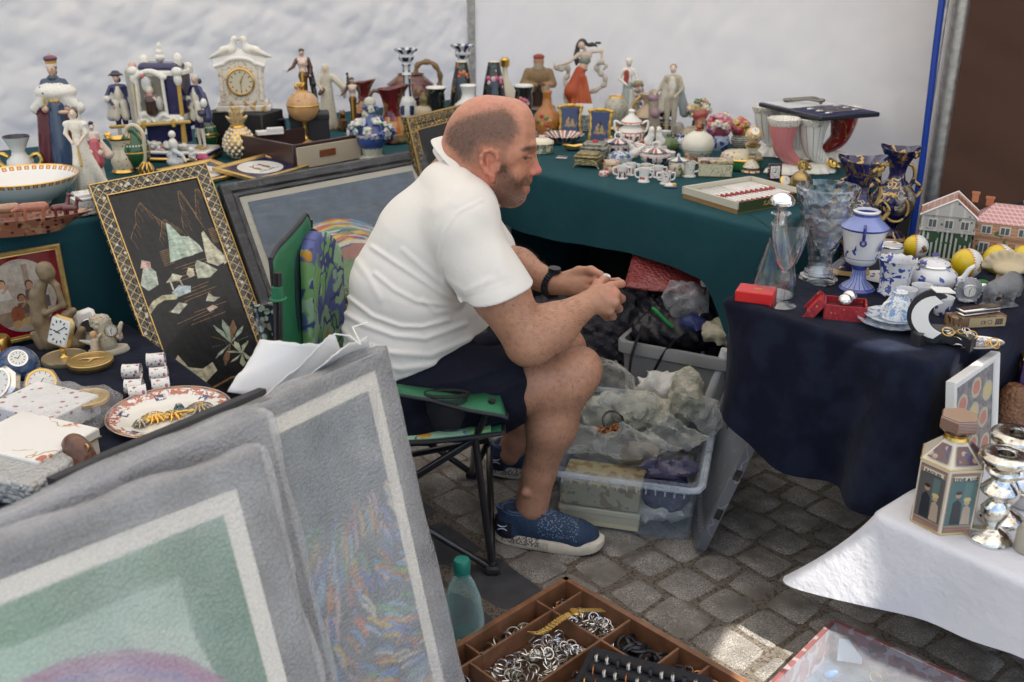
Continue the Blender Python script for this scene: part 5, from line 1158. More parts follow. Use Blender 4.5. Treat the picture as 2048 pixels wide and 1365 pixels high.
petals(w,3,84,12,15,[(.55,.10,.02),(.6,.2,.05)],9,1);petals(w,10,70,7,17,[(.55,.14,.02),(.6,.25,.05)],6,2);petals(w,-6,44,8,21,[(.55,.34,.10),(.5,.4,.2)],5,3)
simple('vase','plain white bottle vase in front of the orange-flowered black vase','vase',937,252,170,[(20,0),(29,12),(32,30),(27,44),(15,54),(12,64),(14,74),(17,80),(16,82),(11,76),(9,66)],M_('white'))
w=simple('vase','tapering black vase painted with a large pink peony','vase',988,238,124,[(25,0),(26,4),(25,30),(20,70),(14,100),(12,110),(12,114),(9,112),(8,104)],[blkfl('black_pink',[(.12,.2,.08),(.2,.25,.1)],30,.2,ng=.6),M_('cream')],mis=[0]*6+[1]*3)
petals(w,2,74,15,17,[(.5,.08,.18),(.6,.3,.38),(.62,.42,.45)],10,4);petals(w,4,92,6,14,[(.7,.6,.55)],4,5)
w=simple('bottle','pale green bottle with golden parrot-beak stopper behind the peony vase','bottle',1010,232,116,[(20,0),(24,18),(23,40),(15,60),(7,76),(5,90),(6,100)],M_('cream'));w.lathe('stopper',[(6,98),(9,100),(10,112),(5,117),(0,118)],M_('gold'));
w=simple('vase','cylindrical black vase with white rim and a pink rose','vase',1047,245,168,[(16,0),(17,4),(18,50),(16,62),(20,72),(19,75),(14,66),(12,58)],[blkfl('black_rose',[(.06,.12,.05),(.1,.2,.08)],35,.2,ng=.6),M_('white')],mis=[0]*4+[1]*4);petals(w,0,40,12,18,[(.55,.15,.2),(.65,.35,.38)],9,8)
def plane_at(TLp,TRp,h,lean,nh):
 """matrix of a leaning frame: origin bottom centre, X right, Z up the frame, -Y out of its face (towards nh)"""
 TLp,TRp=Vector(TLp),Vector(TRp);X=(TRp-TLp);W=X.length;X.normalize();nh=Vector(nh);nh=(nh-X*nh.dot(X)).normalized()
 down=(nh*math.sin(lean)-(Vector((0,0,1))-X*X.z)*math.cos(lean)).normalized();Zu=-down;Y=Zu.cross(X).normalized()
 O=(TLp+TRp)/2+down*h;M=Matrix((X,Y,Zu)).transposed().to_4x4();M.translation=O;return M,W
def frame_thing(name,label,cat,TLp,TRp,h,lean,nh,fw,dp,fm,inner=None,group=None,bev=.006,step=True):
 M,W=plane_at(TLp,TRp,h,lean,nh);e=thing(name,label,cat,(0,0,0),0,group);e.matrix_world=M
 m=MB();a=fw
 def bar(x0,z0,x1,z1,out):
  pass
 prof=[(0,dp*.5),(0,-dp*.35),(a*.15,-dp*.5),(a*.55,-dp*.42),(a*.7,-dp*.25),(a*.9,-dp*.3),(a,-dp*.15),(a,dp*.5)]
 V=[];F=[];cs=[(-W/2,0,1,1),(W/2,0,-1,1),(W/2,h,-1,-1),(-W/2,h,1,-1)]
 for(x,z,sx,sz)in cs:
  for(o,y)in prof:V.append((x+sx*o,y,z+sz*o))
 n=len(prof)
 for i in range(4):
  j=(i+1)%4
  for k in range(n-1):F.append([i*n+k,j*n+k,j*n+k+1,i*n+k+1])
  F.append([i*n+n-1,j*n+n-1,j*n,i*n])
 m.add(V,F);m.build('frame',fm,e,smooth=25)
 return e,W,M
def sheet(e,w,h,x,z,y,mt,name,t=.003):
 m=MB();m.box((x,y,z),(w,t,h));return m.build(name,mt,e,smooth=0)
UU=tuple(U2)
def lacquer():
 TLp=P(175,372,.85);TRp=P(410,327,.872);h=1.0
 fm=pm('lacquer_gold_lattice',(.012,.011,.012),[((.5,.4,.2),('d+',34,.10)),((.5,.4,.2),('d-',34,.10)),((.62,.58,.45),('v',46,.22)),(GOLD,('m',60,.006))],rough=.22)
 M,W=plane_at(TLp,TRp,h,math.atan(.577),UU)
 nh=Vector(UU);e,W,M=frame_thing('lacquer_panel','tall black lacquer panel with a mother of pearl landscape in a gold lattice frame','picture',TLp,TRp,h,math.atan(.577),UU,.042,.022,fm)
 m=MB()
 for s_ in(-1,1):
  m.box((s_*(W/2-.002),-.0115,h/2),(.003,.003,h));m.box((s_*(W/2-.041),-.0085,h/2),(.003,.003,h-.08))
 for zz in(.002,h-.002):m.box((0,-.0115,zz),(W,.003,.003))
 for zz in(.041,h-.041):m.box((0,-.0085,zz),(W-.08,.003,.003))
 m.build('gold_line',M_('gilt'),e)
 w=W-.08;hh=h-.08;c=Canvas(w,hh,330,(.012,.012,.014));A=hh/w;r=random.Random(5)
 def X(u_,v_):
  return(u_,A-v_)
 def mount(x,y,wd,ht):
  o=[(x+wd*a+r.uniform(-.008,.008),y-ht*b+r.uniform(-.012,.012))for a,b in((-.5,0),(-.36,.3),(-.26,.42),(-.16,.75),(-.06,.97),(.02,1),(.10,.82),(.2,.66),(.27,.5),(.38,.35),(.5,.02))]
  c.line([X(*p)for p in o],.003,(.24,.14,.055),.9)
  for k in range(16):
   t=k/15*9.9;a,b=o[int(t)],o[int(t)+1];f=t-int(t);px=a[0]*(1-f)+b[0]*f;py=a[1]*(1-f)+b[1]*f;L=ht*r.uniform(.2,.45);c.line([X(px,py),X(px+L*.10+.01,py+L*.5),X(px+L*.25,py+L)],.0022,(.20,.115,.045),.8)
 mount(.30,.50,.42,.34);mount(.50,.58,.26,.20);mount(.76,.52,.20,.42);mount(.95,.42,.24,.30)
 def pearl(pts,col):c.poly([X(*p)for p in pts],col)
 for i in range(9):
  x=.30+.04*r.random();y=.72+.02*i;c.line([X(.33,y),X(.42+.02*r.random(),y-.01)],.006,(.2,.12,.05),.8);c.line([X(.92+.0*i,y-.12),X(1.0,y-.13)],.006,(.2,.12,.05),.8)
 for i in range(14):y=.92+.012*i+.25*(i%3);x0=r.uniform(.2,.5);c.line([X(x0,y+.16*(.5-x0)),X(x0+r.uniform(.2,.45),y-.02)],.003,(.28,.16,.07),.9)
 mp=(.42,.52,.42);m2=(.55,.52,.38);m3=(.45,.55,.55)
 pearl([(.40,.86),(.46,.62),(.50,.42),(.54,.46),(.60,.60),(.66,.62),(.70,.78),(.66,.84),(.55,.84)],mp);pearl([(.60,.84),(.62,.64),(.68,.62),(.76,.74),(.78,.82)],(.5,.56,.44))
 pearl([(.78,.95),(.80,.80),(.83,.62),(.86,.60),(.90,.75),(.97,.88),(1.0,.98),(.88,1.02)],m2);pearl([(.95,1.02),(1.0,.86),(1.0,1.0)],m2)
 pearl([(.62,1.10),(.64,.95),(.68,.90),(.78,.98),(.86,1.06),(.75,1.12)],(.5,.52,.4));pearl([(.52,1.02),(.56,.96),(.61,.98),(.60,1.06),(.54,1.07)],(.55,.48,.34))
 pearl([(.02,1.02),(.10,.86),(.16,.82),(.22,.92),(.20,1.06),(.08,1.10)],(.45,.5,.42));pearl([(.08,.84),(.12,.76),(.20,.80),(.18,.88)],(.6,.4,.35))
 pearl([(.28,1.06),(.36,1.0),(.38,.98),(.47,1.03),(.42,1.07)],m2);c.line([X(.33,1.07),X(.33,1.15)],.008,m2);c.line([X(.43,1.07),X(.44,1.14)],.008,m2);pearl([(.30,1.18),(.40,1.12),(.52,1.16),(.50,1.22),(.36,1.24)],m3)
 c.line([X(.0,1.32),X(.10,1.24),X(.20,1.21),X(.32,1.23)],.028,(.5,.46,.3));pearl([(.22,1.38),(.34,1.30),(.42,1.34),(.30,1.42)],(.5,.48,.38));pearl([(.62,1.36),(.68,1.28),(.72,1.34),(.78,1.36),(.70,1.39)],m2);pearl([(.60,1.44),(.68,1.42),(.72,1.46),(.62,1.49)],(.6,.45,.36))
 for i in range(11):a=-PI/2+(i-5)*.5;x0,y0=.72,1.88;c.poly([X(x0,y0),X(x0+.16*math.cos(a)+.03*math.sin(a),y0+.20*math.sin(a)),X(x0+.24*math.cos(a),y0+.28*math.sin(a)),X(x0+.16*math.cos(a)-.05*math.sin(a),y0+.16*math.sin(a))],(.32,.38,.3)if i%3 else(.2,.11,.06))
 for i in range(7):a=i*.9;x0,y0=.80,2.02;c.poly([X(x0,y0),X(x0+.12*math.cos(a)+.03,y0+.12*math.sin(a)),X(x0+.18*math.cos(a),y0+.15*math.sin(a)),X(x0+.1*math.cos(a)-.04,y0+.1*math.sin(a))],(.36,.38,.26))
 pearl([(.10,1.88),(.14,1.84),(.20,2.0),(.34,2.06),(.46,2.02),(.48,2.12),(.30,2.22),(.14,2.16)],(.45,.42,.3))
 c.line([X(.0,2.1),X(.3,2.3),X(.6,2.24),X(.95,2.3)],.01,(.2,.12,.05));c.noise(60,.35,3)
 c.mesh('landscape_panel',mat('lacquer_picture',vcol=True,rough=.28,coat=.15,spec=.35),e,loc=(0,-.002,.04))
 sheet(e,W-.01,h-.01,0,h/2,.012,M_('black'),'back_board',.012)
lacquer()
def portrait_canvas(w,h,n=300,dim=1,seed=1):
 """invented head in bold coloured strokes"""
 c=Canvas(w,h,n,(.06,.09,.13));A=h/w;r=random.Random(seed)
 c.ell(.15,.3,.35,.5,(.07,.12,.19),.6);X0,Y0=c.X,c.Y;c.X=.62+(X0-.36)/1.2;c.Y=.52+(Y0-.57)/1.2
 pal=[(.55,.10,.03),(.60,.30,.03),(.55,.42,.08),(.10,.22,.35),(.12,.30,.14),(.55,.50,.42),(.40,.05,.12),(.45,.16,.10),(.20,.30,.42),(.06,.10,.2)]
 c.poly([(.50,.0),(.47,.25),(.50,.5),(.56,.62),(.75,.66),(.92,.60),(.97,.4),(.95,.0)],(.30,.13,.10))
 c.poly([(.60,.60),(.62,.36),(.72,.3),(.80,.42),(.80,.58)],(.10,.20,.08));c.poly([(.70,.50),(.78,.35),(.90,.40),(.94,.58),(.84,.62)],(.20,.15,.26));c.poly([(.86,.60),(.84,.5),(.95,.5),(.95,.6)],(.38,.03,.06))
 c.poly([(.68,.34),(.70,.12),(.76,.10),(.78,.3)],(.36,.14,.09));c.line([(.70,.42),(.76,.45),(.82,.44)],.008,(.02,.02,.03));c.line([(.73,.38),(.80,.38)],.012,(.10,.20,.28));c.line([(.74,.12),(.82,.10)],.010,(.05,.02,.02))
 for k in range(46):
  q=k/45;x0=.30+.34*q;pts=[]
  for j in range(9):
   t=j/8;a=PI*(1.02-t*(.75+.25*q));R1=.30-.16*q+r.uniform(-.01,.01);pts.append((.62+R1*1.0*math.cos(a)+.10*q+.02*t,.52+R1*.85*math.sin(a)+.06*q*(1-t)))
  c.line(pts,.0075,pal[(k*3)%10 if r.random()<.7 else r.randrange(10)])
 for k in range(16):x=.32+r.uniform(0,.1);y=.28+.02*k;c.line([(x,y),(x+.05,y+.08),(x+.12,y+.12)],.008,r.choice(pal[:6]))
 for k in range(10):c.line([(.80+.012*k,.66-.01*k),(.90+.006*k,.62-.012*k),(.96,.56-.012*k)],.006,r.choice(pal))
 c.X,c.Y=X0,Y0;c.noise(40,.15,seed);return c
dkw=pm('dark_wrapped_wood',(.020,.021,.024),[((.10,.105,.11),('m',18,.0025))],rough=.4,var=.3,coat=.1)
def wrapped_portrait():
 TLp=P(437,372,.81);TRp=P(842,300,.83);e,W,M=frame_thing('framed_portrait','big shrink-wrapped portrait with multicoloured wavy hair in a dark frame','picture',TLp,TRp,.80,R(30),UU,.05,.035,dkw)
 sheet(e,W-.08,.72,0,.40,-.004,mat('cream_mount',(.42,.40,.33),.6),'mount')
 c=portrait_canvas(W-.14,.66,340);c.mesh('portrait',M_('picg'),e,loc=(0,-.008,.07));sheet(e,W-.02,.78,0,.4,.02,M_('matblack'),'back_board')
 film=bpy.data.materials.new('film_wrap');film.use_nodes=True;nt=film.node_tree;b=nt.nodes['Principled BSDF'];out=nt.nodes['Material Output']
 b.inputs['Base Color'].default_value=(.35,.37,.40,1);b.inputs['Roughness'].default_value=.2;tr=nd(nt,'ShaderNodeBsdfTransparent');ms=nd(nt,'ShaderNodeMixShader')
 tc=nd(nt,'ShaderNodeTexCoord');mp=nd(nt,'ShaderNodeMapping');mp.inputs['Rotation'].default_value=(0,.9,0);mp.inputs['Scale'].default_value=(3,1,22);nt.links.new(tc.outputs['Object'],mp.inputs[0]);n=nd(nt,'ShaderNodeTexNoise');n.inputs['Scale'].default_value=4;n.inputs['Detail'].default_value=8;nt.links.new(mp.outputs[0],n.inputs['Vector'])
 mr=nd(nt,'ShaderNodeMapRange');mr.inputs[1].default_value=.45;mr.inputs[2].default_value=.8;mr.inputs[3].default_value=.0;mr.inputs[4].default_value=.10;nt.links.new(n.outputs[0],mr.inputs[0]);nt.links.new(mr.outputs[0],ms.inputs[0])
 nt.links.new(tr.outputs[0],ms.inputs[1]);nt.links.new(b.outputs[0],ms.inputs[2]);nt.links.new(ms.outputs[0],out.inputs[0]);bp=nd(nt,'ShaderNodeBump');bp.inputs['Distance'].default_value=.002;nt.links.new(n.outputs[0],bp.inputs['Height']);nt.links.new(bp.outputs[0],b.inputs['Normal'])
 sheet(e,W+.006,.806,0,.4,-.024,film,'shrink_film',.001);m=MB();m.box((0,.0,.8045),(W+.006,.05,.001));m.build('film_edge',film,e,smooth=0)
wrapped_portrait()
def pearlframe():
 TLp=Q(505,612,2.55);TRp=Q(690,566,2.72);fm=pm('pearl_mosaic',(.02,.02,.02),[((.30,.34,.28),('v',48,.42)),((.2,.2,.15),('n',40,.6))],rough=.2)
 TLp=Vector(TLp);TRp=Vector(TRp);TRp.z=TLp.z
 e,W,M=frame_thing('lacquer_panel','dark panel with a mother of pearl mosaic border half hidden by the chair back','picture',TLp,TRp,.5,R(25),UU,.035,.02,fm)
 sheet(e,W-.05,.45,0,.25,0,M_('navy'),'panel')
pearlframe()
def ornate():
 TLp=P(808,236,.95);TRp=P(960,200,.95);TRp.z=.95;fm=pm('black_gold_scroll',(.012,.011,.011),[(GOLD,('m',42,.022),'g'),(GOLD,('m',90,.012),'g')],rough=.25)
 e,W,M=frame_thing('framed_picture','black picture in a gold scrollwork frame standing behind the man\'s shoulders','picture',TLp,TLp+(TRp-TLp).normalized()*.62,.42,R(14),UU,.05,.022,fm)
 m=MB()
 for s_ in(-1,1):m.box((s_*(W/2-.003),-.0115,.21),(.005,.004,.42));m.box((s_*(W/2-.05),-.006,.21),(.004,.004,.32))
 for zz in(.003,.417):m.box((0,-.0115,zz),(W,.004,.005))
 for zz in(.05,.37):m.box((0,-.006,zz),(W-.1,.004,.004))
 m.build('gold_line',M_('gilt'),e)
 c=Canvas(W-.1,.32,120,(.012,.012,.015));c.line([(.15,.25),(.25,.32),(.22,.4),(.35,.38)],.006,(.25,.17,.06));c.mesh('picture',mat('lacquer_picture',vcol=True,rough=.16,coat=.6),e,loc=(0,0,.05));sheet(e,W-.02,.4,0,.21,.008,M_('black'),'back_board')
ornate()
def oval(label,u0,v0,u1,v1,u2,v2,z0,fl):
 TLp=P(u0,v0,z0);TRp=P(u1,v1,z0);e,W,M=frame_thing('framed_picture',label,'picture',TLp,TRp,.20,R(83),UU,.020,.014,M_('gilt'),group='gold framed oval pictures')
 c=Canvas(W-.03,.18,150,(.012,.014,.07));A=.18/(W-.03);cx,cy=.5,A/2;c.ell(cx,cy,.36,A*.40,(.70,.69,.66))
 for dx,co_ in((-.10,(.30,.14,.05)),(.09,(.28,.13,.05))):
  c.ell(cx+dx,cy-.02,.05,.06,(.35,.2,.1));c.ell(cx+dx,cy+.09,.022,.026,(.05,.03,.02));c.line([(cx+dx,cy+.06),(cx+dx,cy-.06)],.022,co_);c.line([(cx+dx-.02,cy-.06),(cx+dx-.03,cy-.15)],.009,(.04,.03,.02));c.line([(cx+dx+.02,cy-.06),(cx+dx+.03,cy-.15)],.009,(.04,.03,.02));c.line([(cx+dx,cy+.05),(cx+dx+.09*(1 if dx<0 else-1),cy+.12)],.008,(.04,.03,.02))
 c.line([(.3,cy-.16),(.7,cy-.16)],.007,(.05,.05,.03));c.mesh('picture',M_('picg'),e,loc=(0,-.001,.015));sheet(e,W-.01,.2,0,.1,.006,M_('black'),'back_board')
oval('gold framed oval picture of two figures on navy, right of the lacquer panel top',424,338,530,310,0,0,.785,0)
oval('gold framed oval picture mostly hidden behind the lacquer panel top',312,342,420,320,0,0,.785,1)
def redprint():
 a,b=Q(-60,528,2.55),Q(118,487,2.72);TLp=Vector(a);TRp=Vector(b);z=(TLp.z+TRp.z)/2;TRp=P(118,487,.70);TLp=TRp-V2*.25
 e,W,M=frame_thing('framed_print','gilt framed round print of children on a red mount at the left edge','picture',TLp,TRp,.262,R(4),UU,.016,.018,M_('gilt'))
 c=Canvas(W-.028,.234,260,(.16,.004,.012));A=.234/(W-.028);cx,cy=.5,A/2;c.ell(cx,cy,.415,A*.455,(.36,.31,.25));
 m=((c.X-cx)/.415)**2+((c.Y-cy)/(A*.455))**2<1;keep=c.c.copy()
 c.ell(cx,cy+.30,.4,.14,(.44,.40,.34),.7);c.rect(cx+.05,cy,cx+.12,cy+.4,(.22,.13,.09),.7);c.ell(cx-.2,cy-.28,.3,.1,(.20,.13,.08),.8)
 for x,y,sk in((-.22,.10,(.45,.25,.15)),(.10,.04,(.35,.2,.12)),(-.02,-.12,(.3,.15,.08))):
  c.ell(cx+x,cy+y+.10,.05,.055,(.07,.04,.025));c.ell(cx+x+.005,cy+y+.085,.038,.045,sk);c.poly([(cx+x-.08,cy+y-.12),(cx+x-.05,cy+y+.03),(cx+x+.06,cy+y+.03),(cx+x+.10,cy+y-.12)],(.5,.47,.42)if x<-.1 else(.12,.08,.07));c.line([(cx+x,cy+y-.02),(cx+x+.07,cy+y+.05)],.016,sk)
 c.ell(cx-.10,cy-.24,.08,.12,(.24,.08,.04));c.ell(cx+.02,cy-.34,.09,.05,(.45,.30,.12));c.ell(cx-.12,cy-.36,.06,.05,(.42,.26,.12));c.ell(cx+.25,cy-.08,.07,.09,(.45,.3,.4));c.rect(cx+.24,cy-.2,cx+.32,cy-.05,(.1,.08,.1))
 c.c[~m]=keep[~m];c.noise(50,.12,4);c.mesh('print',M_('picg'),e,loc=(0,-.001,.014));sheet(e,W-.02,.25,0,.13,.008,M_('black'),'back_board')
redprint()
Z4=.45
def wooden_thinker():
 w=W_('sculpture','abstract wooden sculpture of a bowed figure holding its knees','sculpture',100,700,526,Z4,None,.2);o=[];c1=(.22,.16,.09)
 def c(a,b,ra,rb,col=c1):o.append((('c',tuple(w.p(*a)),tuple(w.p(*b)),ra*w.s,rb*w.s),col,5*w.s,'u'))
 c((2,0,160),(4,0,154),17,17);c((-4,4,138),(-22,10,110),9,14);c((-22,10,110),(-26,12,60),15,17);c((-26,12,60),(-14,8,10),17,14);c((18,0,128),(24,-2,90),6,6);c((24,-2,90),(-10,-2,76),6,6);c((10,0,140),(18,0,128),7,6);c((-10,6,20),(26,2,66),13,11);c((26,2,66),(40,0,76),10,8);c((-10,4,16),(40,4,10),12,14);c((-30,8,8),(-42,4,34),10,6);c((40,4,12),(50,0,36),12,9)
 sdfobj('figure',o,2*w.s,5*w.s,mat('carved_wood',vcol=True,rough=.45,var=.35,vs=30,bump=[('w',18,.001)]),w.e)
wooden_thinker()
def disc(w,r,h,mt,z0=0,part='disc',seg=40,x=0,mi=None):
 m=MB();m.lathe([(r*.98*w.s,z0*w.k),(r*w.s,(z0+h*.2)*w.k),(r*w.s,(z0+h*.8)*w.k),(r*.98*w.s,(z0+h)*w.k),(r*.93*w.s,(z0+h)*w.k),(r*.91*w.s,(z0+h-1)*w.k)],seg);return m.build(part,mt,w.e)
def squareclock():
 w=W_('table_clock','square gilt clock on a stem above a round cream base','clock',122,722,634,Z4,None,0)
 disc(w,43,10,[mat('champagne_metal',(.55,.45,.28),.35,.7)],part='base');w.lathe('stem',[(9,9),(5,12),(4,22),(6,26)],M_('gold'),seg=14)
 e=thing('x','x','x');bpy.data.objects.remove(e)
 s,k=w.s,w.k;m=MB();m.at(w.p(2,4,58),(-.25,.22,-.25));m.box((0,0,0),(52*s,16*s,64*s),0,bev=9*s);m.build('case',mat('brushed_gold',(.50,.36,.15),.3,.85),w.e)
 m=MB();m.at(w.p(2,4,58),(-.25,.22,-.25));m.box((0,-7.5*s,0),(42*s,4*s,54*s),0,bev=3*s)
 for i in range(12):
  a=i*PI/6;m.box((17*s*math.sin(a),-9.8*s,21*s*math.cos(a)),(2.5*s,.6*s,5*s),1,rot=(0,a,0))
 m.box((3*s,-10*s,5*s),(2*s,.8*s,24*s),1,rot=(0,.8,0));m.box((-4*s,-10.3*s,-1*s),(2.4*s,.8*s,15*s),1,rot=(0,-1.4,0));m.build('dial',[mat('dial_white',(.72,.70,.64),.3),M_('black')],w.e)
squareclock()
def smallclock():
 w=W_('table_clock','small rounded white clock behind the cherub clock','clock',186,686,618,Z4,None,.5);s=w.s
 m=MB();m.at((0,0,0),(-.1,0,0));m.box((0,0,w.H/2),(42*s,20*s,w.H),0,bev=7*s);m.build('case',M_('white'),w.e);w.e.rotation_euler=(0,-.22,.5);clock_face(w,0,-10,40,15,bez=M_('silver'),face=mat('dial_dark',(.05,.05,.06),.3))
smallclock()
def cherubclock():
 w=W_('cherub_clock','encrusted flower clock with a winged cherub on an oval base','clock',212,706,628,Z4,None,.5);s,k=w.s,w.k
 plinth(w,40*s,22*s,10*k,mat('bisque',(.55,.50,.40),.5));r=[(.42,.38,.28),(.36,.33,.24),(.5,.46,.36),(.46,.36,.24),(.5,.28,.1)]
 pr=blooms((4*s,2*s,26*k),(24*s,14*s,18*k),30,r,6*s,2)+blooms((-6*s,2*s,60*k),(20*s,12*s,16*k),26,r[:4],6*s,3);pr+=[(('c',(0,0,20*k),(-4*s,0,60*k),18*s,14*s),r[0],.004,'u'),(('c',tuple(w.p(-28,-16,14)),tuple(w.p(-24,-16,34)),7*s,7*s),(.55,.47,.36),.003,'u'),(('c',tuple(w.p(-24,-16,36)),tuple(w.p(-12,-16,44)),4*s,3*s),(.55,.47,.36),.003,'u'),(('e',tuple(w.p(-25,-16,46)),(7*s,7*s,8*s),None),(.5,.32,.14),.003,'u'),(('c',tuple(w.p(-32,-12,30)),tuple(w.p(-50,-8,36)),5*s,2*s),(.5,.48,.4),.003,'u'),(('c',tuple(w.p(22,-6,40)),tuple(w.p(30,-6,56)),6*s,4*s),(.55,.47,.36),.003,'u')]
 sdfobj('flowers_and_cherub',pr,.0022,.002,M_('vcm'),w.e);clock_face(w,8,-14,48,13,face=mat('dial_white',(.72,.70,.64),.3),bez=M_('brass'))
 for a in(-28,28):m=MB();m.ball(w.p(a,-8,-1),5*s,sc=(1,1,.6));m.build('foot',M_('gold'),w.e)
cherubclock()
def globeclock():
 w=W_('globe_clock','round crackled blue globe with a small clock face set in it','clock',36,776,694,Z4,None,0);s=w.s
 w.lathe('stand',[(24,0),(26,3),(18,7)],M_('matblack'));R0=41*s
 m=MB();m.ball((0,0,w.H*.52),R0,0,36);m.build('globe',pm('blue_crackle',(.045,.085,.18),[((.012,.015,.02),('n',14,.60,6,.05)),((.10,.14,.2),('n',30,.62,4,.04)),((.01,.012,.02),('m',20,.008))],rough=.25,bump=[('n',50,.004)]),w.e)
 m=MB();d=Vector((.42,-.62,.72)).normalized();q=d.to_track_quat('Z','Y').to_euler();m.at(Vector((0,0,w.H*.52))+d*R0*.86,q);m.lathe([(18*s,0),(18*s,6*s),(15*s,7*s),(14.5*s,6*s)],28,cap=False);m.build('bezel',M_('silver'),w.e)
 m=MB();m.at(Vector((0,0,w.H*.52))+d*R0*.86,q);m.lathe([(15*s,5.6*s),(15*s,6*s)],28)
 for i in range(12):a=i*PI/6;m.box((11.5*s*math.sin(a),11.5*s*math.cos(a),6.2*s),(s,3*s,.5*s),1,rot=(0,0,-a))
 m.box((2*s,2*s,6.4*s),(1.2*s,9*s,.5*s),1,rot=(0,0,-.7));m.box((-3*s,1*s,6.4*s),(1.2*s,7*s,.5*s),1,rot=(0,0,1.2));m.build('dial',[mat('dial_white',(.72,.70,.64),.3),M_('black')],w.e)
globeclock()
def facetclock(label,u,vb,vt,cm,rz,mt,bez):
 w=W_('paperweight_clock',label,'clock',u,vb,vt,Z4,None,rz);s=w.s;n=8;m=MB();m.at((0,0,w.H*.52),(R(50),0,0));R0=(vb-vt)*.62*s
 m.lathe([(R0*.78,-14*s),(R0,-8*s),(R0,6*s),(R0*.85,12*s)],n);m.build('case',mt,w.e)
 m=MB();m.at((0,0,w.H*.52),(R(50),0,0));m.lathe([(R0*.80,12*s),(R0*.80,15*s),(R0*.7,15.5*s),(R0*.68,14*s)],32,cap=False);m.build('bezel',bez,w.e)
 m=MB();m.at((0,0,w.H*.52),(R(50),0,0));m.lathe([(R0*.72,12*s),(R0*.72,14*s)],32);
 for i in range(12):a=i*PI/6;m.box((R0*.58*math.sin(a),R0*.58*math.cos(a),14.3*s),(1*s,4*s,.5*s),1,rot=(0,0,-a))
 m.box((2*s,3*s,14.6*s),(1.3*s,12*s,.5*s),1,rot=(0,0,-.6));m.build('dial',[mat('dial_white',(.72,.70,.64),.3),M_('black')],w.e)
facetclock('small hexagonal champagne clock in front of the blue globe','c' and 84,798,742,0,.4,mat('champagne_pearl',(.55,.47,.36),.25,.4,coat=.4),M_('gold'))
facetclock('silver edged clock cut off by the left edge of the photo',2,806,740,0,-.3,M_('silver'),M_('silver'))
def misc4():
 w=W_('table_clock','gilt travel clock at the left edge on a red folder','clock',-4,704,672,Z4,None,0);w.lathe('case',[(20,0),(24,6),(24,24),(20,30)],M_('gold'));m=MB();m.box((0,-24*w.s,14*w.k),(30*w.s,3*w.s,22*w.k),0,bev=1*w.s);m.build('dial',mat('dial_white',(.72,.70,.64),.3),w.e)
 w=W_('booklet','dark red folded booklet under the clocks at the left edge','booklet',12,716,700,Z4,None,-.3);m=MB();m.box((0,0,.004),(66*w.s,50*w.s,.008),0,bev=.001);m.box((4*w.s,2*w.s,.0105),(60*w.s,46*w.s,.004),0,rot=(0,0,.06));m.build('booklet',mat('dark_red_paper',(.16,.03,.02),.5),w.e)
 w=W_('tray','black display tray holding the clocks at the left edge','tray',22,826,806,Z4,None,.1);m=MB();m.box((0,0,.006),(110*w.s,60*w.s,.012),0,bev=.002);m.box((0,30*w.s,.012),(110*w.s,3*w.s,.02));m.build('tray',M_('matblack'),w.e)
misc4()
def coasters():
 gc=mat('coin_gold',(.62,.43,.17),.3,.75,coat=.2);grp='coin shaped gold coasters'
 def coin(u,vb,z,label,first):
  w=W_('coaster',label,'coaster',u,vb,vb-14,z,grp);m=MB();R0=44*w.s;n=90;V=[];F=[]
  m.lathe([(R0*.97,0),(R0,.001),(R0,.0095),(R0*.97,.011),(R0*.92,.011),(R0*.90,.0095),(.001,.0095)],90,flute=(45,.006,1,2));m.build('rim',gc,w.e)
  m=MB();rr=random.Random(3);
  m.tube([(-R0*.5,-.004,.0112),(-R0*.2,.004,.0125),(.0,.0,.013),(R0*.3,.008,.0125),(R0*.55,.014,.011)],[.002,.005,.007,.004,.0015],8,flat=.4);m.torus((0,0,.0098),R0*.72,.0007,40);m.tube([(0,-.02,.011),(0.01,.0,.0125),(.005,.02,.011)],.003,6,flat=.4);m.build('relief',gc,w.e)
 coin(180,726,Z4+.012,'gold coin coaster lying alone above the stack',1)
 for i in range(4):coin(171+(i%2)*1.5,802,Z4+.0125*i,('lowest gold coin coaster of the stack of four','second gold coin coaster from the bottom of the stack of four','third gold coin coaster from the bottom of the stack of four','topmost gold coin coaster of the stack, with a bird relief')[i],0)
 w=W_('coaster_case','round gold tin under the upper coin coaster','case',180,732,720,Z4);
 m=MB();m.lathe([(40*w.s,0),(41*w.s,.002),(41*w.s,.011),(40*w.s,.012)],48);m.build('tin',gc,w.e)
coasters()
def rings4():
 g='floral napkin rings on navy velvet';mt=pm('napkin_ring_china',(.76,.73,.69),[((.34,.04,.12),('v',75,.30)),((.10,.14,.06),('v',95,.18)),((.5,.3,.08),('v',70,.14)),((.35,.10,.12),('z',-.5,.0012))],rough=.18)
 pos=[(264,758,0,'upper left napkin ring of the pair beside the coasters'),(268,788,0,'lower left napkin ring of the pair beside the coasters'),(312,736,0,'topmost white floral napkin ring'),(318,764,0,'white floral napkin ring in the middle of the right row'),(322,786,0,'napkin ring touching the plate rim at the end of the right row'),(275,800,0,'napkin ring lying half under the plate edge')]
 for i,(u,v,z,l)in enumerate(pos):
  w=W_('napkin_ring',l,'napkin ring',u,v,v-30,Z4,g,rz=.12+.05*i);s=w.s;m=MB();m.at((0,0,16*s),(0,PI/2,0));m.lathe([(14.5*s,-16*s),(16*s,-17*s),(15*s,-13*s),(15*s,13*s),(16*s,17*s),(14.5*s,16*s),(13.5*s,13*s),(13.5*s,-13*s),(14.5*s,-16*s)],32,cap=False);m.build('ring',mt,w.e)
rings4()
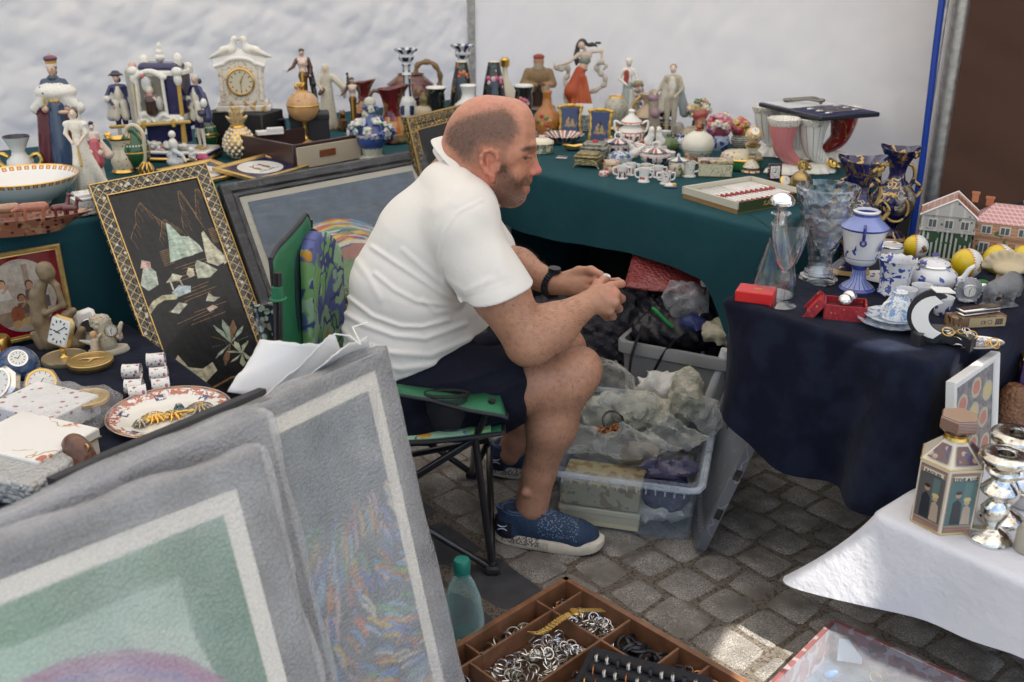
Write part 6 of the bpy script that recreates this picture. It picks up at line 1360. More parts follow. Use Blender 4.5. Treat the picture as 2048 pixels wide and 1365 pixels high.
def plate4():
 w=W_('plate','large imari plate with navy and coral border holding brooches','plate',340,838,826,Z4);s=w.s;R0=.146
 im=pm('imari_plate',(.76,.73,.66),[])
 nt=im.node_tree;
 c=dict()
 w.e.rotation_euler=(0,0,0);m=MB();m.lathe([(R0*.55,0),(R0*.57,.002),(R0*.70,.006),(R0*.98,.020),(R0,.0215),(R0*.985,.0225),(R0*.7,.010),(R0*.6,.006),(.001,.005)],72);
 rad=lambda a,b:('r',a,b)
 pl=mat('imari_plate_top',(.76,.73,.66),.12,coat=.6,layers=[((.42,.10,.05),('z',.0135,.0200),('n',55,.52)),((.42,.12,.06),('z',.0125,.0195),('m',34,.02)),((.02,.02,.10),('a',6,.22),('z',.009,.0155),('n',60,.45)),((.02,.02,.10),('z',.0200,.3)),((.42,.12,.05),('z',.0192,.0212),('a',18,.6)),(GOLD,('z',.0221,.1),'g')])
 m.build('plate',pl,w.e)
 r=random.Random(6)
 def brooch(label,x,y,R1,cols,n,sd):
  p=w.L+Vector((x*w.s,y*w.s/.62,.006));e=thing('brooch',label,'brooch',p,0,'costume brooches on the imari plate');m=MB();rr=random.Random(sd)
  for i in range(n):
   a=2*PI*i/n;
   for q,hh in((1,.002),(.68,.006)):
    m.tube(spline([(0,0,.004),(R1*q*.5*math.cos(a+.2),R1*q*.5*math.sin(a+.2),hh+.006),(R1*q*math.cos(a),R1*q*math.sin(a),hh)],4),[.0022]*4+[.004]*2+[.003,.002,.001],6,mi=0)
  for i in range(7):m.ball((R1*.25*math.cos(i),R1*.25*math.sin(i),.012),.0035,1,8)
  m.build('petals',[cols[0],cols[1]],e)
 sil=mat('antique_silver',(.35,.30,.22),.25,.9);gd=M_('gold');bl=mat('blue_enamel',(.05,.14,.2),.15,coat=.6)
 brooch('large bronze flower brooch at the back of the plate',50,20,.036,(sil,gd),14,1);brooch('gold flower brooch with looping petals at the front of the plate',-28,-8,.034,(gd,M_('silver')),13,2);brooch('small blue butterfly brooch on the plate',8,20,.013,(bl,gd),5,3);brooch('gold and blue stone brooch in the middle of the plate',6,-2,.03,(gd,bl),9,4);brooch('dark silver brooch at the front rim of the plate',-44,-26,.02,(sil,M_('silver')),9,6)
 e=thing('bar_brooch','long gold leaf bar brooch between the flower brooches','brooch',w.L+Vector((.012,.0,.008)),.35);m=MB();m.tube(spline([(-.05,0,0),(-.02,.006,.006),(.02,-.002,.008),(.06,.008,.004)],5),[.002]*3+[.004]*10+[.002]*3,8)
 for i in range(6):m.ball((-.03+.014*i,.004,.008),.004,0,8,sc=(1.6,.8,.6))
 m.build('bar',gd,e)
plate4()
wrapm=None
def bubble(name,a=.5,col=(.92,.92,.93),sc=190,streak=True):
 if name in MC:return MC[name]
 m=bpy.data.materials.new(name);m.use_nodes=True;MC[name]=m;nt=m.node_tree;b=nt.nodes['Principled BSDF'];out=nt.nodes['Material Output'];b.inputs['Base Color'].default_value=(*col,1);b.inputs['Roughness'].default_value=.1;b.inputs['Coat Weight'].default_value=.8
 tl=nd(nt,'ShaderNodeBsdfTranslucent');tl.inputs[0].default_value=(*col,1);m1=nd(nt,'ShaderNodeMixShader');m1.inputs[0].default_value=.4;nt.links.new(b.outputs[0],m1.inputs[1]);nt.links.new(tl.outputs[0],m1.inputs[2])
 tr=nd(nt,'ShaderNodeBsdfTransparent');ms=nd(nt,'ShaderNodeMixShader');tc=nd(nt,'ShaderNodeTexCoord');co=tc.outputs['Object']
 v=nd(nt,'ShaderNodeTexVoronoi');v.inputs['Scale'].default_value=sc;v.inputs['Randomness'].default_value=.85;nt.links.new(co,v.inputs['Vector']);n=nd(nt,'ShaderNodeTexNoise');n.inputs['Scale'].default_value=9;n.inputs['Detail'].default_value=7;nt.links.new(co,n.inputs['Vector'])
 f=mth(nt,'ADD',mth(nt,'MULTIPLY',step(nt,v.outputs[0],.35,.3,True),.10),mth(nt,'MULTIPLY',step(nt,n.outputs[0],.52,.28),.38));f=mth(nt,'ADD',f,a-.2,clamp=True);nt.links.new(f,ms.inputs[0]);nt.links.new(tr.outputs[0],ms.inputs[1]);nt.links.new(m1.outputs[0],ms.inputs[2]);nt.links.new(ms.outputs[0],out.inputs[0])
 bp=nd(nt,'ShaderNodeBump');bp.inputs['Distance'].default_value=.005;nt.links.new(mth(nt,'ADD',mth(nt,'MULTIPLY',v.outputs[0],-1.0),mth(nt,'MULTIPLY',n.outputs[0],1.4)),bp.inputs['Height']);nt.links.new(bp.outputs[0],b.inputs['Normal']);return m
def boxes4():
 fl=pm('box_china_pink',(.80,.79,.77),[((.45,.12,.14),('v',34,.20)),((.3,.25,.1),('v',27,.12))],rough=.15)
 a=P(60,768,Z4+.05);e=thing('wrapped_box','white flowered box in bubble wrap in front of the clocks','box',P(95,840,Z4),-.42)
 m=MB();m.box((0,0,.028),(.20,.15,.052),0,bev=.004);m.build('box',fl,e)
 V=[];F=[];mm=MB()
 o=sdfobj('bubble_wrap',[(('b',(0,0,.032),(.112,.087,.036),None,.012),None,.01,'u'),(('b',(.125,.045,.035),(.03,.06,.03),(0,.5,.4),.01),None,.02,'u')],.005,.01,bubble('bubble_wrap_box',.18),e,vc=False,disp=lambda X:.003*np.sin(X[:,0]*90+X[:,1]*50)*np.sin(X[:,1]*110+X[:,2]*80))
 w=P(70,925,Z4);e=thing('china_box','white lidded box painted with orange blossom at the lower left','box',w,-.40)
 ob=pm('box_china_orange',(.80,.77,.71),[((.50,.13,.05),('v',30,.26),('n',8,.58),('x',.0,.2)),((.50,.13,.05),('v',26,.16),('n',9,.55)),((.45,.30,.08),('m',14,.012),('n',8,.55))],rough=.15)
 m=MB();m.box((0,0,.022),(.22,.165,.044),0,bev=.003);m.build('box',M_('cream'),e);m=MB();m.box((0,0,.056),(.228,.172,.022),0,bev=.003);m.build('lid',ob,e);m=MB();m.box((0,0,.0455),(.230,.174,.002));m.build('gilt_edge',M_('gilt'),e)
 e=thing('wrapped_box','bubble-wrapped parcel under the orange blossom box','box',P(40,965,Z4-.0),-.3);sdfobj('parcel',[(('b',(0,0,.03),(.12,.09,.03),None,.012),None,.01,'u')],.006,.01,mat('grey_bubble_parcel',(.42,.42,.40),.3,coat=.5,bump=[('v',90,.006),('n',20,.02)]),e,vc=False)
 L0=P(160,925,Z4+.03);e=thing('leather_purse','rounded brown leather purse tucked behind the wrapped frames','purse',(L0.x,L0.y,Z4),-.7);o=[(('e',(0,0,.045),(.055,.028,.050),None),None,.01,'u'),(('b',(0,0,.02),(.05,.025,.02),None,.01),None,.02,'u')];sdfobj('purse',o,.004,.01,mat('brown_leather',(.14,.05,.02),.35,coat=.3,var=.4,vs=20,bump=[('n',90,.002)]),e,vc=False);m=MB();m.torus((.045,0,.08),.008,.0018,16,rot=(PI/2,0,0));m.build('clasp',M_('gilt'),e)
boxes4()
def wrapped(label,TRp,wdir,W,h,lean,cv,fw,dark,seed,a,thick=.045,name='wrapped_picture'):
 wdir=Vector(wdir).normalized();TRp=Vector(TRp);TLp=TRp-wdir*W;nh=(wdir.y,-wdir.x,0)
 e,W,M=frame_thing(name,label,'picture',TLp,TRp,h,lean,nh,fw,.03,dark,group='bubble-wrapped pictures')
 if cv:sheet(e,W-2*fw+.01,h-2*fw+.01,0,h/2,-.003,mat('ivory_mount',(.80,.74,.62),.6),'mount');ww=W-2*fw-.055;c=cv(ww,h-2*fw-.055);c.mesh('artwork',M_('pic'),e,loc=(0,-.006,fw+.0275))
 sheet(e,W-.02,h-.02,0,h/2,.013,M_('matblack'),'back_board')
 def dsp(X):
  r=np.random.RandomState(seed);o=0
  for _ in range(14):a_=r.rand()*6.28;f=r.uniform(8,60);o=o+np.sin((X[:,0]*math.cos(a_)+X[:,2]*math.sin(a_))*f+X[:,1]*40+r.rand()*6)*(.012/(f**.55))
  return o*.55
 Vv,Qq,_=sdfmesh([(('b',(0,0,h/2),(W/2+.006,thick/2,h/2+.006),None,.012),None,.01,'u')],.0095,.01,dsp,False)
 me=npmesh('bubble_wrap',Vv,Qq);me.materials.append(bubble('bubble_wrap_frames',a));link('bubble_wrap',me,e);return e
def art_green(w,h):
 c=Canvas(w,h,240,(.30,.44,.32));A=h/w;r=random.Random(2)
 c.poly([(.0,A),(1,A),(1,A-.07),(.0,A-.05)],(.10,.24,.12));c.rect(.90,A-.35,1,A,(.07,.2,.10));c.poly([(.80,A-.10),(.90,A-.16),(.97,A-.50),(.88,A-.52)],(.42,.52,.40))
 c.ell(.66,A-.36,.26,.24,(.20,.12,.24));c.ell(.56,A-.44,.2,.2,(.16,.12,.25))
 pal=[(.30,.10,.20),(.14,.16,.34),(.32,.16,.28),(.30,.06,.06),(.18,.2,.40),(.36,.22,.26)]
 for k in range(34):
  q=k/34;pts=[(.66+(.30-.25*q)*math.cos(a)*1.0,A-.40+(.28-.24*q)*math.sin(a))for a in np.linspace(PI*1.05,-.15,12)];c.line(pts,.009,pal[r.randrange(6)],.8)
 c.poly([(.0,A-.72),(.18,A-.58),(.34,A-.46),(.44,A-.42),(.5,0),(.0,0)],(.13,.18,.38));c.poly([(.0,A-.56),(.12,A-.60),(.28,A-.70),(.20,A-1.2),(0,A-1.2)],(.46,.24,.12));c.noise(25,.12,3);return c
def art_lion(w,h):
 c=Canvas(w,h,330,(.13,.15,.15));A=h/w;r=random.Random(8);pal=[(.50,.16,.06),(.55,.38,.08),(.12,.28,.48),(.15,.34,.16),(.24,.40,.52),(.5,.36,.36),(.42,.2,.08),(.14,.2,.4),(.55,.5,.4)]
 c.ell(.16,A-.36,.17,.11,(.50,.26,.10));c.ell(.27,A-.42,.08,.07,(.48,.36,.36));c.poly([(.0,A-.5),(.22,A-.5),(.22,A-1.3),(.0,A-1.4)],(.36,.13,.10))
 for k in range(900):
  x=r.uniform(.12,1.0);y=A-r.uniform(.28 if x>.3 else.5,1.45);d=A-y;ph=2.1+1.5*math.sin(x*3.2+d*2.0)-.9*d;pts=[]
  for j in range(5):pts.append((x,y));ph+=.12;x+=.017*math.cos(-ph);y+=.017*math.sin(-ph)
  cc=pal[r.randrange(9)];c.line(pts,.0062,cc,.85)
 c.noise(25,.12,5);return c
def art_mid(w,h):c=Canvas(w,h,40,(.2,.22,.2));return c
drk=mat('dark_moulding',(.12,.115,.11),.4)
wrapped('back bubble-wrapped picture of flowing multicoloured strokes beside the chair',P(765,692,.85),(.58,.81,0),.72,.90,R(12.6),art_lion,.034,drk,4,.40)
wrapped('middle bubble-wrapped picture, only its top edge showing',P(524,826,.85),(.66,.75,0),.8,.84,R(14),None,.05,drk,6,.55,thick=.055)
wrapped('front bubble-wrapped picture with pale green and violet shapes at lower left',P(512,892,.86),(.72,.69,0),.95,.86,R(17.5),art_green,.045,drk,9,.44,thick=.05)
def backing():
 for i,(du,dz,l)in enumerate(((0,0,'black picture frame edge rising behind the wrapped pictures'),(14,.0,'second black frame edge just behind the first'))):
  TRp=P(512+du,784-7*i,.80);TLp=(P(100,957,.80),P(190,916,.80))[i];d=(TRp-TLp);e,W,M=frame_thing('empty_picture',l,'picture',TLp,TRp,.78,R(9),(d.y,-d.x,0),.04,.022,M_('matblack'),group='plain black frames behind the wrapped pictures');sheet(e,W-.05,.72,0,.39,.004,M_('black'),'back_board')
backing()
def paper():
 e=thing('white_paper','stiff white sheets sticking up behind the wrapped pictures','paper',P(610,760,.6));e.location.z=.80
 def sh(pts,th,nm,off,seed):
  V=[];F=[];o=e.location
  poly=[Vector(P(u,v,z))for u,v,z in pts];n=12
  a,b,c_,d=poly
  for i in range(n+1):
   for j in range(n+1):
    p=a.lerp(b,i/n).lerp(d.lerp(c_,i/n),j/n);p.z+=.006*nz(i*.3,j*.3,1.5,seed)+.012*math.sin(PI*i/n)*math.sin(PI*j/n);V.append(tuple(p-o))
  for i in range(n):
   for j in range(n):k=i*(n+1)+j;F.append([k,k+n+1,k+n+2,k+1])
  m=MB();m.add(V,F);q=m.build(nm,mat('white_paper_sheet',(.80,.79,.77),.6,tl=.15),e);md=q.modifiers.new('s','SOLIDIFY');md.thickness=.002
 sh([(455,785,.80),(520,682,.86),(640,690,.87),(690,830,.72)],0,'sheet',0,1);sh([(520,800,.79),(630,700,.875),(668,664,.90),(720,800,.74)],0,'sheet',0,2);sh([(560,800,.78),(664,715,.875),(735,672,.88),(760,790,.72)],0,'sheet',0,3)
 m=MB();o=e.location;m.tube([Vector(P(u,v,.9))-o for u,v in((668,668),(700,672),(722,690),(705,655),(735,645))],.0012,5);m.build('thread',M_('white'),e)
paper()
Z1=.754;GR='figurines on the right teal table'
w=W_('figurine','seated old cobbler figurine in a red cap and tan smock','figurine',1077,218,110,Z1,GR,-.1);H=w.H;tan=(.26,.17,.08)
w.sdf('figure',[(('e',(0,0,.88*H),(.10*H,.10*H,.11*H),None),(.42,.22,.13),.01*H,'u'),(('e',(0,.01*H,.96*H),(.11*H,.11*H,.055*H),None),(.30,.05,.03),.004,'u'),(('e',(0,-.06*H,.80*H),(.07*H,.05*H,.08*H),None),(.35,.3,.22),.004,'u'),(('e',(0,.02*H,.60*H),(.22*H,.16*H,.20*H),None),tan,.02,'u'),(('c',(-.2*H,0,.68*H),(-.28*H,-.05*H,.48*H),.08*H,.07*H),tan,.01,'u'),(('c',(.2*H,0,.68*H),(.28*H,-.05*H,.48*H),.08*H,.07*H),tan,.01,'u'),(('c',(-.28*H,-.06*H,.47*H),(-.02*H,-.2*H,.46*H),.06*H,.045*H),tan,.01,'u'),(('c',(.28*H,-.06*H,.47*H),(.08*H,-.2*H,.46*H),.06*H,.045*H),(.40,.22,.13),.01,'u'),(('e',(.05*H,-.2*H,.47*H),(.10*H,.05*H,.04*H),None),(.10,.04,.02),.004,'u'),(('c',(-.1*H,-.02*H,.42*H),(-.15*H,-.2*H,.38*H),.10*H,.08*H),(.3,.24,.15),.01,'u'),(('c',(.1*H,-.02*H,.42*H),(.15*H,-.2*H,.38*H),.10*H,.08*H),(.3,.24,.15),.01,'u'),(('c',(-.15*H,-.2*H,.36*H),(-.15*H,-.18*H,.06*H),.07*H,.06*H),(.03,.028,.03),.01,'u'),(('c',(.15*H,-.2*H,.36*H),(.15*H,-.18*H,.06*H),.07*H,.06*H),(.03,.028,.03),.01,'u'),(('b',(0,.04*H,.2*H),(.2*H,.15*H,.2*H),None,.01),(.08,.035,.02),.01,'u')],H/90,m=M_('vcm'));plinth(w,.34*H,.26*H,.06*H,mat('bisque_brown',(.25,.2,.14),.6))
w=W_('figurine','large dancing woman figurine in a long orange-red skirt with flying scarf','figurine',1163,236,68,Z1,GR,.0);H=w.H;rd=(.42,.07,.02);sc_=(.55,.50,.42)
def dn(*a):return a
ex=[]
pr=[]
def pc(a,b,ra,rb,col,k=.012):pr.append((('c',tuple(H*q for q in a),tuple(H*q for q in b),ra*H,rb*H),col,k*H,'u'))
def pe(p,r,col,k=.01,rot=None):pr.append((('e',tuple(H*q for q in p),tuple(H*q for q in r),rot),col,k*H,'u'))
pc((-.02,0,.56),(-.10,0,.32),.065,.10,rd,.03);pc((-.10,0,.32),(.06,.02,.04),.10,.12,rd,.04);pc((-.02,0,.54),(.02,-.02,.20),.06,.06,rd);pc((.0,-.03,.5),(.08,-.03,.10),.05,.05,rd)
for i in range(5):pc((-.03+.02*i,-.05,.5),(-.12+.06*i,-.09,.12),.012,.03,(.48,.10,.03),.01)
pe((.0,0,.575),(.075,.05,.02),(.10,.09,.09));pe((.02,0,.62),(.055,.04,.05),SKN);pe((.04,0,.69),(.07,.045,.055),(.22,.25,.20));pe((.05,0,.75),(.075,.045,.05),(.60,.48,.40));pc((.05,0,.78),(.02,-.01,.84),.022,.02,(.60,.46,.38));pe((-.01,-.02,.87),(.038,.042,.05),(.62,.46,.36));pe((.0,.01,.90),(.055,.055,.045),(.045,.04,.035))
for i in range(9):a=.6*i;pc((-.05-.01*i*.4,.02,.88-.02*i),(-.06+.02*math.sin(a*2),.02,.84-.025*i),.022,.016,(.045,.04,.035))
for i in range(6):pc((.05+.03*i,.02,.88-.02*math.sin(i)),(.09+.03*i,.02,.87+.02*math.sin(i*1.7)),.022-.002*i,.016-.002*i,(.045,.04,.035))
pc((-.02,0,.77),(-.16,-.03,.67),.022,.018,(.60,.48,.40));pc((-.16,-.03,.67),(-.32,-.05,.63),.018,.012,(.60,.48,.40));pc((.11,0,.79),(.24,0,.80),.022,.018,(.60,.48,.40));pc((.24,0,.80),(.24,-.03,.68),.018,.012,(.60,.48,.40));pc((-.32,-.05,.63),(-.37,-.05,.69),.010,.004,(.60,.48,.40))
def scarf(pts,r=.022):
 sp=spline([Vector(p)for p in pts],6)
 for i in range(len(sp)-1):pc(tuple(sp[i]),tuple(sp[i+1]),r*(1+.3*math.sin(i)),r*(1+.3*math.sin(i+1)),sc_,.006)
scarf([(-.32,-.03,.62),(-.26,0,.58),(-.18,.02,.62),(-.16,.05,.52),(-.20,.06,.44),(-.15,.06,.34),(-.20,.07,.24),(-.14,.07,.14),(-.18,.07,.04)],.026);scarf([(.24,-.03,.68),(.18,.02,.62),(.22,.04,.54),(.28,.04,.50),(.30,.03,.42),(.24,.05,.36),(.12,.05,.30)],.026);scarf([(.20,.02,.66),(.30,0,.64),(.27,0,.58)],.016)
w.sdf('figure',pr,H/120,m=M_('vcm'));plinth(w,.24*H,.17*H,.035*H,M_('white'))
lady('country girl figurine with red bodice and white headscarf holding a basket',1256,247,116,(.36,.42,.40),WHT,(.25,.10,.05),rz=-.1,base=mat('bisque_base',(.40,.36,.28),.6),group=GR,extra=[('e',(0,.01,.96),(.055,.055,.04),WHT,None,.006),('c',(-.03,-.03,.78),(-.04,-.04,.64),.04,.035,(.34,.05,.03),.01),('e',(.15,-.09,.60),(.09,.06,.05),(.22,.14,.08),None,.01),('e',(.15,-.09,.645),(.075,.05,.03),(.35,.30,.2),None,.01),('c',(.06,-.06,.5),(.09,-.12,.1),.04,.09,(.58,.56,.48),.02)],arms=(((-.14,0,.68),(-.02,-.11,.60)),((.14,-.02,.68),(.10,-.12,.60))),skirt=(.07,.17),top=WHT,low=(.33,.39,.37),m=M_('vcm'))
w=W_('flower_post','tall stem of mauve blossom beside the country girl figurine','ornament',1276,250,176,Z1);sdfobj('blossom',[(('c',(0,0,0),(0,0,w.H*.9),4*w.s,3*w.s),(.3,.27,.2),.002,'u')]+[q for i in range(5)for q in blooms((0,0,w.H*(.2+.18*i)),(7*w.s,6*w.s,6*w.s),7,[(.25,.12,.2),(.35,.25,.25),(.4,.34,.28)],4*w.s,i)],.0025,.002,M_('vcm'),w.e)
lady('young man figurine in a pale open coat leaning on a tree stump',1343,280,126,(.44,.39,.29),WHT,(.32,.16,.08),rz=-.2,base=mat('bisque_base',(.40,.36,.28),.6),group=GR,skirt=None,extra=[('c',(-.09,.02,.70),(-.13,.04,.40),.045,.06,(.55,.5,.42),.03),('c',(.09,.02,.70),(.18,.06,.36),.045,.07,(.27,.30,.30),.03),('e',(0,-.03,.72),(.05,.03,.11),(.66,.62,.54),None,.01),('c',(-.24,.0,.60),(-.20,.02,.02),.06,.09,(.33,.28,.22),.02),('e',(-.24,-.02,.55),(.07,.06,.05),(.32,.2,.24),None,.01),('e',(-.20,-.06,.35),(.06,.05,.06),(.32,.2,.24),None,.01),('c',(.12,.0,.18),(.18,.0,.03),.06,.08,(.35,.33,.28),.02)],arms=(((-.15,0,.68),(-.22,-.05,.60)),((.14,-.02,.68),(.05,-.10,.58))),low=(.42,.38,.30),m=M_('vcm'))
w=simple('vase','orange lustre bottle vase painted with fruit','vase',1094,268,182,[(18,0),(24,6),(28,22),(26,38),(18,48),(10,58),(8,78),(10,84),(9,86),(6,80),(5,60)],pm('orange_lustre',(.38,.14,.025),[((.12,.03,.04),('v',42,.3),('z',.0,.055)),((.16,.20,.05),('v',38,.26),('z',.0,.055)),((.45,.24,.05),('v',33,.2),('z',.0,.055))],rough=.12),z=Z1);petals(w,-6,30,12,27,[(.45,.25,.06),(.16,.2,.06),(.4,.05,.03)],6,2);petals(w,6,14,9,26,[(.06,.06,.14),(.4,.06,.03),(.35,.3,.1)],6,4)
def plaque(label,u,vb,vt,rz):
 w=W_('plaque',label,'plaque',u,vb,vt,Z1,'cobalt and gilt plaques',rz);s=w.s;hh=w.H;wd=44*s
 m=MB();m.at((0,0,0),(-.16,0,0));out=[];n=40
 for i in range(n):
  t=i/n*4;k_=int(t);f=t-k_;W2=wd*.5;cs=[(-W2,0),(W2,0),(W2,hh),(-W2,hh)];a,b=cs[k_],cs[(k_+1)%4];x=a[0]*(1-f)+b[0]*f;z=a[1]*(1-f)+b[1]*f;bow=math.sin(PI*f)*3*s;cx,cz=0,hh/2
  if k_ in(1,3):x-=math.copysign(bow,x)
  else:z+=(bow if k_==2 else-0)*1.3
  out.append(Vector((x,0,z)))
 m.tube(out,[3*s+1.1*s*math.sin(i*2.4)for i in range(n)],8,closed=True);m.ball((0,0,hh+3*s),6*s,sc=(1.6,.6,.7))
 for sx in(-1,1):m.ball((sx*wd*.5,0,hh),4.4*s);m.ball((sx*wd*.5,0,2*s),4.4*s)
 m.build('gilt_frame',mat('yellow_gilt',(.62,.38,.07),.3,.5,coat=.3),w.e)
 m=MB();m.at((0,0,0),(-.16,0,0));m.box((0,.001,hh*.5),(wd*.93,.004,hh*.97));m.build('plate',M_('cobalt'),w.e)
 c=Canvas(wd*.9,hh*.92,90,(.014,.014,.085));A=hh*.92/(wd*.9);g=(.40,.24,.05)
 for x,y,rx,ry in((.38,.5*A,.10,.14),(.60,.46*A,.09,.12),(.5,.36*A,.26,.05),(.42,.62*A,.05,.07),(.6,.56*A,.05,.06)):c.ell(x,y,rx,ry,g)
 for i in range(14):c.line([(.2+.045*i,.30*A+.03*math.sin(i)),(.25+.045*i,.42*A+.08*math.sin(i*2))],.012,g,.8)
 c.ell(.45,.52*A,.03,.05,(.014,.014,.085));o=c.mesh('scene',M_('picg'),w.e,loc=(0,-.0025,hh*.04));o.rotation_euler=(-.16,0,0)
 m=MB();m.tube([(0,.005,hh*.7),(0,.045,.002)],.002,6);m.build('easel',M_('gold'),w.e)
plaque('blue and gilt plaque on the left with two gold figures',1141,272,215,.05);plaque('blue and gilt plaque on the right, standing nearer, with a gold carriage',1199,290,224,-.25)
w=W_('photo_card','white card with a small grey photograph behind the two blue plaques','card',1168,262,208,Z1,None,-.1);m=MB();m.at((0,0,0),(-.15,0,0));m.box((0,0,w.H/2),(34*w.s,.004,w.H));m.build('card',M_('white'),w.e);m=MB();m.at((0,0,0),(-.15,0,0));m.box((0,-.003,w.H*.3),(30*w.s,.002,w.H*.55));m.build('photograph',pm('grey_photo',(.25,.25,.24),[((.08,.08,.08),('n',60,.5))]),w.e)
ret=pm('reticulated_cream',(.48,.46,.36),[((.14,.13,.09),('v',130,.30))],rough=.35);w=simple('vase','egg shaped cream vase with pierced lattice and gold rim','vase',1232,260,190,[(12,0),(14,3),(11,8),(18,20),(24,38),(23,52),(16,64),(14,68),(12,66)],[ret,M_('gilt')],mis=[1]*2+[0]*4+[1]*3,z=Z1)
def ewer2():
 w=W_('jug','cream and blush ewer with curled lip and floral belly','jug',1296,262,187,Z1,None,.2);
 w.lathe('body',[(14,0),(17,3),(12,9),(22,20),(27,30),(22,40),(12,48),(9,56),(14,66),(19,74),(17,74),(9,58)],pm('blush_ivory',(.52,.38,.24),[((.10,.16,.34),('v',48,.24),('z',.02,.06)),((.5,.3,.10),('v',36,.24),('z',.02,.06)),((.48,.24,.18),('v',60,.15),('z',.02,.06))],rough=.2));w.tube('handle',spline([(-16,0,70),(-28,0,58),(-30,0,40),(-22,0,34)],5),3,mat('gilt_frame2',(.42,.28,.1),.35,.7));w.tube('lip',spline([(10,-4,72),(24,-4,70),(30,0,62)],4),3.4,mat('blush2',(.58,.48,.34),.25,coat=.4))
ewer2()
def hatjar():
 w=W_('perfume_jar','navy and gilt jar whose stopper is a kneeling figure in a black cape','jar',1330,272,204,Z1,None,0);H=w.H
 w.lathe('jar',[(12,0),(15,3),(14,20),(15,24),(13,27),(14,31),(10,34)],pm('navy_gilt_jar',(.014,.014,.05),[(GOLD,('z',H*.33,H*.37),'g'),((.55,.5,.4),('z',H*.40,H*.44)),(GOLD,('a',8,.3),('z',H*.1,H*.3),'g')]));
 o=[(('c',(0,0,H*.48),(0,0,H*.70),.10*H,.05*H),(.5,.34,.22),.01,'u'),(('e',(0,0,H*.80),(.05*H,.05*H,.06*H),None),SKN,.004,'u'),(('e',(-.14*H,.02*H,H*.72),(.13*H,.10*H,.16*H),None),BLK,.01,'u'),(('e',(.14*H,.02*H,H*.72),(.13*H,.10*H,.16*H),None),BLK,.01,'u'),(('e',(0,.03*H,H*.84),(.2*H,.09*H,.12*H),None),BLK,.01,'u'),(('e',(0,-.02*H,H*.96),(.05*H,.04*H,.05*H),None),(.5,.45,.35),.004,'u')]
 sdfobj('stopper',o,H/60,.004,M_('vc'),w.e)
hatjar()
def imari(name,H,n=6,z0=.1,z1=.9,base=(.74,.71,.66)):
 return pm(name,base,[((.42,.09,.05),('a',n*2,.42,.25),('z',H*z0,H*z1),('n',70,.48)),((.02,.018,.09),('a',n,.36),('z',H*z0,H*(z1-.08))),((.42,.10,.08),('a',n,.16),('z',H*(z0+.1),H*(z1-.3)),('v',110,.34)),(GOLD,('m',90,.010),('a',n,.5),('z',H*z0,H*z1),'g'),((.42,.09,.05),('z',H*(z1+.0),H*(z1+.04)))],rough=.14)
def handles(w,r,h,hh,t=2,mt=None,part='handle',ang0=0):
 for sg in(-1,1):w.tube(part,spline([(sg*r,0,h),(sg*(r+hh*.7),0,h+hh*.3),(sg*(r+hh*.6),0,h-hh*.7),(sg*r,0,h-hh)],5),t,mt or M_('white'))
g='imari patterned china'
w=simple('urn','tall imari urn with pierced lid and two loop handles','urn',1262,298,220,[(18,0),(20,4),(14,10),(22,18),(28,28),(24,40),(16,46),(18,50),(22,52)],imari('imari_urn',.11,8,.05,.6),z=Z1,group=g);w.lathe('lid',[(23,52),(20,57),(12,64),(7,68),(5,72),(7,76),(5,79),(0,80)],imari('imari_urn_lid',.11,6,.6,.95));handles(w,20,50,18,2.5)
def dish(label,u,v,R_,hh,mt,name='dish',z=Z1,group=g,mts=None,fl=None):
 w=W_(name,label,'dish',u,v,v-hh,z,group);w.lathe('dish',[(R_*.42,0),(R_*.45,1),(R_*.5,3),(R_*.8,hh*.6),(R_,hh),(R_*.98,hh+.8),(R_*.78,hh*.7),(R_*.45,4),(0,3.5)],mt,seg=48,flute=fl);return w
dish('fluted imari dish with alternating red and navy panels',1127,285,42,16,pm('imari_dish',(.74,.71,.66),[((.02,.018,.09),('a',12,.4),('z',.006,.5)),((.42,.10,.05),('a',12,.3,.5),('z',.006,.5)),(GOLD,('m',80,.01),'g')]),fl=(12,.02));dish('flat imari plate half hidden by the man\'s forehead',1078,274,30,5,pm('imari_plate2',(.74,.71,.66),[((.02,.018,.09),('a',5,.5),('z',.004,.5)),((.42,.10,.05),('a',5,.3,.5),('z',.004,.5))]))
w=simple('pill_box','round lidded box with green painted sides and cream lid','box',1084,306,272,[(21,0),(23,2),(22,4),(22,17),(24,18),(24,20)],pm('green_landscape_box',(.46,.42,.30),[((.06,.10,.05),('n',70,.50)),((.4,.15,.1),('v',90,.15))],rough=.3),z=Z1);w.lathe('lid',[(24,20),(23,24),(15,29),(6,31),(7,34),(0,35)],M_('cream'))
def bowdish():
 w=W_('trinket_dish','small navy and gilt bow shaped dish','dish',1148,302,290,Z1,None,.1);s=w.s;m=MB();n=36;V=[];F=[]
 for j,(k_,z)in enumerate(((.5,0),(.95,8),(1,10),(.9,8),(.3,3))):
  for i in range(n):a=2*PI*i/n;r=22*(1-.35*abs(math.sin(a))**1.0+.0*math.cos(4*a));V.append((r*k_*1.15*math.cos(a)*s,r*k_*.7*math.sin(a)*s,z*w.k*(1+.3*abs(math.cos(a)))))
 for j in range(4):
  for i in range(n):F.append([j*n+i,j*n+(i+1)%n,(j+1)*n+(i+1)%n,(j+1)*n+i])
 F.append([4*n+i for i in range(n)]);m.add(V,F);m.build('dish',pm('navy_gold_dish',(.014,.014,.07),[(GOLD,('z',.0085,.05),'g')]),w.e)
bowdish()
